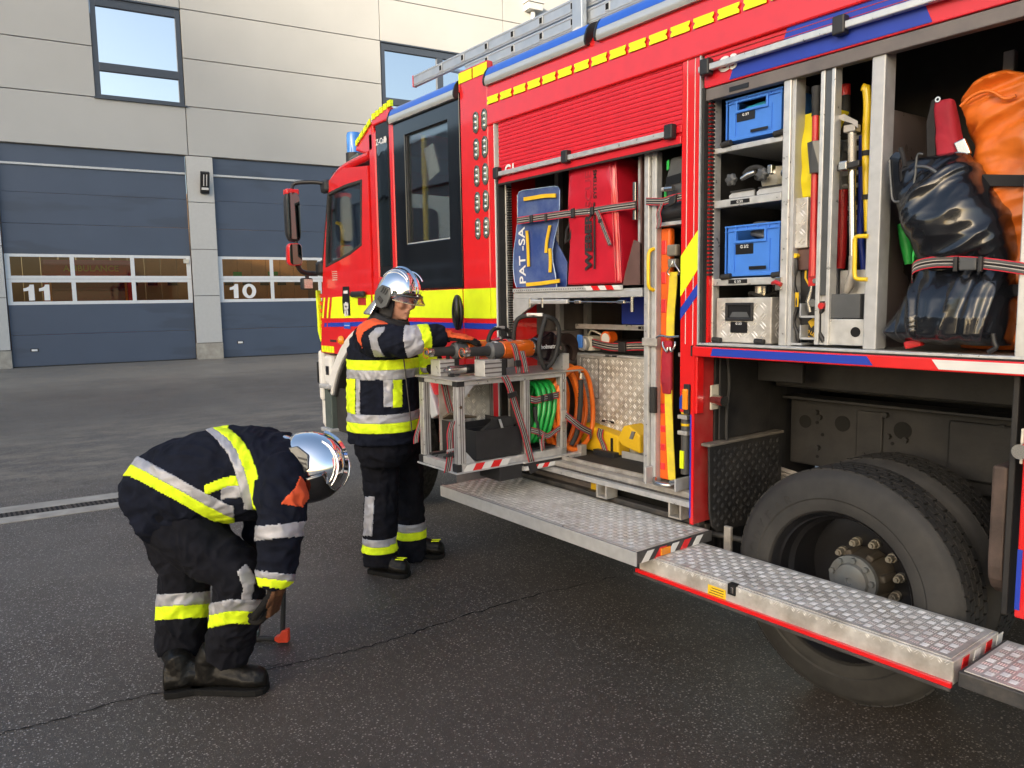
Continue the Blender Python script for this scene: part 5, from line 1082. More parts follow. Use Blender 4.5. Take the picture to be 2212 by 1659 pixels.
    MB().tube(smooth_path([(-2.62, 2.90, .70), (-2.59, 2.865, .69), (-2.54, 2.86, .69), (-2.50, 2.88, .69), (-2.49, 2.93, .70)], 5), .011, 10).build('bow', 'steel', sh, smooth=60); MB().cyl((-2.50, 2.885, .70), (-2.45, 2.885, .715), .016, n=12).build('pin', 'steel', sh, smooth=40)
pm('cream_grey', (.22, .20, .16), .5, .2, var=.2)
side_bay()
def chest_things():
    y = 3.36
    # dark blue crate on the upper shelf
    c = empty('small_blue_crate', (-3.05, 3.6, 1.465), 'dark blue crate on the inner shelf above the tread plate chest', 'crate')
    MB().box(-3.315, -2.70, y, 3.8, 1.464, 1.64).build('shell', 'crate_dark_blue', c, bevel=.008); MB().box(-3.32, -2.70, y-.006, y+.0, 1.615, 1.64).build('rim', 'crate_dark_blue', c, bevel=.003)
    # battery packs with strap
    b = empty('cordless_kit', (-3.2, 3.5, 1.276), 'black power packs with orange caps strapped on the tread plate chest', 'power tool')
    MB().box(-3.54, -2.70, y+.03, 3.6, 1.277, 1.36).build('body', 'black_plastic', b, bevel=.02)
    for x in (-3.45, -2.98): MB().cyl((x, y-.0, 1.375), (x, y+.06, 1.375), .045, n=20).build('round_cap', 'orange_plastic', b, smooth=40); MB().cyl((x, y-.004, 1.372), (x, y+.0, 1.372), .035, n=20).build('cap_label', 'paper', b, smooth=40)
    strap('retaining_strap', [(-3.55, y-.02, 1.345), (-3.35, y-.028, 1.325), (-3.1, y-.025, 1.34), (-2.70, y-.02, 1.33)], (0, 0, 1), .05, b); MB().box(-3.30, -3.24, y-.045, y-.02, 1.30, 1.36).build('buckle', 'black_plastic', b, bevel=.006)
    MB().tube(smooth_path([(-3.66, y+.05, 1.38), (-3.6, y+.02, 1.42), (-3.52, y+.02, 1.40), (-3.48, y+.05, 1.37)], 4), .006, 6).build('cable', 'cream', b)
    # yellow chocks on the floor
    k = empty('wheel_chock', (-3.45, 3.3, .667), 'yellow plastic wheel chock lying in front of the tread plate chest', 'wheel chock')
    p0, p1 = C('N', 235, 1215, 3.30), C('N', 545, 1395, 3.30)
    MB().xz([(p0.x, .675), (p1.x, .675), (p1.x, .80), (p0.x+.02, .84), (p0.x, .83)], 3.24, 3.34).build('wedge', 'yellow_block', k, bevel=.01); MB().box(p1.x-.06, p1.x-.045, 3.232, 3.242, .69, .78).build('slot', 'slot_black', k)
    k2 = empty('yellow_step_block', (-3.03, 3.28, .70), 'tilted yellow step block beside the aluminium post', 'wheel chock')
    MB().xz(trace('N', [(535, 1290), (585, 1190), (625, 1178), (720, 1265), (720, 1415), (570, 1345)], 3.24), 3.18, 3.30).build('wedge', 'yellow_block', k2, bevel=.01); MB().xz(trace('N', [(580, 1300), (600, 1240), (625, 1245), (605, 1305)], 3.178), 3.172, 3.182).build('slot', 'joint_dark', k2)
    tp('block_bracket', 'alu_matte', -3.2, -2.72, 3.25, 3.26, .667, .71, 0); tp('block_foot', 'black_plastic', -3.40, -3.22, 3.20, 3.27, .668, .70, .004)
    strap('chock_strap', trace3('N', [(345, 1220), (335, 1280), (360, 1340), (380, 1405)], 3.225), (1, 0, -.1), .05, label='short striped strap hanging over the yellow wheel chock', cat='strap')
chest_things()
# ---------------------------------------------------------------- rear locker contents
def crate(name, x0, x1, z0, z1, y, label, tag):
    c = empty(name, ((x0+x1)/2, y+.15, z0), label, 'crate', 'blue crates in the rear locker'); d = .28; t = .006
    sh = MB(); sh.box(x0+.01, x1-.01, y+.004, y+d, z0, z0+.008); sh.box(x0+.008, x0+.014, y+.004, y+d, z0, z1); sh.box(x1-.014, x1-.008, y+.004, y+d, z0, z1); sh.box(x0+.008, x1-.008, y+d-.006, y+d, z0, z1)
    w = x1-x0; h = z1-z0; hx0, hx1 = x0+.22*w, x1-.28*w; hz0, hz1 = z1-.30*h, z1-.12*h
    sh.build('shell', 'crate_blue', c)
    ring_panel(rect(x0+.008, x1-.008, z0, z1-.004), rect(hx0, hx1, hz0, hz1), y+.004, y+.010).build('front_wall', 'crate_blue', c)
    ring_panel(rect(hx0-.010, hx1+.010, hz0-.012, hz1+.008), rect(hx0, hx1, hz0, hz1), y-.006, y+.004).build('hand_grip', 'crate_blue', c, bevel=.002)
    rb = MB(); rb.box(x0, x1, y-.004, y+.004, z1-.008, z1); rb.box(x0, x1, y-.003, y+.004, z1-.12*h, z1-.12*h+.004); rb.build('rim', 'crate_blue', c, bevel=.0015)
    for i in range(6):
        x = x0+.004+(w-.014)*i/5; MB().box(x, x+.005, y-.004, y+.004, z1-.12*h if 0 < i < 5 else z0+.01, z1-.008).build('rib', 'crate_blue', c)
    for x in (x0+.17*w, x1-.20*w): MB().box(x, x+.004, y-.001, y+.004, z0+.02, z1-.30*h).build('rib', 'crate_blue', c)
    MB().box(x0+.02, x1-.03, y-.001, y+.004, z0, z0+.012).build('foot', 'crate_blue', c, bevel=.002)
    plate(c, x0+.20*w, x0+.52*w, z0+.43*h, z0+.63*h, y+.003, [tag, '']); plate(c, x0+.46*w, x0+.76*w, z0+.12*h, z0+.185*h, y-.002, [''])
    return c
c1 = crate('blue_crate', -2.222, -1.932, 2.310, 2.492, 2.915, 'upper blue crate marked G 3/1 with a cyan hose inside', 'G 3/1')
c2 = crate('blue_crate', -2.217, -1.928, 1.712, 1.938, 2.915, 'lower blue crate marked G 3/2 with a grey hose inside', 'G 3/2')
def crate_fill():
    h = empty('cyan_hose', (-2.07, 3.05, 2.32), 'cyan hose coiled inside the upper blue crate', 'hose'); coil(MB(), (-2.07, 3.03, 2.44), (0, 0, 1), .085, 3, .022, .011, 3).build('coil', 'cyan_hose', h, smooth=60)
    h = empty('grey_hose', (-2.07, 3.05, 1.72), 'grey hose bundled inside the lower blue crate', 'hose'); coil(MB(), (-2.05, 3.03, 1.89), (.2, .2, 1), .085, 4, .022, .012, 5).build('coil', 'grey_cyl', h, smooth=60)
    for i, (z, a, b) in enumerate(((2.30, -2.235, -1.965), (1.71, -2.225, -1.96))):
        for x in (a, b): MB().cyl((x, 2.905, z), (x+.05, 2.905, z+.004), .013, n=14).build('roller_stop', 'black_rubber', TK, smooth=40)
crate_fill()
def breathing():
    b = empty('breathing_apparatus', (-2.08, 3.0, 2.06), 'white air cylinders with black valve knobs on the middle shelf', 'air cylinder')
    def part(name, mat, fn): fn(q := MB()); return q.build(name, mat, b, smooth=50)
    for x, y in ((-2.07, 3.03), (-1.95, 3.05)):
        MB().lathe([(.005, -.005), (.045, .0), (.062, .03), (.066, .08), (.066, .30)], (x, y, 2.135), (.1, 1, .05), 24).build('cylinder', 'cream', b, smooth=50)
        MB().cyl((x-.005, y-.015, 2.142), (x-.015, y-.07, 2.15), .018, n=14).build('valve', 'steel', b, smooth=40)
    for u, v in ((315, 1165), (515, 1130)):
        p = C('D', u, v, 2.93); rs = [[p+Vector((r*math.cos(t)*(1+.12*math.cos(6*t)), e, r*math.sin(t)*(1+.12*math.cos(6*t)))) for t in (2*math.pi*q/36 for q in range(36))] for r, e in ((.018, .012), (.026, .008), (.026, -.008), (.018, -.014), (.001, -.015))]
        MB().rings(rs, caps=False).build('valve_knob', 'med_grey', b, smooth=50); MB().cyl(p+Vector((0, -.013, 0)), p+Vector((0, -.0165, 0)), .012, n=14).build('knob_cap', 'helmet_grey', b)
    a, c = C('D', 380, 1160, 2.93), C('D', 470, 1115, 2.94); MB().tube([a, (a+c)/2+Vector((0, 0, .004)), c], [.010, .014, .012], 12).build('valve_stem', 'steel', b, smooth=60)
    MB().tube(smooth_path(trace3('D', [(400, 1130), (430, 1100), (480, 1085), (520, 1100), (545, 1140)], 2.94), 4), .012, 10).build('hose', 'black_rubber', b, smooth=60)
    c = C('D', 575, 1100, 2.935); MB().obox(c, (.012, 0, 0), (0, .015, 0), (0, 0, .02)).build('gauge', 'steel', b, bevel=.004)
    for a, e in ((-2.205, -2.075), (-2.06, -1.935)):
        MB().xz([(a, 2.062), (e, 2.062), (e, 2.088), (a+.02, 2.088), (a, 2.075)], 2.925, 2.935).build('cradle', 'alu_matte', b); MB().box(a+.01, e, 2.92, 2.94, 2.086, 2.094).build('rubber_strip', 'black_rubber', b)
breathing()
def tread_box():
    b = empty('tread_plate_box', (-2.1, 3.05, 1.41), 'tread plate box with black recessed handle at the bottom left of the rear locker', 'box')
    x0, x1, z0, z1, y = -2.262, -1.968, 1.412, 1.616, 2.918
    s = MB().box(x0, x1+.0, y, y+.26, z0, z1).build('shell', 'alu_tread', b, bevel=.005)
    q = MB(); bars(q, (x0+.004, y, z0+.004), (1, 0, 0), (0, 0, 1), (0, -1, 0), x1-x0-.008, z1-z0-.008, .042, 'duet', rise=.003); bars(q, (x1, y+.004, z0+.004), (0, 1, 0), (0, 0, 1), (1, 0, 0), .25, z1-z0-.008, .042, 'duet', rise=.003); q.build('tread_pattern', 'bar_bright', s, kind='stuff')
    hx0, hx1, hz0, hz1 = -2.205, -2.058, 1.512, 1.594
    ring_panel(rect(hx0, hx1, hz0, hz1), rect(hx0+.013, hx1-.013, hz0+.013, hz1-.013), y-.012, y+.0).build('handle_bezel', 'black_plastic', b, bevel=.003); MB().box(hx0+.013, hx1-.013, y-.004, y-.001, hz0+.013, hz1-.013).build('handle_recess', 'black_satin', b)
    MB().prism([(hx0+.02, y-.006, hz0+.016), (hx1-.02, y-.006, hz0+.016), (hx1-.035, y-.004, hz0+.04), (hx0+.035, y-.004, hz0+.04)], (0, .003, 0)).build('handle_lip', 'grey_cyl', b)
    plate(b, -2.178, -2.088, 1.458, 1.508, y-.004, ['G 3/3', '', ''])
    for x in (-2.27, -2.04): MB().cyl((x, 2.905, 1.424), (x+.045, 2.905, 1.422), .012, n=14).build('roller_stop', 'black_rubber', TK, smooth=40)
    k = empty('steel_canister', (-2.13, 3.1, 1.62), 'steel canister and cable above the tread plate box', 'canister'); MB().cyl((-2.15, 3.12, 1.617), (-2.15, 3.12, 1.668), .055, n=24).build('body', 'steel', k, smooth=40); MB().tube([(-2.08+.07*math.cos(t), 3.02+.04*math.sin(t), 1.625+.012*math.sin(2*t)) for t in np.linspace(0, 5.5, 20)], .008, 8).build('cable', 'black_rubber', k, smooth=60)
tread_box()
def mid_bay():
    y = 2.93
    bag_ = bag('yellow_bag', 'yellow_bag', [(C('D', 780, 1290, y).z, -1.878, -1.80, 2.95, 3.1), (2.10, -1.880, -1.79, 2.94, 3.12), (2.25, -1.882, -1.785, 2.94, 3.12), (2.375, -1.882, -1.72, 2.96, 3.1)], None, n=32, lev=26, fold=.008, fscale=14, sup=4, tuck=False, label='yellow bag standing behind the red cutter in the rear locker', cat='bag')
    tv = empty('tread_plate_guard', (-1.855, 2.93, 1.82), 'upright tread plate panel below the yellow bag', 'panel'); t0, t1 = C('D', 695, 1290, 2.91), C('D', 805, 1605, 2.91)
    s = MB().box(t0.x, t1.x, 2.91, 2.96, t1.z, t0.z).build('plate', 'alu_tread', tv, bevel=.004); q = MB(); bars(q, (t0.x+.002, 2.91, t1.z+.004), (1, 0, 0), (0, 0, 1), (0, -1, 0), t1.x-t0.x-.004, t0.z-t1.z-.008, .038, 'duet', rise=.003); q.build('tread_pattern', 'bar_bright', s, kind='stuff')
    MB().box(t0.x+.03, -1.76, 2.93, 2.96, t1.z-.09, t1.z-.002).build('bracket', 'brown_panel', tv, bevel=.003); MB().box(-1.80, -1.77, 2.935, 2.97, t1.z-.1, 2.03).build('side_bracket', 'brown_panel', tv)
    # red bolt cutter, upright
    r = empty('bolt_cutter', (-1.78, 2.91, 1.43), 'red bolt cutter with black grip clipped upright in the rear locker', 'bolt cutter')
    yy = 2.90
    def ln(name, mat, pts, rad, k='D', n=12): return MB().tube([C(k, a, b, yy) for a, b in pts], rad, n).build(name, mat, r, smooth=60)
    ln('grip', 'black_rubber', [(866, 560), (866, 585), (864, 620), (864, 660), (862, 700), (862, 750)], [.017, .0185, .015, .0175, .0145, .0165]); ln('handle_tube', 'tool_red', [(862, 745), (858, 1000), (850, 1400), (842, 1655)], .0135)
    ln('lower_tube', 'tool_red', [(848, 350), (848, 480), (845, 640)], [.0135, .017, .019], 'E'); ln('jaw_arm', 'steel', [(842, 645), (835, 720), (815, 800), (825, 870)], [.008, .007, .012, .008], 'E')
    a = C('D', 855, 915, 2.885); b = C('D', 860, 1122, 2.885); MB().prism([(a.x-.034, 2.885, a.z), (a.x-.004, 2.87, a.z), (a.x+.036, 2.885, a.z), (b.x+.024, 2.885, b.z), (b.x-.004, 2.87, b.z), (b.x-.026, 2.885, b.z)], (0, .03, 0)).build('holder_sleeve', 'helmet_grey', r, bevel=.003)
    p = C('E', 865, 668, 2.895); MB().cyl(p+Vector((0, .012, 0)), p+Vector((0, -.012, 0)), .011, n=6).build('pivot_bolt', 'steel', r); p = C('E', 855, 810, 2.90); MB().cyl(p+Vector((0, .012, 0)), p+Vector((0, -.016, 0)), .016, n=14).build('jaw_pivot', 'steel', r)
    p = C('E', 850, 660, 2.90); MB().obox(p, (.022, 0, .002), (0, .008, 0), (0, 0, .026)).build('pivot_plate', 'tool_red', r, bevel=.004)
    # black folded saw case with yellow print
    k = empty('black_tool_pouch', (-1.82, 2.95, 1.43), 'black case with yellow markings behind the red bolt cutter', 'case')
    MB().xz(trace('E', [(760, 500), (890, 500), (890, 1040), (760, 1060)], 2.95), 2.95, 3.0).build('case', 'black_plastic', k, bevel=.008)
    MB().xz(trace('E', [(795, 590), (830, 560), (885, 560), (885, 690), (815, 695), (790, 650)], 2.947), 2.945, 2.949).build('yellow_badge', 'yellow_block', k); MB().xz(trace('E', [(805, 600), (832, 572), (880, 572), (880, 680), (822, 683), (802, 648)], 2.944), 2.943, 2.945).build('badge_face', 'black_plastic', k)
    p = C('E', 775, 985, 2.948); text('print', '19.0 US', p, (1, 0, -.5), (.5, 0, 1), .020, 'yellow_block', k, .0004, .0006); p = C('E', 775, 1025, 2.948); text('print', '17.3', p, (1, 0, -.5), (.5, 0, 1), .020, 'yellow_block', k, .0004, .0006)
    for u, v in ((780, 550), (840, 940)): p = C('E', u, v, 2.947); MB().obox(p, (.012, 0, .008), (0, .001, 0), (-.008, 0, .012)).build('yellow_mark', 'yellow_block', k)
    # folded chain lever
    c = empty('chain_lever', (-1.87, 2.92, 1.43), 'black contoured lever standing beside the frame post', 'lever')
    MB().tube(smooth_path(trace3('E', [(735, 525), (735, 600), (720, 690), (742, 770), (740, 850), (718, 930), (745, 1010), (750, 1070)], 2.915), 5), [.006+.004*abs(math.sin(i*.45)) for i in range(36)], 8).build('bar', 'black_plastic', c, smooth=60); p = C('E', 737, 505, 2.915); MB().cyl(p+Vector((0, .01, 0)), p+Vector((0, -.012, 0)), .010, n=12).build('knob', 'yellow_metal', c, smooth=40); p = C('E', 740, 790, 2.908); MB().obox(p, (.008, 0, 0), (0, .001, 0), (0, 0, .03)).build('scale', 'yellow_block', c)
    for u0, u1, v in ((685, 775, 1075), (765, 875, 900), (765, 870, 1040)):
        a, b = C('E', u0, v, 2.90), C('E', u1, v, 2.90); MB().box(a.x, b.x, 2.895, 3.05, a.z-.004, a.z+.004).build('shelf_bracket', 'alu_matte', TK); MB().box(a.x-.003, a.x+.003, 2.895, 3.05, a.z, a.z+.055).build('shelf_bracket', 'alu_matte', TK)
    # black latch lever on the slide rail
    a = C('E', 905, 830, 2.885); MB().cyl(a+Vector((0, .02, 0)), a+Vector((0, -.012, 0)), .013, n=16).build('release_button', 'tool_red', TK, smooth=40); MB().tube(trace3('E', [(905, 800), (905, 860), (882, 880), (880, 1000), (915, 1060)], 2.895), .011, 8).build('latch_lever', 'black_plastic', TK, smooth=60)
    a, b = C('E', 890, 705, 2.897), C('E', 955, 1085, 2.897); MB().box(a.x, b.x, 2.897, 2.905, b.z, a.z).build('latch_plate', 'alu_matte', TK, bevel=.002)
    # telescopic prop
    j = empty('telescopic_prop', (-1.62, 2.95, 1.60), 'steel screw prop with a square head plate between rail and post', 'prop')
    jy = 2.945
    MB().tube(trace3('D', [(1098, 845), (1098, 1100), (1100, 1400), (1102, 1658)], jy), .0145, 14).build('screw_tube', 'steel', j, smooth=60)
    rib = MB()
    for i in range(40):
        a = C('D', 1098, 870+i*6, jy); rib.cyl(a, a+Vector((0, 0, .0025)), .0158, n=12)
    rib.build('thread', 'alu_worn', j, kind='stuff')
    p = C('D', 1098, 835, jy); MB().obox(p, (.024, 0, 0), (0, .022, 0), (0, 0, .014)).build('head_block', 'alu_worn', j, bevel=.003)
    MB().add(trace3('D', [(975, 762), (1045, 738), (1135, 785), (1135, 830), (1100, 800)], jy-.03)+trace3('D', [(975, 762), (1045, 738), (1135, 785), (1135, 830), (1100, 800)], jy+.04), [(0, 1, 2, 3, 4), (9, 8, 7, 6, 5)]+[(i, (i+1) % 5, (i+1) % 5+5, i+5) for i in range(5)]).build('head_plate', 'alu_worn', j)
    MB().tube(trace3('E', [(1102, 500), (1098, 620), (1080, 700), (1060, 745)], jy), [.0145, .0145, .02, .012], 12).build('foot', 'alu_worn', j, smooth=60)
    cl = C('D', 1075, 1075, 2.92); MB().obox(cl, (.05, 0, .004), (0, .012, 0), (0, 0, .012)).build('clamp', 'black_plastic', j, bevel=.004); MB().obox(C('D', 1045, 1075, 2.91), (.018, 0, 0), (0, .012, 0), (0, 0, .018)).build('clamp_lever', 'steel', j, bevel=.005)
    # holder box at its foot
    a, b = C('E', 965, 755, 2.90), C('E', 1150, 912, 2.90); MB().box(a.x, b.x, 2.895, 3.0, b.z, a.z).build('prop_holder', 'med_grey', TK, bevel=.003); a2 = C('E', 962, 600, 2.91); MB().box(a2.x, b.x, 2.98, 2.99, a.z, a2.z).build('holder_back', 'aluminium', TK); a, b = C('E', 955, 915, 2.895), C('E', 1180, 1090, 2.895); MB().box(a.x, b.x, 2.893, 2.899, b.z, a.z).build('holder_plate', 'aluminium', TK, bevel=.002)
    p = C('E', 1120, 1000, 2.892); MB().lathe([(.020, 0), (.020, .002), (.001, .002)], p, (0, -1, 0), 20).build('plate_hole', 'slot_black', TK)
    # yellow crowbar, red bars, ladder of shelves behind
    yb = empty('yellow_crowbar', (-1.57, 3.0, 1.6), 'yellow crowbar standing next to the right frame post', 'crowbar')
    MB().tube(smooth_path(trace3('D', [(1180, 590), (1190, 565), (1200, 700), (1190, 850), (1192, 1100), (1205, 1500)], 2.99), 4), .016, 12).build('bar', 'yellow_metal', yb, smooth=60)
    for v in (1010, 1295): p = C('D', 1193, v, 2.99); MB().cyl(p, p+Vector((0, 0, .02)), .0185, n=12).build('tape_band', 'black_rubber', yb, smooth=40)
    rb = empty('red_halligan_bar', (-1.68, 3.1, 1.5), 'red and black bar standing behind the telescopic prop', 'pry bar')
    MB().tube(trace3('D', [(1056, 550), (1056, 620)], 3.08), .019, 12).build('red_grip', 'amb_red', rb, smooth=60); MB().tube(trace3('D', [(1056, 620), (1054, 900)], 3.08), .0185, 12).build('black_grip', 'black_rubber', rb, smooth=60)
    MB().tube(trace3('D', [(1040, 1230), (1030, 1650), (1020, 1740)], 3.12), .020, 12).build('shaft', 'tool_red', rb, smooth=60)
    bl = empty('blue_pole', (-1.58, 3.2, 1.45), 'blue pole leaning at the back of the rear locker', 'pole'); MB().tube(trace3('D', [(1165, 880), (1160, 1250), (1150, 1500), (1180, 1800)], 3.15), .014, 10).build('pole', 'crate_dark_blue', bl, smooth=60)
    yp = bag('yellow_pouch', 'yellow_bag', [(2.10, -1.62, -1.55, 3.1, 3.15), (2.28, -1.63, -1.55, 3.1, 3.15)], None, n=20, lev=12, fold=.004, sup=5, label='narrow yellow pouch behind the telescopic prop', cat='pouch')
    for v in (915, 980, 1135, 1215, 1355, 1420):
        a, b = C('D', 1015, v, 3.2), C('D', 1200, v+10, 3.2); MB().box(a.x, b.x, 3.19, 3.22, a.z-.008, a.z+.008).build('rack_slat', 'alu_matte', TK)
    tp('rack_side', 'alu_matte', -1.83, -1.815, 3.18, 3.22, 1.42, 2.5, .002)
    h = MB().tube(smooth_path(trace3('E', [(1200, 378), (1140, 380), (1118, 400), (1115, 520), (1115, 630), (1135, 655), (1195, 658)], 2.875), 4), .0085, 10).build('grab_handle', 'yellow_metal', TK, smooth=60)
mid_bay()
def big_bags():
    # divider panel and the soft bags in the right half of the rear locker
    MB().add([C('D', 1285, 690, 2.93), C('D', 1585, 765, 3.40), C('E', 1560, 1090, 3.40), C('E', 1240, 1100, 2.93)]+[C('D', 1275, 690, 2.93), C('D', 1575, 765, 3.41), C('E', 1550, 1090, 3.41), C('E', 1230, 1100, 2.93)], [(0, 1, 2, 3), (7, 6, 5, 4), (0, 4, 5, 1), (1, 5, 6, 2), (2, 6, 7, 3), (3, 7, 4, 0)]).build('divider_panel', 'divider_grey', TK)
    def rows(tab, y0, y1, ya):
        out = []
        for i, (k, v, a, b) in enumerate(tab):
            p, q = C(k, a, v, ya), C(k, b, v, ya); e = math.sin(math.pi*(.12+.88*i/(len(tab)))) ; out.append((p.z, p.x, q.x, ya+.02, y1))
        return out
    og = empty('orange_bag', (-1.12, 3.2, 1.41), 'large orange vinyl bag with black straps behind the black sack', 'bag')
    ya = 3.06
    t = [('D', 440, 1990, 2050), ('D', 490, 1920, 2090), ('D', 545, 1830, 2300), ('D', 620, 1760, 2420), ('D', 780, 1790, 2440), ('D', 1000, 1830, 2440), ('D', 1200, 1850, 2440), ('D', 1500, 1880, 2440), ('E', 600, 1850, 2440), ('E', 900, 1800, 2440), ('E', 1110, 1700, 2440)]
    bag('cover', 'vinyl_orange', rows(t, 3.0, 3.36, 3.0), og, n=150, lev=140, fold=.024, fscale=4.2, seed=4, sup=3.4, crease=True)
    strap_b = lambda k, v, a: MB().prism([C(k, a, v-32, 2.965), C(k, 2420, v-25, 2.965), C(k, 2420, v+52, 2.965), C(k, a, v+45, 2.965)], (0, .01, 0)).build('black_strap', 'black_cloth', og, bevel=.003)
    strap_b('D', 1160, 1840); strap_b('E', 720, 2050)
    p = C('D', 1815, 960, 2.985); MB().obox(p, (.018, 0, .006), (0, .008, 0), (-.012, 0, .028)).build('buckle', 'steel', og, bevel=.004)
    MB().tube(smooth_path(trace3('D', [(1800, 690), (1880, 620), (1990, 590), (2090, 640), (2160, 620)], 2.99), 4), .006, 8).build('roll_seam', 'vinyl_orange', og, smooth=60)
    rb = empty('red_pouch', (-1.27, 3.05, 1.5), 'red and black folded pouch between the divider and the orange bag', 'pouch')
    bag('red_cover', 'red_cloth', [(C('D', 1750, 1110, 2.99).z, C('D', 1640, 1110, 2.99).x, C('D', 1815, 1110, 2.99).x, 2.985, 3.07), (C('D', 1700, 900, 2.99).z, C('D', 1630, 900, 2.99).x, C('D', 1775, 900, 2.99).x, 2.985, 3.06), (C('D', 1690, 640, 2.99).z, C('D', 1630, 640, 2.99).x, C('D', 1735, 640, 2.99).x, 2.985, 3.03)], rb, n=32, lev=30, fold=.008, fscale=12, sup=4)
    MB().xz(trace('D', [(1615, 650), (1640, 640), (1640, 1090), (1585, 1090), (1580, 800)], 3.0), 2.995, 3.03).build('black_side', 'black_cloth', rb, bevel=.004); p = C('D', 1655, 645, 2.985); MB().lathe([(.010, 0), (.010, .003), (.005, .003), (.005, 0)], p, (0, -1, 0), 16).build('eyelet', 'steel', rb)
    bk_ = empty('black_sack', (-1.25, 2.98, 1.41), 'shiny black vinyl sack belted with a striped strap in the rear locker', 'bag')
    t = [('D', 995, 1590, 1720), ('D', 1035, 1420, 1765), ('D', 1120, 1370, 1825), ('D', 1250, 1380, 1905), ('D', 1400, 1420, 2005), ('D', 1550, 1470, 2050), ('D', 1690, 1510, 2060), ('E', 600, 1510, 2055), ('E', 660, 1500, 2055), ('E', 780, 1420, 2075), ('E', 900, 1370, 2065), ('E', 1000, 1325, 2055), ('E', 1070, 1380, 2035)]
    dep = [.02, .05, .08, .11, .13, .13, .09, .06, .08, .12, .14, .14, .10]; rws = []
    for (k, v, a, b), d in zip(t, dep): p, q = C(k, a, v, 2.90), C(k, b, v, 2.90); rws.append((p.z, p.x, q.x, 2.97-d, 2.97+d))
    bag('sack', 'vinyl_black', rws, bk_, n=160, lev=150, fold=.026, fscale=4.0, seed=9, sup=2.6, crease='tarp')
    MB().rings([[p+Vector((0, -.004, 0)), p+Vector((0, .004, 0)), q+Vector((0, .004, 0)), q+Vector((0, -.004, 0))] for p, q in zip(smooth_path(trace3('D', [(1385, 985), (1340, 1040), (1345, 1180), (1365, 1305), (1450, 1290)], 2.875), 5), smooth_path(trace3('D', [(1430, 990), (1400, 1060), (1410, 1190), (1460, 1210), (1500, 1180)], 2.868), 5))]).build('flap', 'vinyl_black', bk_, smooth=60)
    MB().tube(smooth_path(trace3('D', [(1340, 1035), (1350, 1200), (1370, 1305), (1470, 1270), (1505, 1150), (1520, 1010), (1560, 1000)], 2.866), 5), .0045, 8).build('flap_binding', 'grey_cyl', bk_, smooth=60)
    MB().tube(smooth_path(trace3('D', [(1520, 1080), (1600, 1090), (1700, 1170), (1780, 1290), (1840, 1400), (1860, 1450)], 2.862), 5), .006, 8).build('zip', 'grey_cyl', bk_, smooth=60); p = C('D', 1860, 1440, 2.858); MB().obox(p, (.003, 0, 0), (0, .002, 0), (0, 0, .016)).build('zip_puller', 'steel', bk_)
    MB().tube(trace3('D', [(1410, 960), (1425, 1000), (1440, 1080)], 2.865), .008, 8).build('tie', 'black_cloth', bk_)
    s = strap('bag_strap', trace3('E', [(1488, 645), (1500, 580), (1620, 548), (1800, 545), (2000, 560), (2215, 590)], 2.845), (0, 0, 1), .040, bk_, smoothn=5)
    p = C('E', 1850, 560, 2.838); MB().obox(p, (.028, 0, 0), (0, .007, 0), (0, 0, .021)).build('buckle', 'med_grey', bk_, bevel=.005)
    for u in (1770, 1930): p = C('E', u, 560, 2.836); MB().obox(p, (.007, 0, 0), (0, .009, 0), (0, 0, .026)).build('buckle_bar', 'black_plastic', bk_, bevel=.003)
    p = C('E', 1500, 1075, 2.90); MB().obox(p, (.03, 0, .008), (0, .02, 0), (-.004, 0, .014)).build('red_corner', 'tool_red', bk_, bevel=.008); MB().tube(smooth_path(trace3('E', [(2010, 1010), (2020, 1070), (2030, 1100), (1980, 1130)], 2.87), 4), .009, 8).build('black_clip', 'black_plastic', bk_, smooth=60)
    MB().xz(trace('E', [(1500, 450), (1510, 440), (1508, 480), (1495, 560), (1490, 500)], 2.905), 2.90, 2.91).build('green_tag', 'green_print', bk_)
    gr = empty('green_reflection', (-1.40, 3.05, 1.7), 'reflected green patch modelled as a solid beside the black sack', 'reflection'); MB().tube(trace3('E', [(1410, 300), (1450, 420), (1465, 560)], 3.08), [.012, .025, .015], 10).build('reflection', 'green_print', gr, smooth=60)  # solid green shape in place of a reflection on the divider
pm('divider_grey', (.20, .165, .165), .35, .3, var=.2, scale=5, rvar=.15)
big_bags()
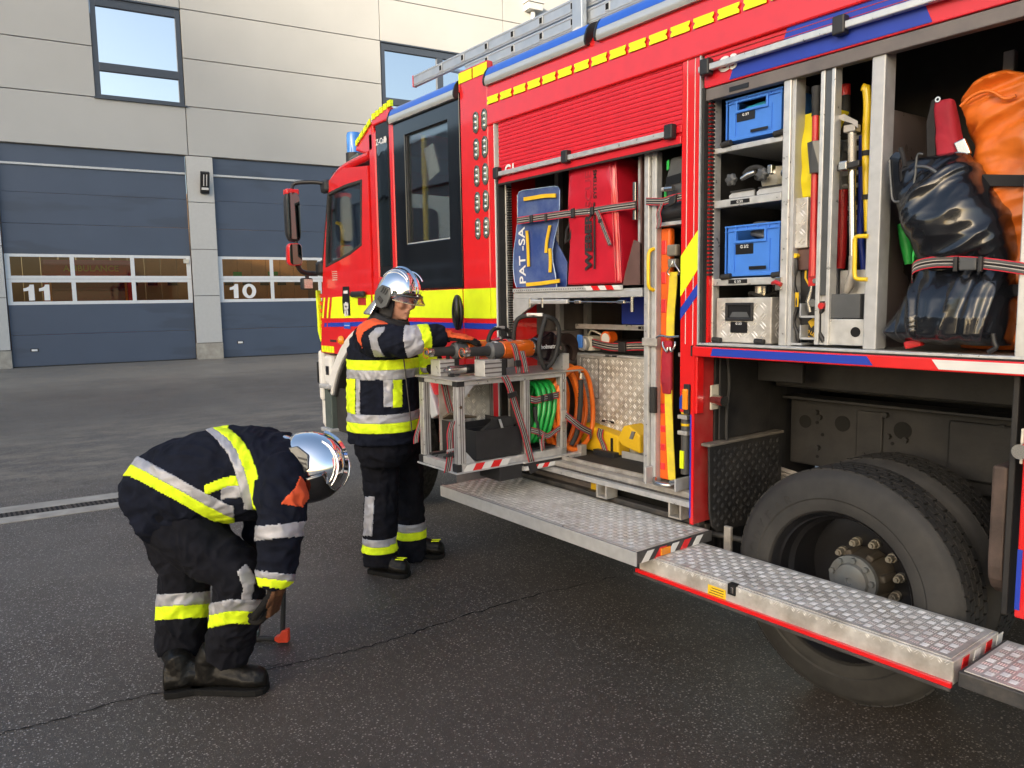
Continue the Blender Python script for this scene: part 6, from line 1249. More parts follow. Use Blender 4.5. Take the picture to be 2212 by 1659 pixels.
# ================================================================ slide-out tool rack with its load
def rack():
    r = empty('slide_out_rack', (-3.62, 2.67, .69), 'aluminium tool rack pulled out of the front locker on its slide', 'tool rack')
    xl, xr, yf, yb = -3.825, -3.42, 2.215, 3.005
    def b(name, mat, x0, x1, y0, y1, z0, z1, bev=.003, par=r): return B(name, mat, par, x0, x1, y0, y1, z0, z1, bev)
    def post(x, y, w=.045):
        p = b('post', 'aluminium', x, x+w, y, y+w, .735, 1.185, .002)
        for k in (.3, .62):
            b('groove', 'inner_grey', x+w, x+w+.0008, y+w*k, y+w*k+.005, .74, 1.18, 0, p); b('groove', 'inner_grey', x+w*k, x+w*k+.005, y-.0008, y, .74, 1.18, 0, p)
        return p
    for x in (xl, xr-.045): post(x, yf+.012); post(x, yb-.045)
    post(xr-.045, 2.688, .04); post(xl, 2.688, .04)
    for x in (xl, xr-.04): b('base_beam', 'aluminium', x, x+.04, yf, yb, .695, .735)
    for y in (yf, yb-.04): b('base_beam', 'aluminium', xl, xr, y, y+.04, .696, .734)
    b('base_tray', 'alu_matte', xl-.01, xr+.006, yf-.008, yb+.12, .684, .694, .001); b('slide_beam', 'aluminium', xr-.05, xr+.02, 2.66, 3.14, .640, .690); b('slide_beam', 'black_plastic', xr-.051, xr+.0215, 2.66, 3.0, .668, .684, 0); b('slide_beam', 'alu_matte', xl, xl+.05, 2.66, 3.14, .640, .690)
    b('slide_end', 'alu_worn', xr-.02, xr+.024, 3.10, 3.145, .638, .735); b('slide_block', 'black_plastic', xr-.2, xr+.0, 2.50, 2.66, .60, .69)
    for x in (xl+.0, xr-.045): b('corner_block', 'black_plastic', x-.002, x+.047, yf-.002, yf+.03, .692, .737); b('corner_block', 'black_plastic', x-.002, x+.047, yf+.008, yf+.058, 1.16, 1.19)
    for i in range(5):
        y = yf+.035+i*.06; MB().prism([(xr+.0065, y, .694), (xr+.0065, y+.06, .694), (xr+.0065, y+.085, .73), (xr+.0065, y+.025, .73)], (.0015, 0, 0)).build('warning_stripe', 'white_paint' if i % 2 == 0 else 'red_paint', r)
        y = 2.665+i*.042
        if i < 5: MB().prism([(xr+.0215, y, .643), (xr+.0215, y+.042, .643), (xr+.0215, y+.062, .668), (xr+.0215, y+.02, .668)], (.0015, 0, 0)).build('warning_stripe', 'white_paint' if i % 2 == 0 else 'red_paint', r)
    # top
    for x in (xl, xr-.03): b('top_beam', 'aluminium', x, x+.03, yf+.02, yb, 1.163, 1.188)
    b('top_beam', 'aluminium', xl, xr, yf+.02, yf+.05, 1.163, 1.188)
    pl = [(xl-.02, yf), (xr-.03, yf), (xr+.0, yf+.008), (xr+.012, yf+.03), (xr+.012, 3.135), (xl-.02, 3.135)]
    MB().prism([(x, y, 1.190) for x, y in pl], (0, 0, .008)).build('top_plate', 'alu_worn', r, bevel=.002)
    for y in (yf+.06, yf+.115): MB().cyl((xr-.0, y-.03, 1.05 if y < yf+.1 else 1.11), (xr+.003, y-.03, 1.05 if y < yf+.1 else 1.11), .009, n=10).build('screw', 'steel', r)
    for y, z in ((2.985, .95), (2.985, .92), (2.985, 1.08), (2.985, 1.14)): MB().cyl((xr, y, z), (xr+.004, y, z), .009, n=10).build('screw', 'steel', r)
    MB().prism([(xr-.0, yf+.06, .735), (xr-.0, yf+.12, .735), (xr-.0, yf+.06, .80)], (-.004, 0, 0)).build('gusset', 'alu_matte', r); MB().prism([(xr-.0, yf+.06, 1.163), (xr-.0, yf+.12, 1.163), (xr-.0, yf+.06, 1.10)], (-.004, 0, 0)).build('gusset', 'alu_matte', r)
    # panels: tread plate divider and green-hose case
    p = b('divider', 'alu_tread', xl+.045, xl+.05, 2.33, 2.69, .74, 1.16, .001); q = MB(); bars(q, (xl+.05, 2.40, .75), (0, 1, 0), (0, 0, 1), (1, 0, 0), .28, .40, .036, 'duet', rise=.003); q.build('tread_pattern', 'bar_bright', p, kind='stuff')
    b('hose_case', 'inner_dark', xr-.20, xr-.195, 2.735, 2.955, .74, 1.16, 0); b('hose_case', 'inner_dark', xr-.195, xr-.05, 2.728, 2.735, .74, 1.16, 0); b('hose_case', 'inner_dark', xr-.195, xr-.05, 2.735, 2.955, .736, .745, 0)
    # black bins
    def bin_(x0, x1, y0, y1, z0, z1, label):
        e = empty('black_bin', ((x0+x1)/2, (y0+y1)/2, z0), label, 'bin'); m = MB(); t = .005
        m.box(x0, x1, y0, y1, z0, z0+t); m.box(x0, x0+t, y0, y1, z0+t, z1); m.box(x1-t, x1, y0, y1, z0+t, z1); m.box(x0+t, x1-t, y0, y0+t, z0+t, z1); m.box(x0+t, x1-t, y1-t, y1, z0+t, z1); m.build('shell', 'black_plastic', e)
        return e
    e = bin_(-3.55, xr-.005, 2.345, 2.66, .742, .905, 'black open bin at the near side of the tool rack')
    MB().prism([(-3.47, 2.40, .90), (-3.47, 2.50, .955), (-3.47, 2.52, .90)], (.03, 0, 0)).build('bracket', 'black_plastic', e); MB().box(-3.53, -3.45, 2.52, 2.63, .76, .955).build('insert', 'black_rubber', e, bevel=.006); MB().prism([(-3.44, 2.51, .955), (-3.44, 2.525, .955), (-3.44, 2.545, .90), (-3.44, 2.53, .90)], (.004, 0, 0)).build('clip', 'alu_matte', e)
    e = bin_(-3.80, -3.62, 2.345, 2.66, .742, .93, 'black open bin deeper inside the tool rack'); MB().prism([(-3.79, 2.35, .93), (-3.70, 2.35, .97), (-3.64, 2.5, .94), (-3.75, 2.5, .93)], (0, 0, .012)).build('wood_block', 'bark', e)
    for x in (xl+.05, xl+.2): b('base_rib', 'black_plastic', x, x+.03, yf+.04, yb-.05, .737, .75, 0)
    # straps on the rack
    s = strap('long_strap', [WX(1600/1.8228+.4219*u/1.8228, (1200+.4219*v)/1.8228, xr+.018) for u, v in ((915, 665), (960, 760), (1020, 950), (1100, 1200), (1170, 1470))], (0, 1, .2), .040, label='long striped strap running diagonally down the open side of the tool rack', cat='strap')
    kx = lambda u, v, X: WX((1600+.4219*u)/1.8228, (1200+.4219*v)/1.8228, X)
    p = kx(990, 840, xr+.024); MB().obox(p, (.006, 0, 0), (0, .03, .006), (0, -.004, .015)).build('slider', 'black_plastic', s, bevel=.003); p = kx(1180, 1520, xr+.022); MB().obox(p, (.006, 0, 0), (0, .028, .006), (0, -.01, .028)).build('end_buckle', 'black_plastic', s, bevel=.004)
    s = strap('post_strap', [kx(u, v, xr+.012) for u, v in ((430, 1090), (405, 1200), (410, 1350), (395, 1480), (380, 1560))], (0, 1, .12), .038, label='striped strap hanging down the near corner post of the tool rack', cat='strap')
    p = kx(410, 1400, xr+.018); MB().obox(p, (.006, 0, 0), (0, .024, .002), (0, 0, .010)).build('buckle', 'black_plastic', s, bevel=.003); p = kx(410, 1358, xr+.016); MB().obox(p, (.002, 0, 0), (0, .022, .002), (0, 0, .006)).build('reflector', 'silver_tape', s)
    strap('corner_strap', [kx(u, v, xl-.005) for u, v in ((150, 1020), (125, 1120), (95, 1220), (90, 1290))], (.3, 1, .3), .032, label='striped strap looped over the far corner post of the tool rack', cat='strap')
    s = strap('back_strap', [(-3.77, 2.36, 1.16), (-3.765, 2.38, 1.05), (-3.75, 2.40, .95)], (0, 1, 0), .04, label='dark strap hanging inside the tool rack', cat='strap')
rack()
KX = lambda u, v, X: WX((1600+.4219*u)/1.8228, (1200+.4219*v)/1.8228, X)
def hoses():
    g = empty('green_hose_coil', (-3.52, 2.85, .75), 'green hydraulic hose coiled in the case of the tool rack', 'hose')
    m = MB(); rnd = random.Random(2)
    for i in range(4):
        x = -3.445-i*.0; y = 2.795+i*.040
        pts = [(-3.52+.085*math.cos(t)*1.0, y+.012*math.sin(2*t)+.018*math.sin(t), .955+.175*math.sin(t)) for t in (2*math.pi*k/32 for k in range(32))]; m.tube(pts, .0145, 9, closed=True)
    m.build('coil', 'green_hose', g, smooth=60)
    MB().tube(smooth_path([KX(1200, 950, -3.44), KX(1215, 1100, -3.435), KX(1240, 1230, -3.435)], 4), .013, 9).build('end_sleeve', 'black_rubber', g, smooth=60); MB().tube([KX(1245, 1250, -3.435), KX(1262, 1360, -3.43)], .010, 9).build('coupling', 'steel', g, smooth=60)
    s = strap('upper_hose_strap', [KX(u, v, -3.425) for u, v in ((1160, 880), (1210, 890), (1290, 870), (1420, 840))], (0, .05, 1), .04, label='striped strap with buckle across the green hose coil', cat='strap'); p = KX(1345, 860, -3.418); MB().obox(p, (.008, 0, 0), (0, .018, 0), (0, 0, .022)).build('buckle', 'black_plastic', s, bevel=.004); p = KX(1270, 875, -3.418); MB().obox(p, (.006, 0, 0), (0, .010, 0), (0, 0, .020)).build('buckle', 'black_plastic', s, bevel=.004)
    s = strap('lower_hose_strap', [KX(u, v, -3.425) for u, v in ((1165, 1170), (1240, 1190), (1320, 1225), (1400, 1170), (1435, 1150))], (0, .1, 1), .034, label='slack striped strap under the green hose coil', cat='strap'); strap('strap_end', [KX(u, v, -3.42) for u, v in ((1290, 1200), (1275, 1260), (1278, 1360))], (0, 1, .1), .02, s)
    o = empty('orange_hose_coil', (-3.52, 3.06, .70), 'orange hydraulic hose coil hanging at the inner end of the tool rack', 'hose')
    m = MB()
    for i, (yy, rz, ry) in enumerate(((3.03, .24, .10), (3.06, .255, .12), (3.09, .262, .135), (3.05, .23, .115), (3.10, .25, .15))):
        pts = [(-3.50+(i-2)*.028, yy+ry*math.cos(t)+.01*math.sin(3*t+i), .955+rz*math.sin(t)) for t in (2*math.pi*k/40 for k in range(40))]; m.tube(pts, .0155, 9, closed=True)
    m.build('coil', 'orange_hose', o, smooth=60)
    MB().tube(smooth_path([KX(1628, 700, -3.42), KX(1628, 850, -3.415), KX(1615, 1050, -3.415), KX(1590, 1200, -3.42), KX(1540, 1310, -3.42)], 5), .0155, 10).build('black_sleeve', 'black_rubber', o, smooth=60)
    for v in (790, 835, 870): p = KX(1628, v, -3.418); MB().cyl(p, p+Vector((0, 0, .006)), .018, n=12).build('sleeve_ring', 'black_rubber', o, smooth=40)
    MB().tube([KX(1630, 690, -3.42), KX(1632, 640, -3.42)], .013, 10).build('coupling', 'steel', o, smooth=60); MB().tube([KX(1632, 645, -3.42), KX(1632, 635, -3.42)], .017, 10).build('coupling_ring', 'steel', o, smooth=60)
    s = strap('side_hose_strap', [KX(u, v, x) for u, v, x in ((1490, 1030, -3.40), (1560, 1090, -3.385), (1640, 1150, -3.385), (1720, 1190, -3.40))], (0, .25, 1), .042, label='striped strap holding the orange hose coil to the rack', cat='strap'); strap('strap_end', [KX(1720, 1170, -3.40), KX(1718, 1250, -3.41)], (0, 1, .2), .02, s); tpb = KX(1470, 1035, -3.41); MB().obox(tpb, (.004, 0, 0), (0, .022, 0), (0, 0, .035)).build('anchor_plate', 'aluminium', s, bevel=.003)
hoses()
def spreader(name, X, y0, label, big):
    """hydraulic tool lying along +Y, its rear coupler at y0"""
    t = empty(name, (X, y0+.4, 1.2), label, 'rescue tool'); z = 1.338; Yv = Vector((0, 1, 0)); O = lambda d: (X, y0+d, z)
    ln = lambda nm, mat, prof, par=t, n=28: MB().lathe(prof, (X, y0, z), (0, 1, 0), n).build(nm, mat, par, smooth=40)
    ln('coupler', 'steel', [(.012, -.01), (.014, .0), (.014, .012), (.026, .014), (.026, .034), (.018, .036), (.018, .05)])
    MB().tube([(X+.03*math.cos(a)-.01, y0-.0, z+.028*math.sin(a)-.005) for a in np.linspace(0, 5.5, 16)], .0022, 6).build('dust_cap_ring', 'orange_plastic', t, smooth=60)
    ln('rear_grip', 'black_rubber', [(.020, .035), (.026, .04), (.027, .16), (.036, .185)])
    ln('control_collar', 'med_grey', [(.038, .17), (.049, .182), (.050, .235), (.046, .25), (.044, .262)])
    for k in range(5): a = R(70+k*22); MB().obox((X+.0505*math.cos(a), y0+.215, z+.0505*math.sin(a)), (-.006*math.sin(a), 0, .006*math.cos(a)), (0, .010, 0), (.0006*math.cos(a), 0, .0006*math.sin(a))).build('collar_mark', 'white_print', t)
    L = .215 if big else .16
    ln('cylinder_body', 'orange_tool', [(.046, .255), (.050, .258), (.050, .275), (.052, .28), (.054, .255+L-.03), (.052, .255+L)]); e = .255+L
    for a in np.linspace(0, 6.28, 7)[:-1]: MB().cyl((X+.047*math.cos(a), y0+e+.005, z+.047*math.sin(a)), (X+.047*math.cos(a), y0+e-.014, z+.047*math.sin(a)), .007, n=8).build('flange_bolt', 'steel', t)
    ln('flange', 'black_satin', [(.052, e), (.056, e+.004), (.056, e+.02), (.048, e+.024)])
    if big:
        MB().prism([(X-.05, y0+e+.02, z-.04), (X-.05, y0+e+.05, z+.055), (X-.05, y0+e+.14, z+.10), (X-.05, y0+e+.19, z+.055), (X-.05, y0+e+.20, z-.05), (X-.05, y0+e+.14, z-.10), (X-.05, y0+e+.05, z-.06)], (.10, 0, 0)).build('head_cover', 'black_gloss', t, bevel=.012, seg=3)
        text('lettering', 'holmatro', (X+.0515, y0+e+.045, z-.005), (0, 1, 0), (0, 0, 1), .036, 'white_print', t, .0005, .0006)
        MB().cyl((X-.056, y0+e+.19, z-.005), (X+.056, y0+e+.19, z-.005), .034, n=24).build('pivot', 'hub_dirty', t, smooth=40); MB().cyl((X+.056, y0+e+.19, z-.005), (X+.060, y0+e+.19, z-.005), .010, n=12).build('pivot_bolt', 'steel', t)
        # curved cutter blades
        for s, x in ((1, X+.012), (-1, X-.030)):
            P = [Vector((x, y0+e+.19, z+.02)), Vector((x, y0+e+.24, z+.075)), Vector((x, y0+e+.31, z+.072)), Vector((x, y0+e+.36, z+.02)), Vector((x, y0+e+.355, z-.05)), Vector((x, y0+e+.33, z-.09)), Vector((x, y0+e+.31, z-.085)), Vector((x, y0+e+.315, z-.03)), Vector((x, y0+e+.29, z+.005)), Vector((x, y0+e+.25, z+.0)), Vector((x, y0+e+.21, z-.04))]
            MB().prism(smooth_loop(P), (.018, 0, 0)).build('blade', 'blade_brown', t, bevel=.003)
        hc = y0+e+.07; rx, rz = .0, .0
        lp = [(X+.075, hc-.02, z+.14), (X+.082, hc-.055, z+.06), (X+.084, hc-.065, z-.02), (X+.08, hc-.03, z-.10), (X+.07, hc+.0, z-.118), (X+.082, hc+.05, z-.07), (X+.084, hc+.085, z+.03), (X+.082, hc+.088, z+.115), (X+.078, hc+.06, z+.165), (X+.07, hc+.0, z+.185), (X-.02, hc-.07, z+.19), (X-.08, hc-.10, z+.16), (X-.10, hc-.11, z+.06), (X-.095, hc-.10, z+.0)]
        MB().tube(smooth_path([lp[9]]+lp[0:9]+[lp[9]], 5), .0135, 10).build('loop_handle', 'black_rubber', t, smooth=60); MB().tube(smooth_path(lp[8:], 5), .0135, 10).build('loop_handle', 'black_rubber', t, smooth=60); MB().obox((X+.02, hc-.04, z+.196), (.04, .028, 0), (-.009, .012, 0), (0, 0, .010)).build('handle_plate', 'aluminium', t, bevel=.003)
        MB().box(X-.03, X+.07, y0+e+.20, y0+e+.25, 1.199, z-.04).build('rest_post', 'aluminium', t, bevel=.002)
    else:
        MB().prism([(X-.045, y0+e+.02, z-.045), (X-.045, y0+e+.02, z+.045), (X-.045, y0+e+.14, z+.07), (X-.045, y0+e+.24, z+.02), (X-.045, y0+e+.24, z-.03), (X-.045, y0+e+.14, z-.07)], (.09, 0, 0)).build('head_cover', 'black_gloss', t, bevel=.01)
        hc = y0+e+.06
        MB().tube(smooth_path([(X+.03, hc-.08, z+.03), (X+.03, hc-.06, z+.085), (X+.02, hc-.02, z+.115), (X, hc+.07, z+.115), (X-.01, hc+.11, z+.09), (X-.01, hc+.13, z+.03)], 5), .0125, 10).build('loop_handle', 'black_rubber', t, smooth=60); MB().obox((X+.01, hc+.025, z+.121), (.012, 0, 0), (-.006, .036, 0), (0, 0, .009)).build('handle_plate', 'aluminium', t, bevel=.003)
        for s in (-1, 1): MB().prism([(X-.02+s*.02, y0+e+.20, z-.02), (X-.02+s*.02, y0+e+.40, z+.0), (X-.02+s*.02, y0+e+.40, z+.02), (X-.02+s*.02, y0+e+.2, z+.04)], (.016, 0, 0)).build('spreader_arm', 'blade_brown', t)
    return t
def smooth_loop(P, n=4): return smooth_path(P+[P[0]], n)[:-1]
pm('black_gloss', (.012, .007, .009), .12, var=.2, coat=.6); pm('blade_brown', (.045, .030, .027), .3, .5, var=.3)
spreader('hydraulic_cutter', -3.52, 2.335, 'orange and black hydraulic cutter with loop handle on the near side of the rack', True)
spreader('hydraulic_spreader', -3.68, 2.20, 'orange and black hydraulic spreader lying behind the cutter under the gloved hand', False)
def rack_bits():
    def cradle(X, y, w, label):
        c = empty('tool_cradle', (X, y, 1.198), label, 'cradle'); b = MB().box(X-.05, X+.05, y, y+w, 1.199, 1.292).build('block', 'aluminium', c, bevel=.003)
        for k in (.22, .5, .78): MB().box(X+.05, X+.0508, y+.002, y+w-.002, 1.199+.093*k-.004, 1.199+.093*k+.004).build('groove', 'inner_grey', c)
        MB().box(X-.048, X+.052, y+w-.002, y+w+.03, 1.199, 1.290).build('rubber_face', 'black_plastic', c, bevel=.002); MB().cyl((X+.01, y+w*.8, 1.29), (X+.01, y+w*.8, 1.315), .012, n=12).build('stud', 'black_rubber', c, smooth=40)
    cradle(-3.50, 2.43, .12, 'aluminium cradle under the near cutter'); cradle(-3.71, 2.27, .10, 'aluminium cradle under the spreader at the back')
    r = empty('short_ram', (-3.58, 2.38, 1.2), 'short silver and black hydraulic ram on the rack top', 'rescue tool'); X = -3.60; z = 1.236
    MB().lathe([(.010, -.04), (.012, -.03), (.012, -.015), (.024, -.012), (.026, .0), (.026, .095)], (X, 2.30, z), (0, 1, 0), 20).build('silver_end', 'steel', r, smooth=40); MB().lathe([(.027, .095), (.027, .21), (.022, .22)], (X, 2.30, z), (0, 1, 0), 20).build('black_body', 'black_satin', r, smooth=40); MB().obox((X, 2.535, z+.012), (.02, 0, 0), (0, .022, .01), (0, -.01, .036)).build('orange_foot', 'orange_tool', r, bevel=.008)
    MB().box(X-.02, X+.02, 2.295, 2.315, 1.199, 1.215).build('rest', 'black_plastic', r)
    e = MB().prism([(-3.80, 2.30, 1.20), (-3.80, 2.36, 1.20), (-3.80, 2.36, 1.30), (-3.80, 2.345, 1.305)], (.02, 0, 0)); e.build('end_stop', 'black_plastic', r)
    s = strap('tool_strap', [(-3.55, 2.655, 1.394), (-3.52, 2.655, 1.394), (-3.475, 2.655, 1.365), (-3.462, 2.66, 1.325), (-3.455, 2.665, 1.28), (-3.45, 2.67, 1.205)], (0, 1, 0), .040, label='striped strap wrapped over the orange cutter body', cat='strap'); strap('strap_end', [(-3.447, 2.69, 1.33), (-3.435, 2.70, 1.27), (-3.43, 2.71, 1.205)], (0, 1, 0), .04, s); MB().obox((-3.44, 2.655, 1.262), (.008, 0, 0), (0, .022, 0), (0, 0, .018)).build('buckle', 'black_plastic', s, bevel=.004)
    strap('rear_tool_strap', [(-3.72, 2.50, 1.392), (-3.68, 2.50, 1.396), (-3.635, 2.50, 1.36), (-3.622, 2.50, 1.30), (-3.615, 2.50, 1.205)], (0, 1, 0), .040, label='striped strap wrapped over the rear spreader', cat='strap')
rack_bits()
# ================================================================ firefighters
def px(cr, x, y): return (cr[0]+cr[2]*x)/1.8228, (cr[1]+cr[2]*y)/1.8228
def depth_of(p): return (Vector(p)-CAM).dot(fw)
def ell(c, u, v, n=28, sup=2.3):
    out = []
    for k in range(n):
        t = 2*math.pi*k/n; a, b = math.cos(t), math.sin(t); out.append(Vector(c)+u*math.copysign(abs(a)**(2/sup), a)+v*math.copysign(abs(b)**(2/sup), b))
    return out
def limb(mb, pts, rs, n=16, sub=5, endball=True):
    P = smooth_path(pts, sub); A = np.interp(np.linspace(0, len(rs)-1, len(P)), range(len(rs)), rs); mb.tube(P, [float(a) for a in A], n); 
    for q, r in ((P[0], A[0]), (P[-1], A[-1]))[:2 if endball else 1]: ball(mb, q, r)
    return P
def ball(mb, c, r, n=12, s=(1, 1, 1)):
    c = Vector(c); rs = []
    for i in range(1, n): 
        a = math.pi*i/n; rs.append([c+Vector((r*s[0]*math.sin(a)*math.cos(t), r*s[1]*math.sin(a)*math.sin(t), r*s[2]*math.cos(a))) for t in (2*math.pi*k/16 for k in range(16))])
    mb.rings(rs)
def fuse(mb, voxel, smooth=6):
    me = bpy.data.meshes.new('f'); me.from_pydata([tuple(v) for v in mb.v], [], mb.f); bm = bmesh.new(); bm.from_mesh(me); bmesh.ops.recalc_face_normals(bm, faces=bm.faces); bm.to_mesh(me); bm.free()
    o = bpy.data.objects.new('f', me); COL.objects.link(o); m = o.modifiers.new('r', 'REMESH'); m.mode = 'VOXEL'; m.voxel_size = voxel
    s = o.modifiers.new('s', 'SMOOTH'); s.factor = .5; s.iterations = smooth
    r = evalmesh(o); bpy.data.objects.remove(o); return r
def arrays(me):
    n = len(me.vertices); v = np.zeros(n*3); me.vertices.foreach_get('co', v); v = v.reshape(-1, 3); nr = np.zeros(n*3); me.vertices.foreach_get('normal', nr); nr = nr.reshape(-1, 3)
    f = [tuple(p.vertices) for p in me.polygons]; return v, nr, f
def wrinkle(v, nr, amp, seed=0, sc=(9, 9, 9), amp2=0):
    out = v.copy()
    for i in range(len(v)):
        p = Vector((v[i][0]*sc[0]+seed, v[i][1]*sc[1], v[i][2]*sc[2])); w = Vector((noise.noise(p*.5), noise.noise(p*.5+Vector((9, 3, 1))), 0))
        q = noise.noise(p+w*1.5); rg = 1-abs(q)*2; q2 = 1-abs(noise.noise(p*2.1+w*2+Vector((5, 5, 5))))*2.2
        out[i] += nr[i]*(amp*(rg*.8+q2*.55+noise.noise(p*.45)*.9)+amp2*noise.noise(p*3))
    return out
def garment(par, name, base, v, f, cls, offs=.0025):
    """split a fused surface by class: base cloth plus one child mesh for each named band"""
    V_ = v; cent = np.array([V_[list(q)].mean(0) for q in f]); groups = {}
    for q, c in zip(f, cent): groups.setdefault(cls(Vector(c)), []).append(q)
    root = None
    for key in sorted(groups, key=lambda k: (k is not None, str(k))):
        fs = groups[key]; used = sorted({i for q in fs for i in q}); mp = {a: b for b, a in enumerate(used)}
        mb = MB(); mb.v = [tuple(V_[i]) for i in used]; mb.f = [tuple(mp[i] for i in q) for q in fs]; mb.m = [0]*len(mb.f)
        if key is None: me, c = mb.mesh(name, base, 180, normals=False); root = put(name, me, c, par)
        else:
            me, c = mb.mesh(key[0], key[1], 180, normals=False); o = put(key[0], me, c, root or par); s = o.modifiers.new('solid', 'SOLIDIFY'); s.thickness = .004; s.offset = .6
    return root
def along(p, P):
    """closest parameter (metres) and distance to a polyline"""
    best = (1e9, 0); acc = 0
    for a, b in zip(P[:-1], P[1:]):
        d = b-a; L = d.length; t = max(0, min(1, (p-a).dot(d)/(L*L+1e-9))); q = a+d*t; e = (p-q).length
        if e < best[0]: best = (e, acc+t*L)
        acc += L
    return best[1], best[0], acc
def boot(par, heel, toe, ankle, stripes=False):
    heel, toe = Vector(heel), Vector(toe); d = toe-heel; d.z = 0; L = d.length; d.normalize(); s = Vector((-d.y, d.x, 0)); z0 = GZ
    prof = [(-.02, .028, .085), (.0, .040, .11), (.18, .048, .12), (.35, .047, .138), (.55, .051, .115), (.75, .056, .095), (.92, .050, .088), (1.0, .034, .072), (1.03, .016, .055)]
    def ring(t, w, h, zb, k=1): 
        c = heel+d*(L*t); return [Vector((c.x, c.y, zb))+s*(w*k*math.cos(a))*(1.0 if math.sin(a) < .2 else .8)+Vector((0, 0, (h*.5)+(h*.5)*math.sin(a))) for a in (2*math.pi*q/20 for q in range(20))]
    mb = MB(); mb.rings([ring(t, w, h, z0+.022) for t, w, h in prof]); a = Vector(ankle); mb.tube([heel+d*(L*.24)+Vector((0, 0, .05)), heel+d*(L*.22)+Vector((0, 0, .14)), a], [.052, .056, .064], 18)
    me = fuse(mb, .006, 4); v, nr, f = arrays(me); v = wrinkle(v, nr, .002, 3, (30, 30, 30)); q = MB(); q.v = [tuple(x) for x in v]; q.f = f; q.m = [0]*len(f); m2, c = q.mesh('boot', 'boot', 180); b = put('boot', m2, c, par)
    so = MB(); pts = [(t, w) for t, w, h in prof]; P = [heel+d*(L*t)+s*(w+.006) for t, w in pts]+[heel+d*(L*t)-s*(w+.006) for t, w in pts[::-1]]; so.prism([(p.x, p.y, z0) for p in P], (0, 0, .03)); so.build('sole', 'sole', b, bevel=.005)
    for k in range(3):
        c = heel+d*(L*(.46-.07*k))+Vector((0, 0, .130+.012*k)); MB().tube([c-s*.03+Vector((0, 0, -.012)), c+Vector((0, 0, .008)), c+s*.03+Vector((0, 0, -.012))], .004, 6).build('lace', 'black_cloth', b)
    if stripes:
        for k in (-1, 0, 1):
            c = heel+d*(L*.84)+s*(.018*k)+Vector((0, 0, .117-.004*abs(k))); MB().obox(c, d*.026+s*.006, s*.0028, Vector((0, 0, .0025))+d*.0008).build('toe_stripe', 'lime', b)
    return b
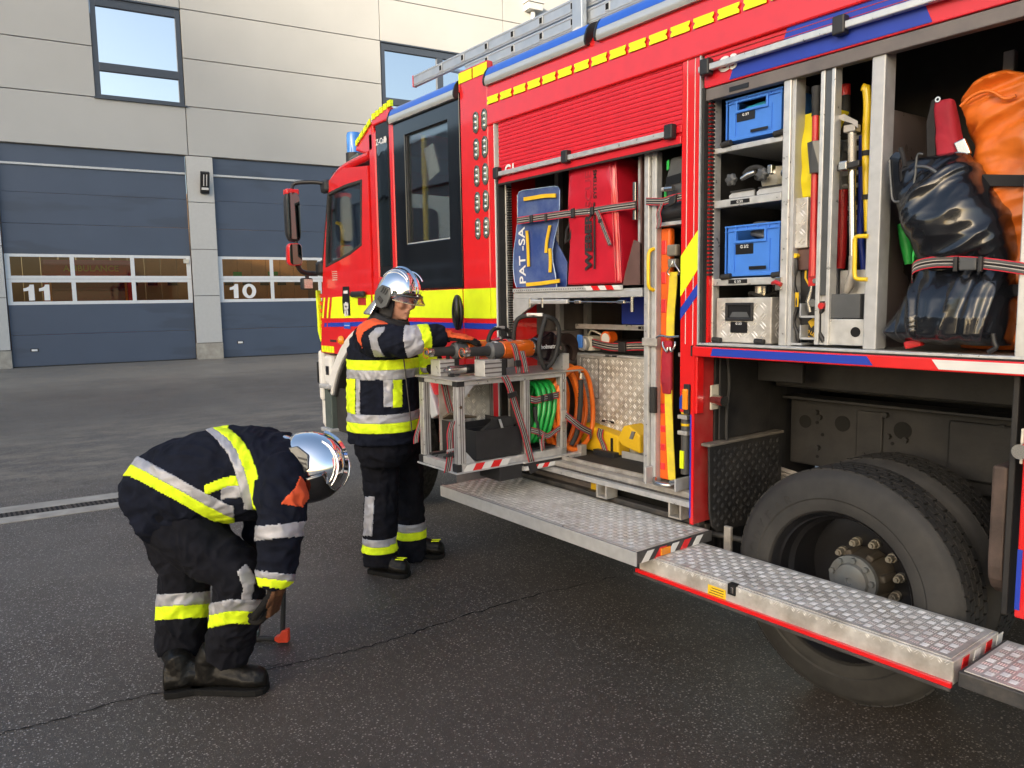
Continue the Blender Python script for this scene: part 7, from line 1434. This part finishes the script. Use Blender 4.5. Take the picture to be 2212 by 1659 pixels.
def helmet(par, c, upv, fwv, k=1., visor_down=False, fold=0.):
    upv = Vector(upv).normalized(); fwv = Vector(fwv); fwv = (fwv-fwv.dot(upv)*upv).normalized(); lf = upv.cross(fwv); c = Vector(c)
    T = lambda f, l, u: c+fwv*(f*k)+lf*(l*k)+upv*(u*k)
    def shell(name, mat, af, al, au, a0, a1, low, par_, thick=.004, t0=0, t1=2*math.pi, n=48, m=18):
        mb = MB()
        def fn(i, j):
            th = t0+(t1-t0)*j; ph = a0+(a1-a0)*i; ff, ll = math.cos(th), math.sin(th); e = math.sin(ph); x = T(af*ff*e*(1.06 if ff < 0 else 1), al*ll*e, au*math.cos(ph)+low(ff, ll)*(i**2)); return x
        mb.grid(fn, m, n); return mb.build(name, mat, par_, smooth=70, solid=thick)
    sh = shell('helmet', 'chrome', .142, .122, .148, .001, 1.62, lambda f, l: (-.055 if f < -.2 else (.02 if f > .75 else -.055*max(0, (.75-f)/.95))), par)
    # raised crest, front plate, brim, side panels
    mb = MB(); P = [T(.146*math.sin(a), 0, .152*math.cos(a)) for a in np.linspace(-1.1, 1.15, 22)]; mb.rings([[p+lf*.016*k, p+(p-c).normalized()*.010*k, p-lf*.016*k, p-(p-c).normalized()*.004] for p in P]); mb.build('crest', 'chrome', sh, smooth=50)
    for s in (-1, 1):
        mb = MB(); P = [T(.02+.142*.9*math.sin(a), s*.066, .138*math.cos(a)) for a in np.linspace(-.95, .8, 14)]; mb.tube(P, .0055*k, 8).build('ridge', 'chrome', sh, smooth=60)
        pl = [(.035, -.085), (.055, -.02), (.03, .03), (-.03, .035), (-.075, -.01), (-.075, -.055), (-.045, -.10), (.0, -.105)]
        mb = MB(); mb.prism([T(f, s*(.112-.10*max(0, abs(f)-.02)**1.4+.002), u) for f, u in pl], lf*(s*.016*k)); sp = mb.build('side_panel', 'helmet_grey', sh, bevel=.004)
        for q in range(3): MB().obox(T(.02-.018*q, s*.131, .0+.004*q), (fwv*.005+upv*.001)*k, lf*.002, (upv*.018+fwv*.008)*k).build('vent', 'black_plastic', sp)
        MB().obox(T(-.02, s*.131, -.055), (fwv*.018-upv*.012)*k, lf*.003, (upv*.012+fwv*.008)*k).build('clip', 'black_plastic', sp, bevel=.003)
    mb = MB(); P = [T(.146*math.cos(a)+.006, .128*math.sin(a), -.004+.006*math.cos(a)) for a in np.linspace(-1.15, 1.15, 24)]; mb.tube(P, .0065*k, 8).build('brim', 'helmet_grey', sh, smooth=60)
    lo, hi = ((-.12, .10) if visor_down else (-.030, .006)); rv = .158 if visor_down else .152
    rq = lambda i: math.sqrt(max(.2, 1-(max(0, hi+(lo-hi)*i)/.165)**2))
    mb = MB(); mb.grid(lambda i, j: T(rq(i)*(rv+.026*i*(1 if not visor_down else .2))*math.cos(-1.15+2.3*j)+.004, rq(i)*((.138 if visor_down else .132)+.012*i)*math.sin(-1.15+2.3*j), hi+(lo-hi)*i-.012*math.cos(-1.15+2.3*j)), 6, 30); mb.build('visor', 'clear_visor' if not visor_down else 'dark_visor', sh, smooth=70, solid=.002)
    mb = MB(); P = [T((rv+.026*(1 if not visor_down else .2))*math.cos(a)+.004, .144*math.sin(a), lo-.012*math.cos(a)) for a in np.linspace(-1.15, 1.15, 24)]; mb.tube(P, .0028, 6).build('visor_edge', 'visor_rim', sh, smooth=60)
    # silver neck curtain
    mb = MB(); mb.grid(lambda i, j: T(-(.13+(.02 if visor_down else .075)*i+.012*math.sin(9*j+2*i))*math.sin(.35+(math.pi-.7)*j)-.0, (.118+.035*i)*math.cos(.35+(math.pi-.7)*j), -.05-(.075 if visor_down else .115)*i+.006*math.sin(14*j)), 10, 30); mb.build('neck_curtain', 'silver_cloth', sh, smooth=70, solid=.003)
    return sh
glass('dark_visor', (.16, .16, .17), .18); pm('visor_rim', (.5, .42, .30), .3); pm('silver_cloth', (.72, .72, .74), .22, .9, var=.1, bump=.3, bscale=30)
def glove(par, wrist, palm_dir, palm_n, thumb_side, curl, mats, k=1.):
    """five-finger glove; palm_dir towards the fingertips, palm_n out of the back of the hand"""
    w = Vector(wrist); d = Vector(palm_dir).normalized(); n = Vector(palm_n); n = (n-n.dot(d)*d).normalized(); s = Vector(thumb_side); s = (s-s.dot(d)*d-s.dot(n)*n).normalized()
    mb = MB(); mb.obox(w+d*.05*k, s*.040*k, d*.052*k, n*.015*k); mb.tube([w-d*.06*k, w-d*.02*k, w+d*.02*k], [.042*k, .036*k, .030*k], 14)
    for i, (o, L) in enumerate(((.031, .078), (.011, .088), (-.010, .082), (-.030, .066))):
        p = w+d*.098*k+s*o*k; q = [p-d*.01*k]; a = 0; dd = d.copy()
        for seg in (.42, .32, .26):
            a += curl[i]; dd = (d*math.cos(a)-n*math.sin(a)); p = p+dd*(L*seg*k); q.append(p)
        mb.tube(smooth_path(q, 3), [.0125*k*(1-.02*z) for z in range(10)], 10); ball(mb, q[-1], .0105*k, 8)
    q = [w+d*.02*k+s*.028*k, w+d*.05*k+s*.055*k-n*.008*k, w+d*.085*k+s*.066*k-n*.022*k, w+d*.11*k+s*.062*k-n*.034*k]; mb.tube(smooth_path(q, 3), [.0155*k]*4+[.0135*k]*6, 10); ball(mb, q[-1], .012*k, 8)
    me = fuse(mb, .0042, 3); v, nr, f = arrays(me); v = wrinkle(v, nr, .0016, 5, (60, 60, 60))
    def cls(c): return ('glove_back', mats[1]) if (c-w).dot(n) > .004*k and (c-w).dot(d) > -.03 else None
    return garment(par, 'glove', mats[0], v, f, cls)
def head_mesh(mb, c, upv, fwv):
    upv = Vector(upv).normalized(); fwv = Vector(fwv); fwv = (fwv-fwv.dot(upv)*upv).normalized(); lf = upv.cross(fwv); T = lambda f, l, u: Vector(c)+fwv*f+lf*l+upv*u
    rs = []
    for u, f0, f1, w in [(.115, -.03, .03, .035), (.10, -.075, .065, .06), (.06, -.095, .088, .074), (.02, -.098, .094, .076), (0, -.095, .092, .075), (-.03, -.085, .090, .071), (-.06, -.07, .088, .064), (-.09, -.045, .084, .052), (-.112, -.015, .074, .036), (-.120, .02, .062, .02)]:
        rs.append([T((f0+f1)/2+(f1-f0)/2*math.cos(t), w*math.sin(t), u) for t in (2*math.pi*k/24 for k in range(24))])
    mb.rings(rs)
    mb.tube([T(.088, 0, .012), T(.100, 0, -.012), T(.112, 0, -.035), T(.098, 0, -.046)], [.010, .011, .014, .012], 10)   # nose
    for s in (-1, 1): mb.tube([T(.086, s*.048, .022), T(.096, s*.02, .024), T(.094, 0, .018)], .009, 8); ball(mb, T(.070, s*.045, -.028), .022); mb.tube([T(-.01, s*.074, .02), T(-.018, s*.084, -.005), T(-.008, s*.076, -.03)], [.010, .012, .008], 8)
    mb.tube([T(.088, -.022, -.066), T(.096, 0, -.064), T(.088, .022, -.066)], [.006, .009, .006], 8); mb.tube([T(.086, -.018, -.077), T(.093, 0, -.078), T(.086, .018, -.077)], [.006, .008, .006], 8); ball(mb, T(.078, 0, -.100), .018)
    mb.tube([T(-.01, 0, -.06), T(-.02, 0, -.13), T(-.03, 0, -.19)], [.056, .058, .064], 16)
    return T
def face_bits(par, T):
    for s in (-1, 1):
        MB().tube([T(.084, s*.046, .001), T(.091, s*.032, .004), T(.090, s*.018, .0)], [.003, .0055, .003], 8).build('eyelid', 'lip', par, smooth=60); MB().tube([T(.084, s*.044, -.004), T(.0905, s*.031, -.005), T(.089, s*.019, -.004)], .0022, 6).build('eye', 'eye_dark', par); MB().tube([T(.088, s*.052, .026), T(.098, s*.032, .034), T(.100, s*.012, .028)], [.003, .005, .003], 8).build('eyebrow', 'eye_dark', par)
    MB().tube([T(.089, -.024, -.071), T(.098, 0, -.0712), T(.089, .024, -.071)], .0028, 6).build('mouth', 'lip', par)
def hood(par, T):
    mb = MB(); rs = []
    for u, f, w in ((-.118, .086, .074), (-.135, .088, .078), (-.18, .09, .084), (-.22, .09, .09)):
        rs.append([T(-.01+(f+.01)*math.cos(t), w*math.sin(t), u) for t in (2*math.pi*k/28 for k in range(28))])
    mb.rings(rs, caps=False)
    mb.grid(lambda i, j: T(-.012+.098*math.cos(1.02+j*(2*math.pi-2.04)), .087*math.sin(1.02+j*(2*math.pi-2.04)), .03-.15*i), 6, 30)
    return mb.build('hood', 'black_cloth', par, smooth=70, solid=.006)
def inpoly(x, y, P):
    c = False; j = len(P)-1
    for i in range(len(P)):
        (xi, yi), (xj, yj) = P[i], P[j]
        if (yi > y) != (yj > y) and x < (xj-xi)*(y-yi)/(yj-yi)+xi: c = not c
        j = i
    return c
# ---------------------------------------------------------------- standing firefighter
STAPE = [(318, 665), (375, 605), (490, 588), (500, 602), (440, 628), (385, 690), (402, 765), (442, 835), (365, 838), (335, 760)]
SPAN = [(300, 490), (345, 500), (470, 572), (400, 574), (345, 592), (272, 640), (252, 700), (264, 768), (226, 705), (214, 640), (240, 560)]
def standing():
    c2 = (1300, 1000, .4823); c6 = (1300, 1650, .4219)
    S = lambda x, y, d: V(*px(c2, x, y), d); Q = lambda x, y, d: V(*px(c6, x, y), d)
    hR, tR = G(*px(c6, 385, 1425)), G(*px(c6, 722, 1478)); tL = G(*px(c6, 1055, 1290)); dirL = Vector((.72, .69, 0)); hL = tL-dirL*.29
    dR, dL = depth_of(hR)-.03, depth_of(hL)-.05
    per = empty('person', ((hR.x+tL.x)/2, (hR.y+tL.y)/2, GZ), 'firefighter in silver helmet and navy suit standing and reaching across the tool rack', 'person')
    fwd = Vector((.80, .60, 0)); lat = Vector((-.60, .80, 0)); Z = Vector((0, 0, 1)); dt = 4.70
    # head turned along fwd, nodding down
    hc = S(558, 365, 4.66); upv = (Z*.95+fwd*.22).normalized(); fv = (fwd*.94+Vector((.8, -.6, 0))*.36-Z*.25)
    body = MB(); T = head_mesh(body, hc, upv, fv)
    tor = [(S(440, 1490, dt), .15, .17), (S(450, 1250, dt), .15, .17), (S(450, 950, dt), .16, .18), (S(445, 720, dt), .15, .19), (S(470, 600, dt), .09, .12)]
    body.rings([ell(c, fwd*a, lat*b) for c, a, b in tor])
    aR = [S(345, 660, 4.50), S(590, 735, 4.32), S(930, 668, 4.375)]; aL = [S(520, 640, 4.90), S(660, 850, 4.85), S(830, 915, 4.66)]
    limb(body, aR, [.05, .045, .035]); limb(body, aL, [.05, .045, .035])
    lR = [Q(455, 150, dR), Q(475, 760, dR-.03), Q(470, 1300, dR)]; lL = [Q(690, 150, dL), Q(735, 720, dL-.03), Q(740, 1230, dL)]
    limb(body, lR, [.08, .06, .045]); limb(body, lL, [.08, .06, .045])
    me = fuse(body, .008, 3); me.materials.append(M['skin']); me.polygons.foreach_set('use_smooth', [True]*len(me.polygons)); put('body', me, (0, 0, 0), per)
    face_bits(per, T); hood(per, T)
    # trousers
    mb = MB(); mb.rings([ell(c, fwd*a, lat*b) for c, a, b in ((S(452, 1330, dt), .165, .19), (S(455, 1600, dt), .165, .20), (S(455, 1690, dt), .12, .17))])
    PR = limb(mb, lR[:2]+[Q(470, 1335, dR)], [.115, .112, .098, .092, .102], 20, endball=False); PL = limb(mb, lL[:2]+[Q(750, 1285, dL)], [.115, .10, .085, .085, .112], 20, endball=False)
    me = fuse(mb, .0065, 5); v, nr, f = arrays(me); keep = v[:, 2] > GZ+.10
    v = wrinkle(v, nr, .012, 2, (9, 9, 8), .0014)
    zR0, zR1, zR2 = Q(470, 1080, dR).z, Q(470, 1145, dR).z, Q(470, 1215, dR).z; zL0, zL1, zL2 = Q(740, 945, dL).z, Q(740, 1015, dL).z, Q(740, 1090, dL).z
    vr = Vector((.8, -.6, 0))
    def cls(c):
        a, da, _ = along(c, PR); b, db, _ = along(c, PL); near = da < db; z0, z1, z2 = (zR0, zR1, zR2) if near else (zL0, zL1, zL2)
        cz = c.z+.05*((c-(PR[0] if near else PL[0])).dot(fwd))*(-.5 if near else 0)
        if z1 < cz < z0: return ('reflective_band', 'silver_tape')
        if z2 < cz <= z1: return ('warning_band', 'lime_cloth')
        if near and (c-lR[1]).dot(vr) > .02:
            u = (c-CAM); w = u.dot(fw); X_ = 1106+F_*u.dot(r2)/w; Y_ = 829.5+F_*u.dot(d2)/w; cx_, cy_ = (X_*1.8228-1300)/.4219, (Y_*1.8228-1650)/.4219
            if 725 < cy_ < 1090 and 330+(725-cy_)*-.0+(0) < cx_+(cy_-725)*.06 < 415: return ('knee_band', 'silver_tape')
    tr = garment(per, 'trousers', 'trouser_cloth', v, f, cls)
    pk = MB(); O = [Q(x, y, dR-.125) for x, y in ((262, 330), (500, 335), (505, 610), (420, 618), (310, 575))]; pk.prism(O, fw*.05); pk.build('cargo_pocket', 'trouser_cloth', tr, bevel=.012, seg=3)
    pk = MB(); pk.prism([Q(x, y, dR-.138) for x, y in ((245, 262), (515, 262), (495, 330), (250, 318))], fw*.03); pk.build('pocket_flap', 'trouser_cloth', tr, bevel=.008, seg=3); MB().prism([Q(x, y, dR-.122) for x, y in ((513, 350), (535, 350), (538, 392), (516, 392))], fw*.006).build('red_tab', 'tool_red', tr)
    boot(per, hR, tR, Q(475, 1240, dR), True); boot(per, hL, tL, Q(745, 1180, dL), True)
    # jacket
    mb = MB()
    rows = [((455, 1515), .205, .235), ((452, 1400), .205, .235), ((447, 1250), .205, .235), ((450, 1050), .210, .238), ((452, 900), .212, .242), ((448, 780), .205, .245), ((440, 680), .175, .235), ((455, 610), .13, .19), ((480, 580), .10, .12), ((495, 555), .085, .095)]
    mb.rings([ell(S(*p, dt), fwd*a, lat*b, 32) for p, a, b in rows])
    AR = limb(mb, [S(350, 690, 4.52)]+[S(470, 705, 4.40)]+[S(600, 722, 4.315), S(780, 690, 4.34), S(925, 668, 4.375)], [.105, .095, .082, .068, .058], 20, endball=False); AL = limb(mb, [S(530, 650, 4.90), S(650, 840, 4.85), S(800, 905, 4.68)], [.10, .075, .058], 18)
    me = fuse(mb, .0065, 5); v, nr, f = arrays(me); v = wrinkle(v, nr, .0105, 7, (8, 8, 11), .0014)
    def pxy(c):
        u = c-CAM; w = u.dot(fw); return ((1106+F_*u.dot(r2)/w)*1.8228-1300)/.4823, ((829.5+F_*u.dot(d2)/w)*1.8228-1000)/.4823
    def cls(c):
        t, da, L = along(c, AR); tl, dl, LL = along(c, AL); x, y = pxy(c); ax = S(450, 900, dt); e = c-ax; ff = e.dot(fwd); ll = e.dot(lat)
        dist_t = math.hypot(ff/.21, ll/.24)
        if dl < .10 and dist_t > 1.04 and ff > 0 and ll > 0 and tl > LL-.14: return ('left_cuff_band', 'lime_cloth') if tl > LL-.08 else ('left_cuff_tape', 'silver_tape')
        onarm = da < .125 and (dist_t > 1.03 or x > 610) and y < 860
        if onarm:
            if L-.085 < t < L-.025: return None
            k = t/L
            if .60 < k < .735: return ('sleeve_tape', 'silver_tape')
            if .735 <= k < .885: return ('sleeve_band', 'lime_cloth')
            if k > .885 or k < .02: pass
            if ll < -.02 and x < 446 and inpoly(x, y, STAPE): return ('shoulder_tape', 'silver_tape')
            if ll < .05 and inpoly(x, y, SPAN): return ('shoulder_panel', 'orange_cloth')
            return None
        # body bands in jacket height, measured on the torso axis
        h = (S(450, 845, dt).z-c.z)/(S(450, 845, dt).z-S(450, 1420, dt).z)*575+845
        if 845 < h < 922: return ('chest_band', 'lime_cloth')
        if 922 <= h < 995: return ('chest_tape', 'silver_tape')
        if 1270 < h < 1335: return ('hem_tape', 'silver_tape')
        if 1335 <= h < 1412: return ('hem_band', 'lime_cloth')
        if 995 <= h <= 1270:
            if ll < 0 and 438 < x < 512: return ('front_tape', 'silver_tape') if h < 1210 else None
            if ll < 0 and 512 <= x < 588: return ('front_band', 'lime_cloth') if h < 1212 else None
            if x < 212+.0*h and ll < .3: return ('back_band', 'lime_cloth') if x < 205 else None
            if x < 245 and ll < 0: return ('back_tape', 'silver_tape')
        if ll < .03 and h < 820:
            if x < 446 and ll < -.02 and inpoly(x, y, STAPE): return ('shoulder_tape', 'silver_tape')
            if inpoly(x, y, SPAN): return ('shoulder_panel', 'orange_cloth')
    j = garment(per, 'jacket', 'navy_cloth', v, f, cls)
    # zip line, hem cord, collar
    MB().tube([S(600+(y-850)*.115, y, dt-.225) for y in range(850, 1500, 50)], .004, 6).build('zip', 'black_plastic', j)
    cl = MB(); cl.rings([ell(S(x, y, dt-.01), (fwd*.93-Z*.40)*a, lat*b, 28) for x, y, a, b in ((465, 610, .125, .13), (485, 565, .118, .115), (500, 530, .112, .108), (505, 515, .104, .10))], caps=False); cl.build('collar', 'black_cloth', j, smooth=60, solid=.012)
    helmet(per, T(-.005, 0, .035), upv, fv, 1.0)
    # gloves: right hand flat on the rear tool, left hand resting on the rack
    wr = S(955, 672, 4.378); tgt = Vector((-3.66, 2.545, 1.40)); glove(per, wr, S(1190, 705, 4.39)-wr, Vector((0.1, -.1, 1)), Vector((.3, .9, 0)), (.12, .16, .16, .14), ('glove_dark', 'glove_orange'), 1.06)
    wl = S(820, 915, 4.66); glove(per, wl, S(930, 945, 4.58)-wl, Vector((0, 0, 1)), Vector((.6, -.6, 0)), (.3, .3, .3, .3), ('glove_dark', 'glove_dark'), 1.0)
standing()
# ---------------------------------------------------------------- bending firefighter
OPAN = [(972, 530), (1055, 445), (1080, 380), (1125, 440), (1125, 500), (1092, 548)]
def bending():
    c1 = (400, 1600, .7236); S = lambda x, y, d: V(*px(c1, x, y), d); S6 = lambda x, y, d: S(x, y, d-.06)+fw*.06
    hR, tR = G(*px(c1, 505, 1545)), G(*px(c1, 895, 1548)); hL = G(*px(c1, 350, 1572)); dR = depth_of(hR); dL = depth_of(hL)+.12
    per = empty('person', ((hR.x+hL.x)/2, (hR.y+hL.y)/2, GZ), 'firefighter in chrome helmet bending down over a tool on the asphalt', 'person')
    ir = r2.copy(); iu = -d2; vd = fw.copy(); dt = 3.28; dn_ = dt-.02
    fwd = Vector((.62, .78, 0)); tL = hL+Vector((.30, .95, 0))*.29
    # torso axis runs from pelvis to chest; rings are set across it
    rows = [((225, 560), .155, .20, 118), ((300, 505), .200, .225, 122), ((400, 450), .205, .23, 112), ((520, 405), .195, .235, 104), ((660, 385), .200, .24, 96), ((800, 385), .198, .245, 90), ((900, 380), .170, .24, 80), ((985, 355), .125, .19, 72), ((1040, 335), .088, .11, 66)]
    def ring(p, a, b, ang, k=1., n=32):
        t = R(ang); u = ir*math.cos(t)+iu*math.sin(t); return ell(S(*p, dt-.13)+vd*.13, u*(a*k*.97), vd*(b*k), n)
    body = MB(); body.rings([ring(*q, k=.72) for q in rows])
    hc = S(1112, 330, 3.24); upv = (ir*.93+iu*.18-vd*.12).normalized(); fv = (-iu*.92+ir*.22-vd*.18); T = head_mesh(body, hc, upv, fv)
    aR = [S(975, 420, 3.06), S(968, 690, 3.02), S(955, 985, 3.04)]; aL = [S(960, 430, 3.48), S(880, 640, 3.50), S(850, 700, 3.48)]
    limb(body, aR, [.05, .045, .035]); limb(body, aL, [.05, .045, .035])
    kR, kL = S6(715, 960, 3.16), S6(425, 960, dL-.05); lR = [S6(335, 590, 3.22), S6(545, 800, 3.17), kR, S6(650, 1340, dR-.03)]; lL = [S6(320, 600, 3.40), S6(405, 830, dL-.03), kL, S6(400, 1340, dL)]
    limb(body, lR, [.08, .07, .06, .045]); limb(body, lL, [.08, .07, .06, .045])
    me = fuse(body, .008, 3); me.materials.append(M['skin']); me.polygons.foreach_set('use_smooth', [True]*len(me.polygons)); put('body', me, (0, 0, 0), per)
    face_bits(per, T); hood(per, T)
    # trousers
    mb = MB(); mb.rings([ring((250, 610), .15, .19, 118), ring((330, 560), .18, .205, 118), ring((420, 520), .15, .19, 112)])
    PR = limb(mb, lR[:3]+[S6(655, 1375, dR-.03)], [.125, .125, .106, .096, .092], 22, endball=False); PL = limb(mb, lL[:3]+[S6(395, 1342, dL)], [.125, .118, .098, .096, .100], 22, endball=False)
    me = fuse(mb, .0055, 5); v, nr, f = arrays(me); v = wrinkle(v, nr, .0125, 12, (9, 9, 9), .0014)
    def pxy(c):
        u = c-CAM; w = u.dot(fw); return ((1106+F_*u.dot(r2)/w)*1.8228-400)/.7236, ((829.5+F_*u.dot(d2)/w)*1.8228-1600)/.7236
    def cls(c):
        a, da, _ = along(c, PR); b, db, _ = along(c, PL); x, y = pxy(c)
        if da < db:
            yy = y+.10*(x-700)-18*abs((x-700)/150)
            if 1050 < yy < 1112: return ('reflective_band', 'silver_tape')
            if 1112 <= yy < 1180: return ('warning_band', 'lime_cloth')
            if depth_of(c) < 3.17 and inpoly(x, y, [(738, 900), (785, 855), (838, 930), (828, 985), (812, 1080), (752, 1090), (770, 990)]): return ('knee_band', 'silver_tape')
        else:
            yy = y+.06*(x-420)
            if 1018 < yy < 1083: return ('reflective_band', 'silver_tape')
            if 1083 <= yy < 1155: return ('warning_band', 'lime_cloth')
    garment(per, 'trousers', 'trouser_cloth', v, f, cls)
    boot(per, hR, tR, S(620, 1330, dR-.02)); boot(per, hL, tL, S(395, 1310, dL))
    # jacket
    mb = MB(); mb.rings([ring(*q) for q in [((195, 585), .165, .22, 118)]+rows[1:]])
    AR = limb(mb, [S(960, 395, 3.13), S(978, 540, 3.03), S(968, 690, 3.02), S(960, 830, 3.03), S(955, 960, 3.04)], [.110, .092, .080, .070, .060], 20, endball=False); AL = limb(mb, [S(950, 430, 3.47), S(890, 590, 3.52), S(850, 680, 3.48)], [.10, .08, .06], 18)
    me = fuse(mb, .0055, 5); v, nr, f = arrays(me); v = wrinkle(v, nr, .0115, 31, (8, 8, 9), .0014)
    A0, A1 = S(225, 560, dt), S(1040, 335, dt)
    def cls(c):
        x, y = pxy(c); t, da, L = along(c, AR); tl, dl, LL = along(c, AL); de = depth_of(c)
        if da < .128 and de < 3.16 and (x > 880 or y > 560) and (y > 470 or x > 1010):
            if 640 < y+.10*(x-970) < 718: return ('sleeve_tape', 'silver_tape')
            if 905 < y-.12*(x-955) < 942: return ('cuff_tape', 'silver_tape')
            if 942 <= y-.12*(x-955) < 990: return ('cuff_band', 'lime_cloth')
            if inpoly(x, y, OPAN): return ('shoulder_panel', 'orange_cloth')
            return None
        if de < 3.3 and inpoly(x, y, OPAN): return ('shoulder_panel', 'orange_cloth')
        # band round the chest: a curved stripe from the back down to the armpit
        bx = x-(745+95*math.sin(min(1.6, max(0, (y-125)/330)))-10) if y < 520 else x-(800+.1*(y-520))
        if de > dt-.26 and y < 560:
            xc = np.interp(y, [120, 180, 260, 350, 450, 530], [610, 690, 745, 778, 806, 822]); xe = np.interp(y, [120, 180, 260, 350, 450, 530], [690, 760, 815, 845, 866, 872]); x0 = np.interp(y, [120, 180, 260, 350, 450, 530], [560, 625, 690, 725, 752, 775])
            if x0 < x < xc: return ('chest_tape', 'silver_tape')
            if xc <= x < xe: return ('chest_band', 'lime_cloth')
        # band above the hem: runs from the rump down to the belly
        yl = np.interp(x, [150, 200, 400, 560, 700], [262, 320, 455, 555, 600]); 
        h = y-np.interp(x, [150, 230, 400, 560, 700], [250, 290, 380, 470, 540])
        if x < 720 and de < dt+.05:
            if 0 < h < 62: return ('hem_tape', 'silver_tape')
            if 62 <= h < 128: return ('hem_band', 'lime_cloth')
        if x < 420 and de >= dt+.05 and y < 300 and 0 < y-np.interp(x, [150, 420], [330, 190]) < 60: return ('hem_band', 'lime_cloth')
        # side band
        k = y-np.interp(x, [560, 680, 800], [430, 382, 375])
        if 560 < x < 805 and de < dt:
            if 0 < k < 55: return ('side_band', 'lime_cloth')
            if 55 <= k < 118 and x > 650: return ('side_tape', 'silver_tape')
    j = garment(per, 'jacket', 'navy_cloth', v, f, cls)
    helmet(per, T(-.005, 0, .035), upv, fv, .96, visor_down=True)
    wr = S(950, 985, 3.04); glove(per, wr, S(915, 1140, 3.05)-wr, ir*.9-vd*.15, -vd, (.5, .6, .6, .6), ('glove_dark', 'glove_brown'), 1.05)
    wl = S(850, 690, 3.48); glove(per, wl, S(822, 790, 3.46)-wl, Vector((0, 0, 1))*.3+ir*.3, vd, (.5, .5, .5, .5), ('glove_dark', 'glove_dark'), 1.0)
    # the tool he is setting down
    t = empty('pry_tool', G(*px(c1, 975, 1290)), 'black folding tool with an orange corner standing on the asphalt under his hands', 'tool'); b0 = G(*px(c1, 985, 1290)); dB = depth_of(b0)
    MB().tube([S(990, 935, dB-.02), S(988, 1100, dB), S(985, 1225, dB)], .0125, 12).build('upright', 'black_rubber', t, smooth=60)
    MB().prism([S(x, y, dB-.02) for x, y in ((978, 1222), (1012, 1216), (1014, 1288), (960, 1290), (940, 1280), (938, 1258), (965, 1248))], fw*.045).build('corner', 'orange_corner', t, bevel=.006)
    MB().tube([S(945, 1268, dB), S(870, 1262, dB+.02), S(740, 1300, dB+.06)], .013, 12).build('base_bar', 'black_rubber', t, smooth=60); MB().tube([S(860, 1160, dB+.05), S(845, 1260, dB+.05)], .012, 10).build('link', 'steel', t, smooth=60)
    MB().obox(S(835, 1235, dB+.04), ir*.02, iu*.012, vd*.02).build('clamp', 'lamp_rim', t, bevel=.004)
pm('glove_brown', (.10, .040, .014), .75, var=.3, bump=.5, bscale=120); pm('orange_corner', (.75, .06, .02), .5)
bending()
for o in list(bpy.data.objects):
    if o.type == 'MESH' and o.parent is None and 'kind' not in o and 'label' not in o: print('UNLABELLED', o.name)
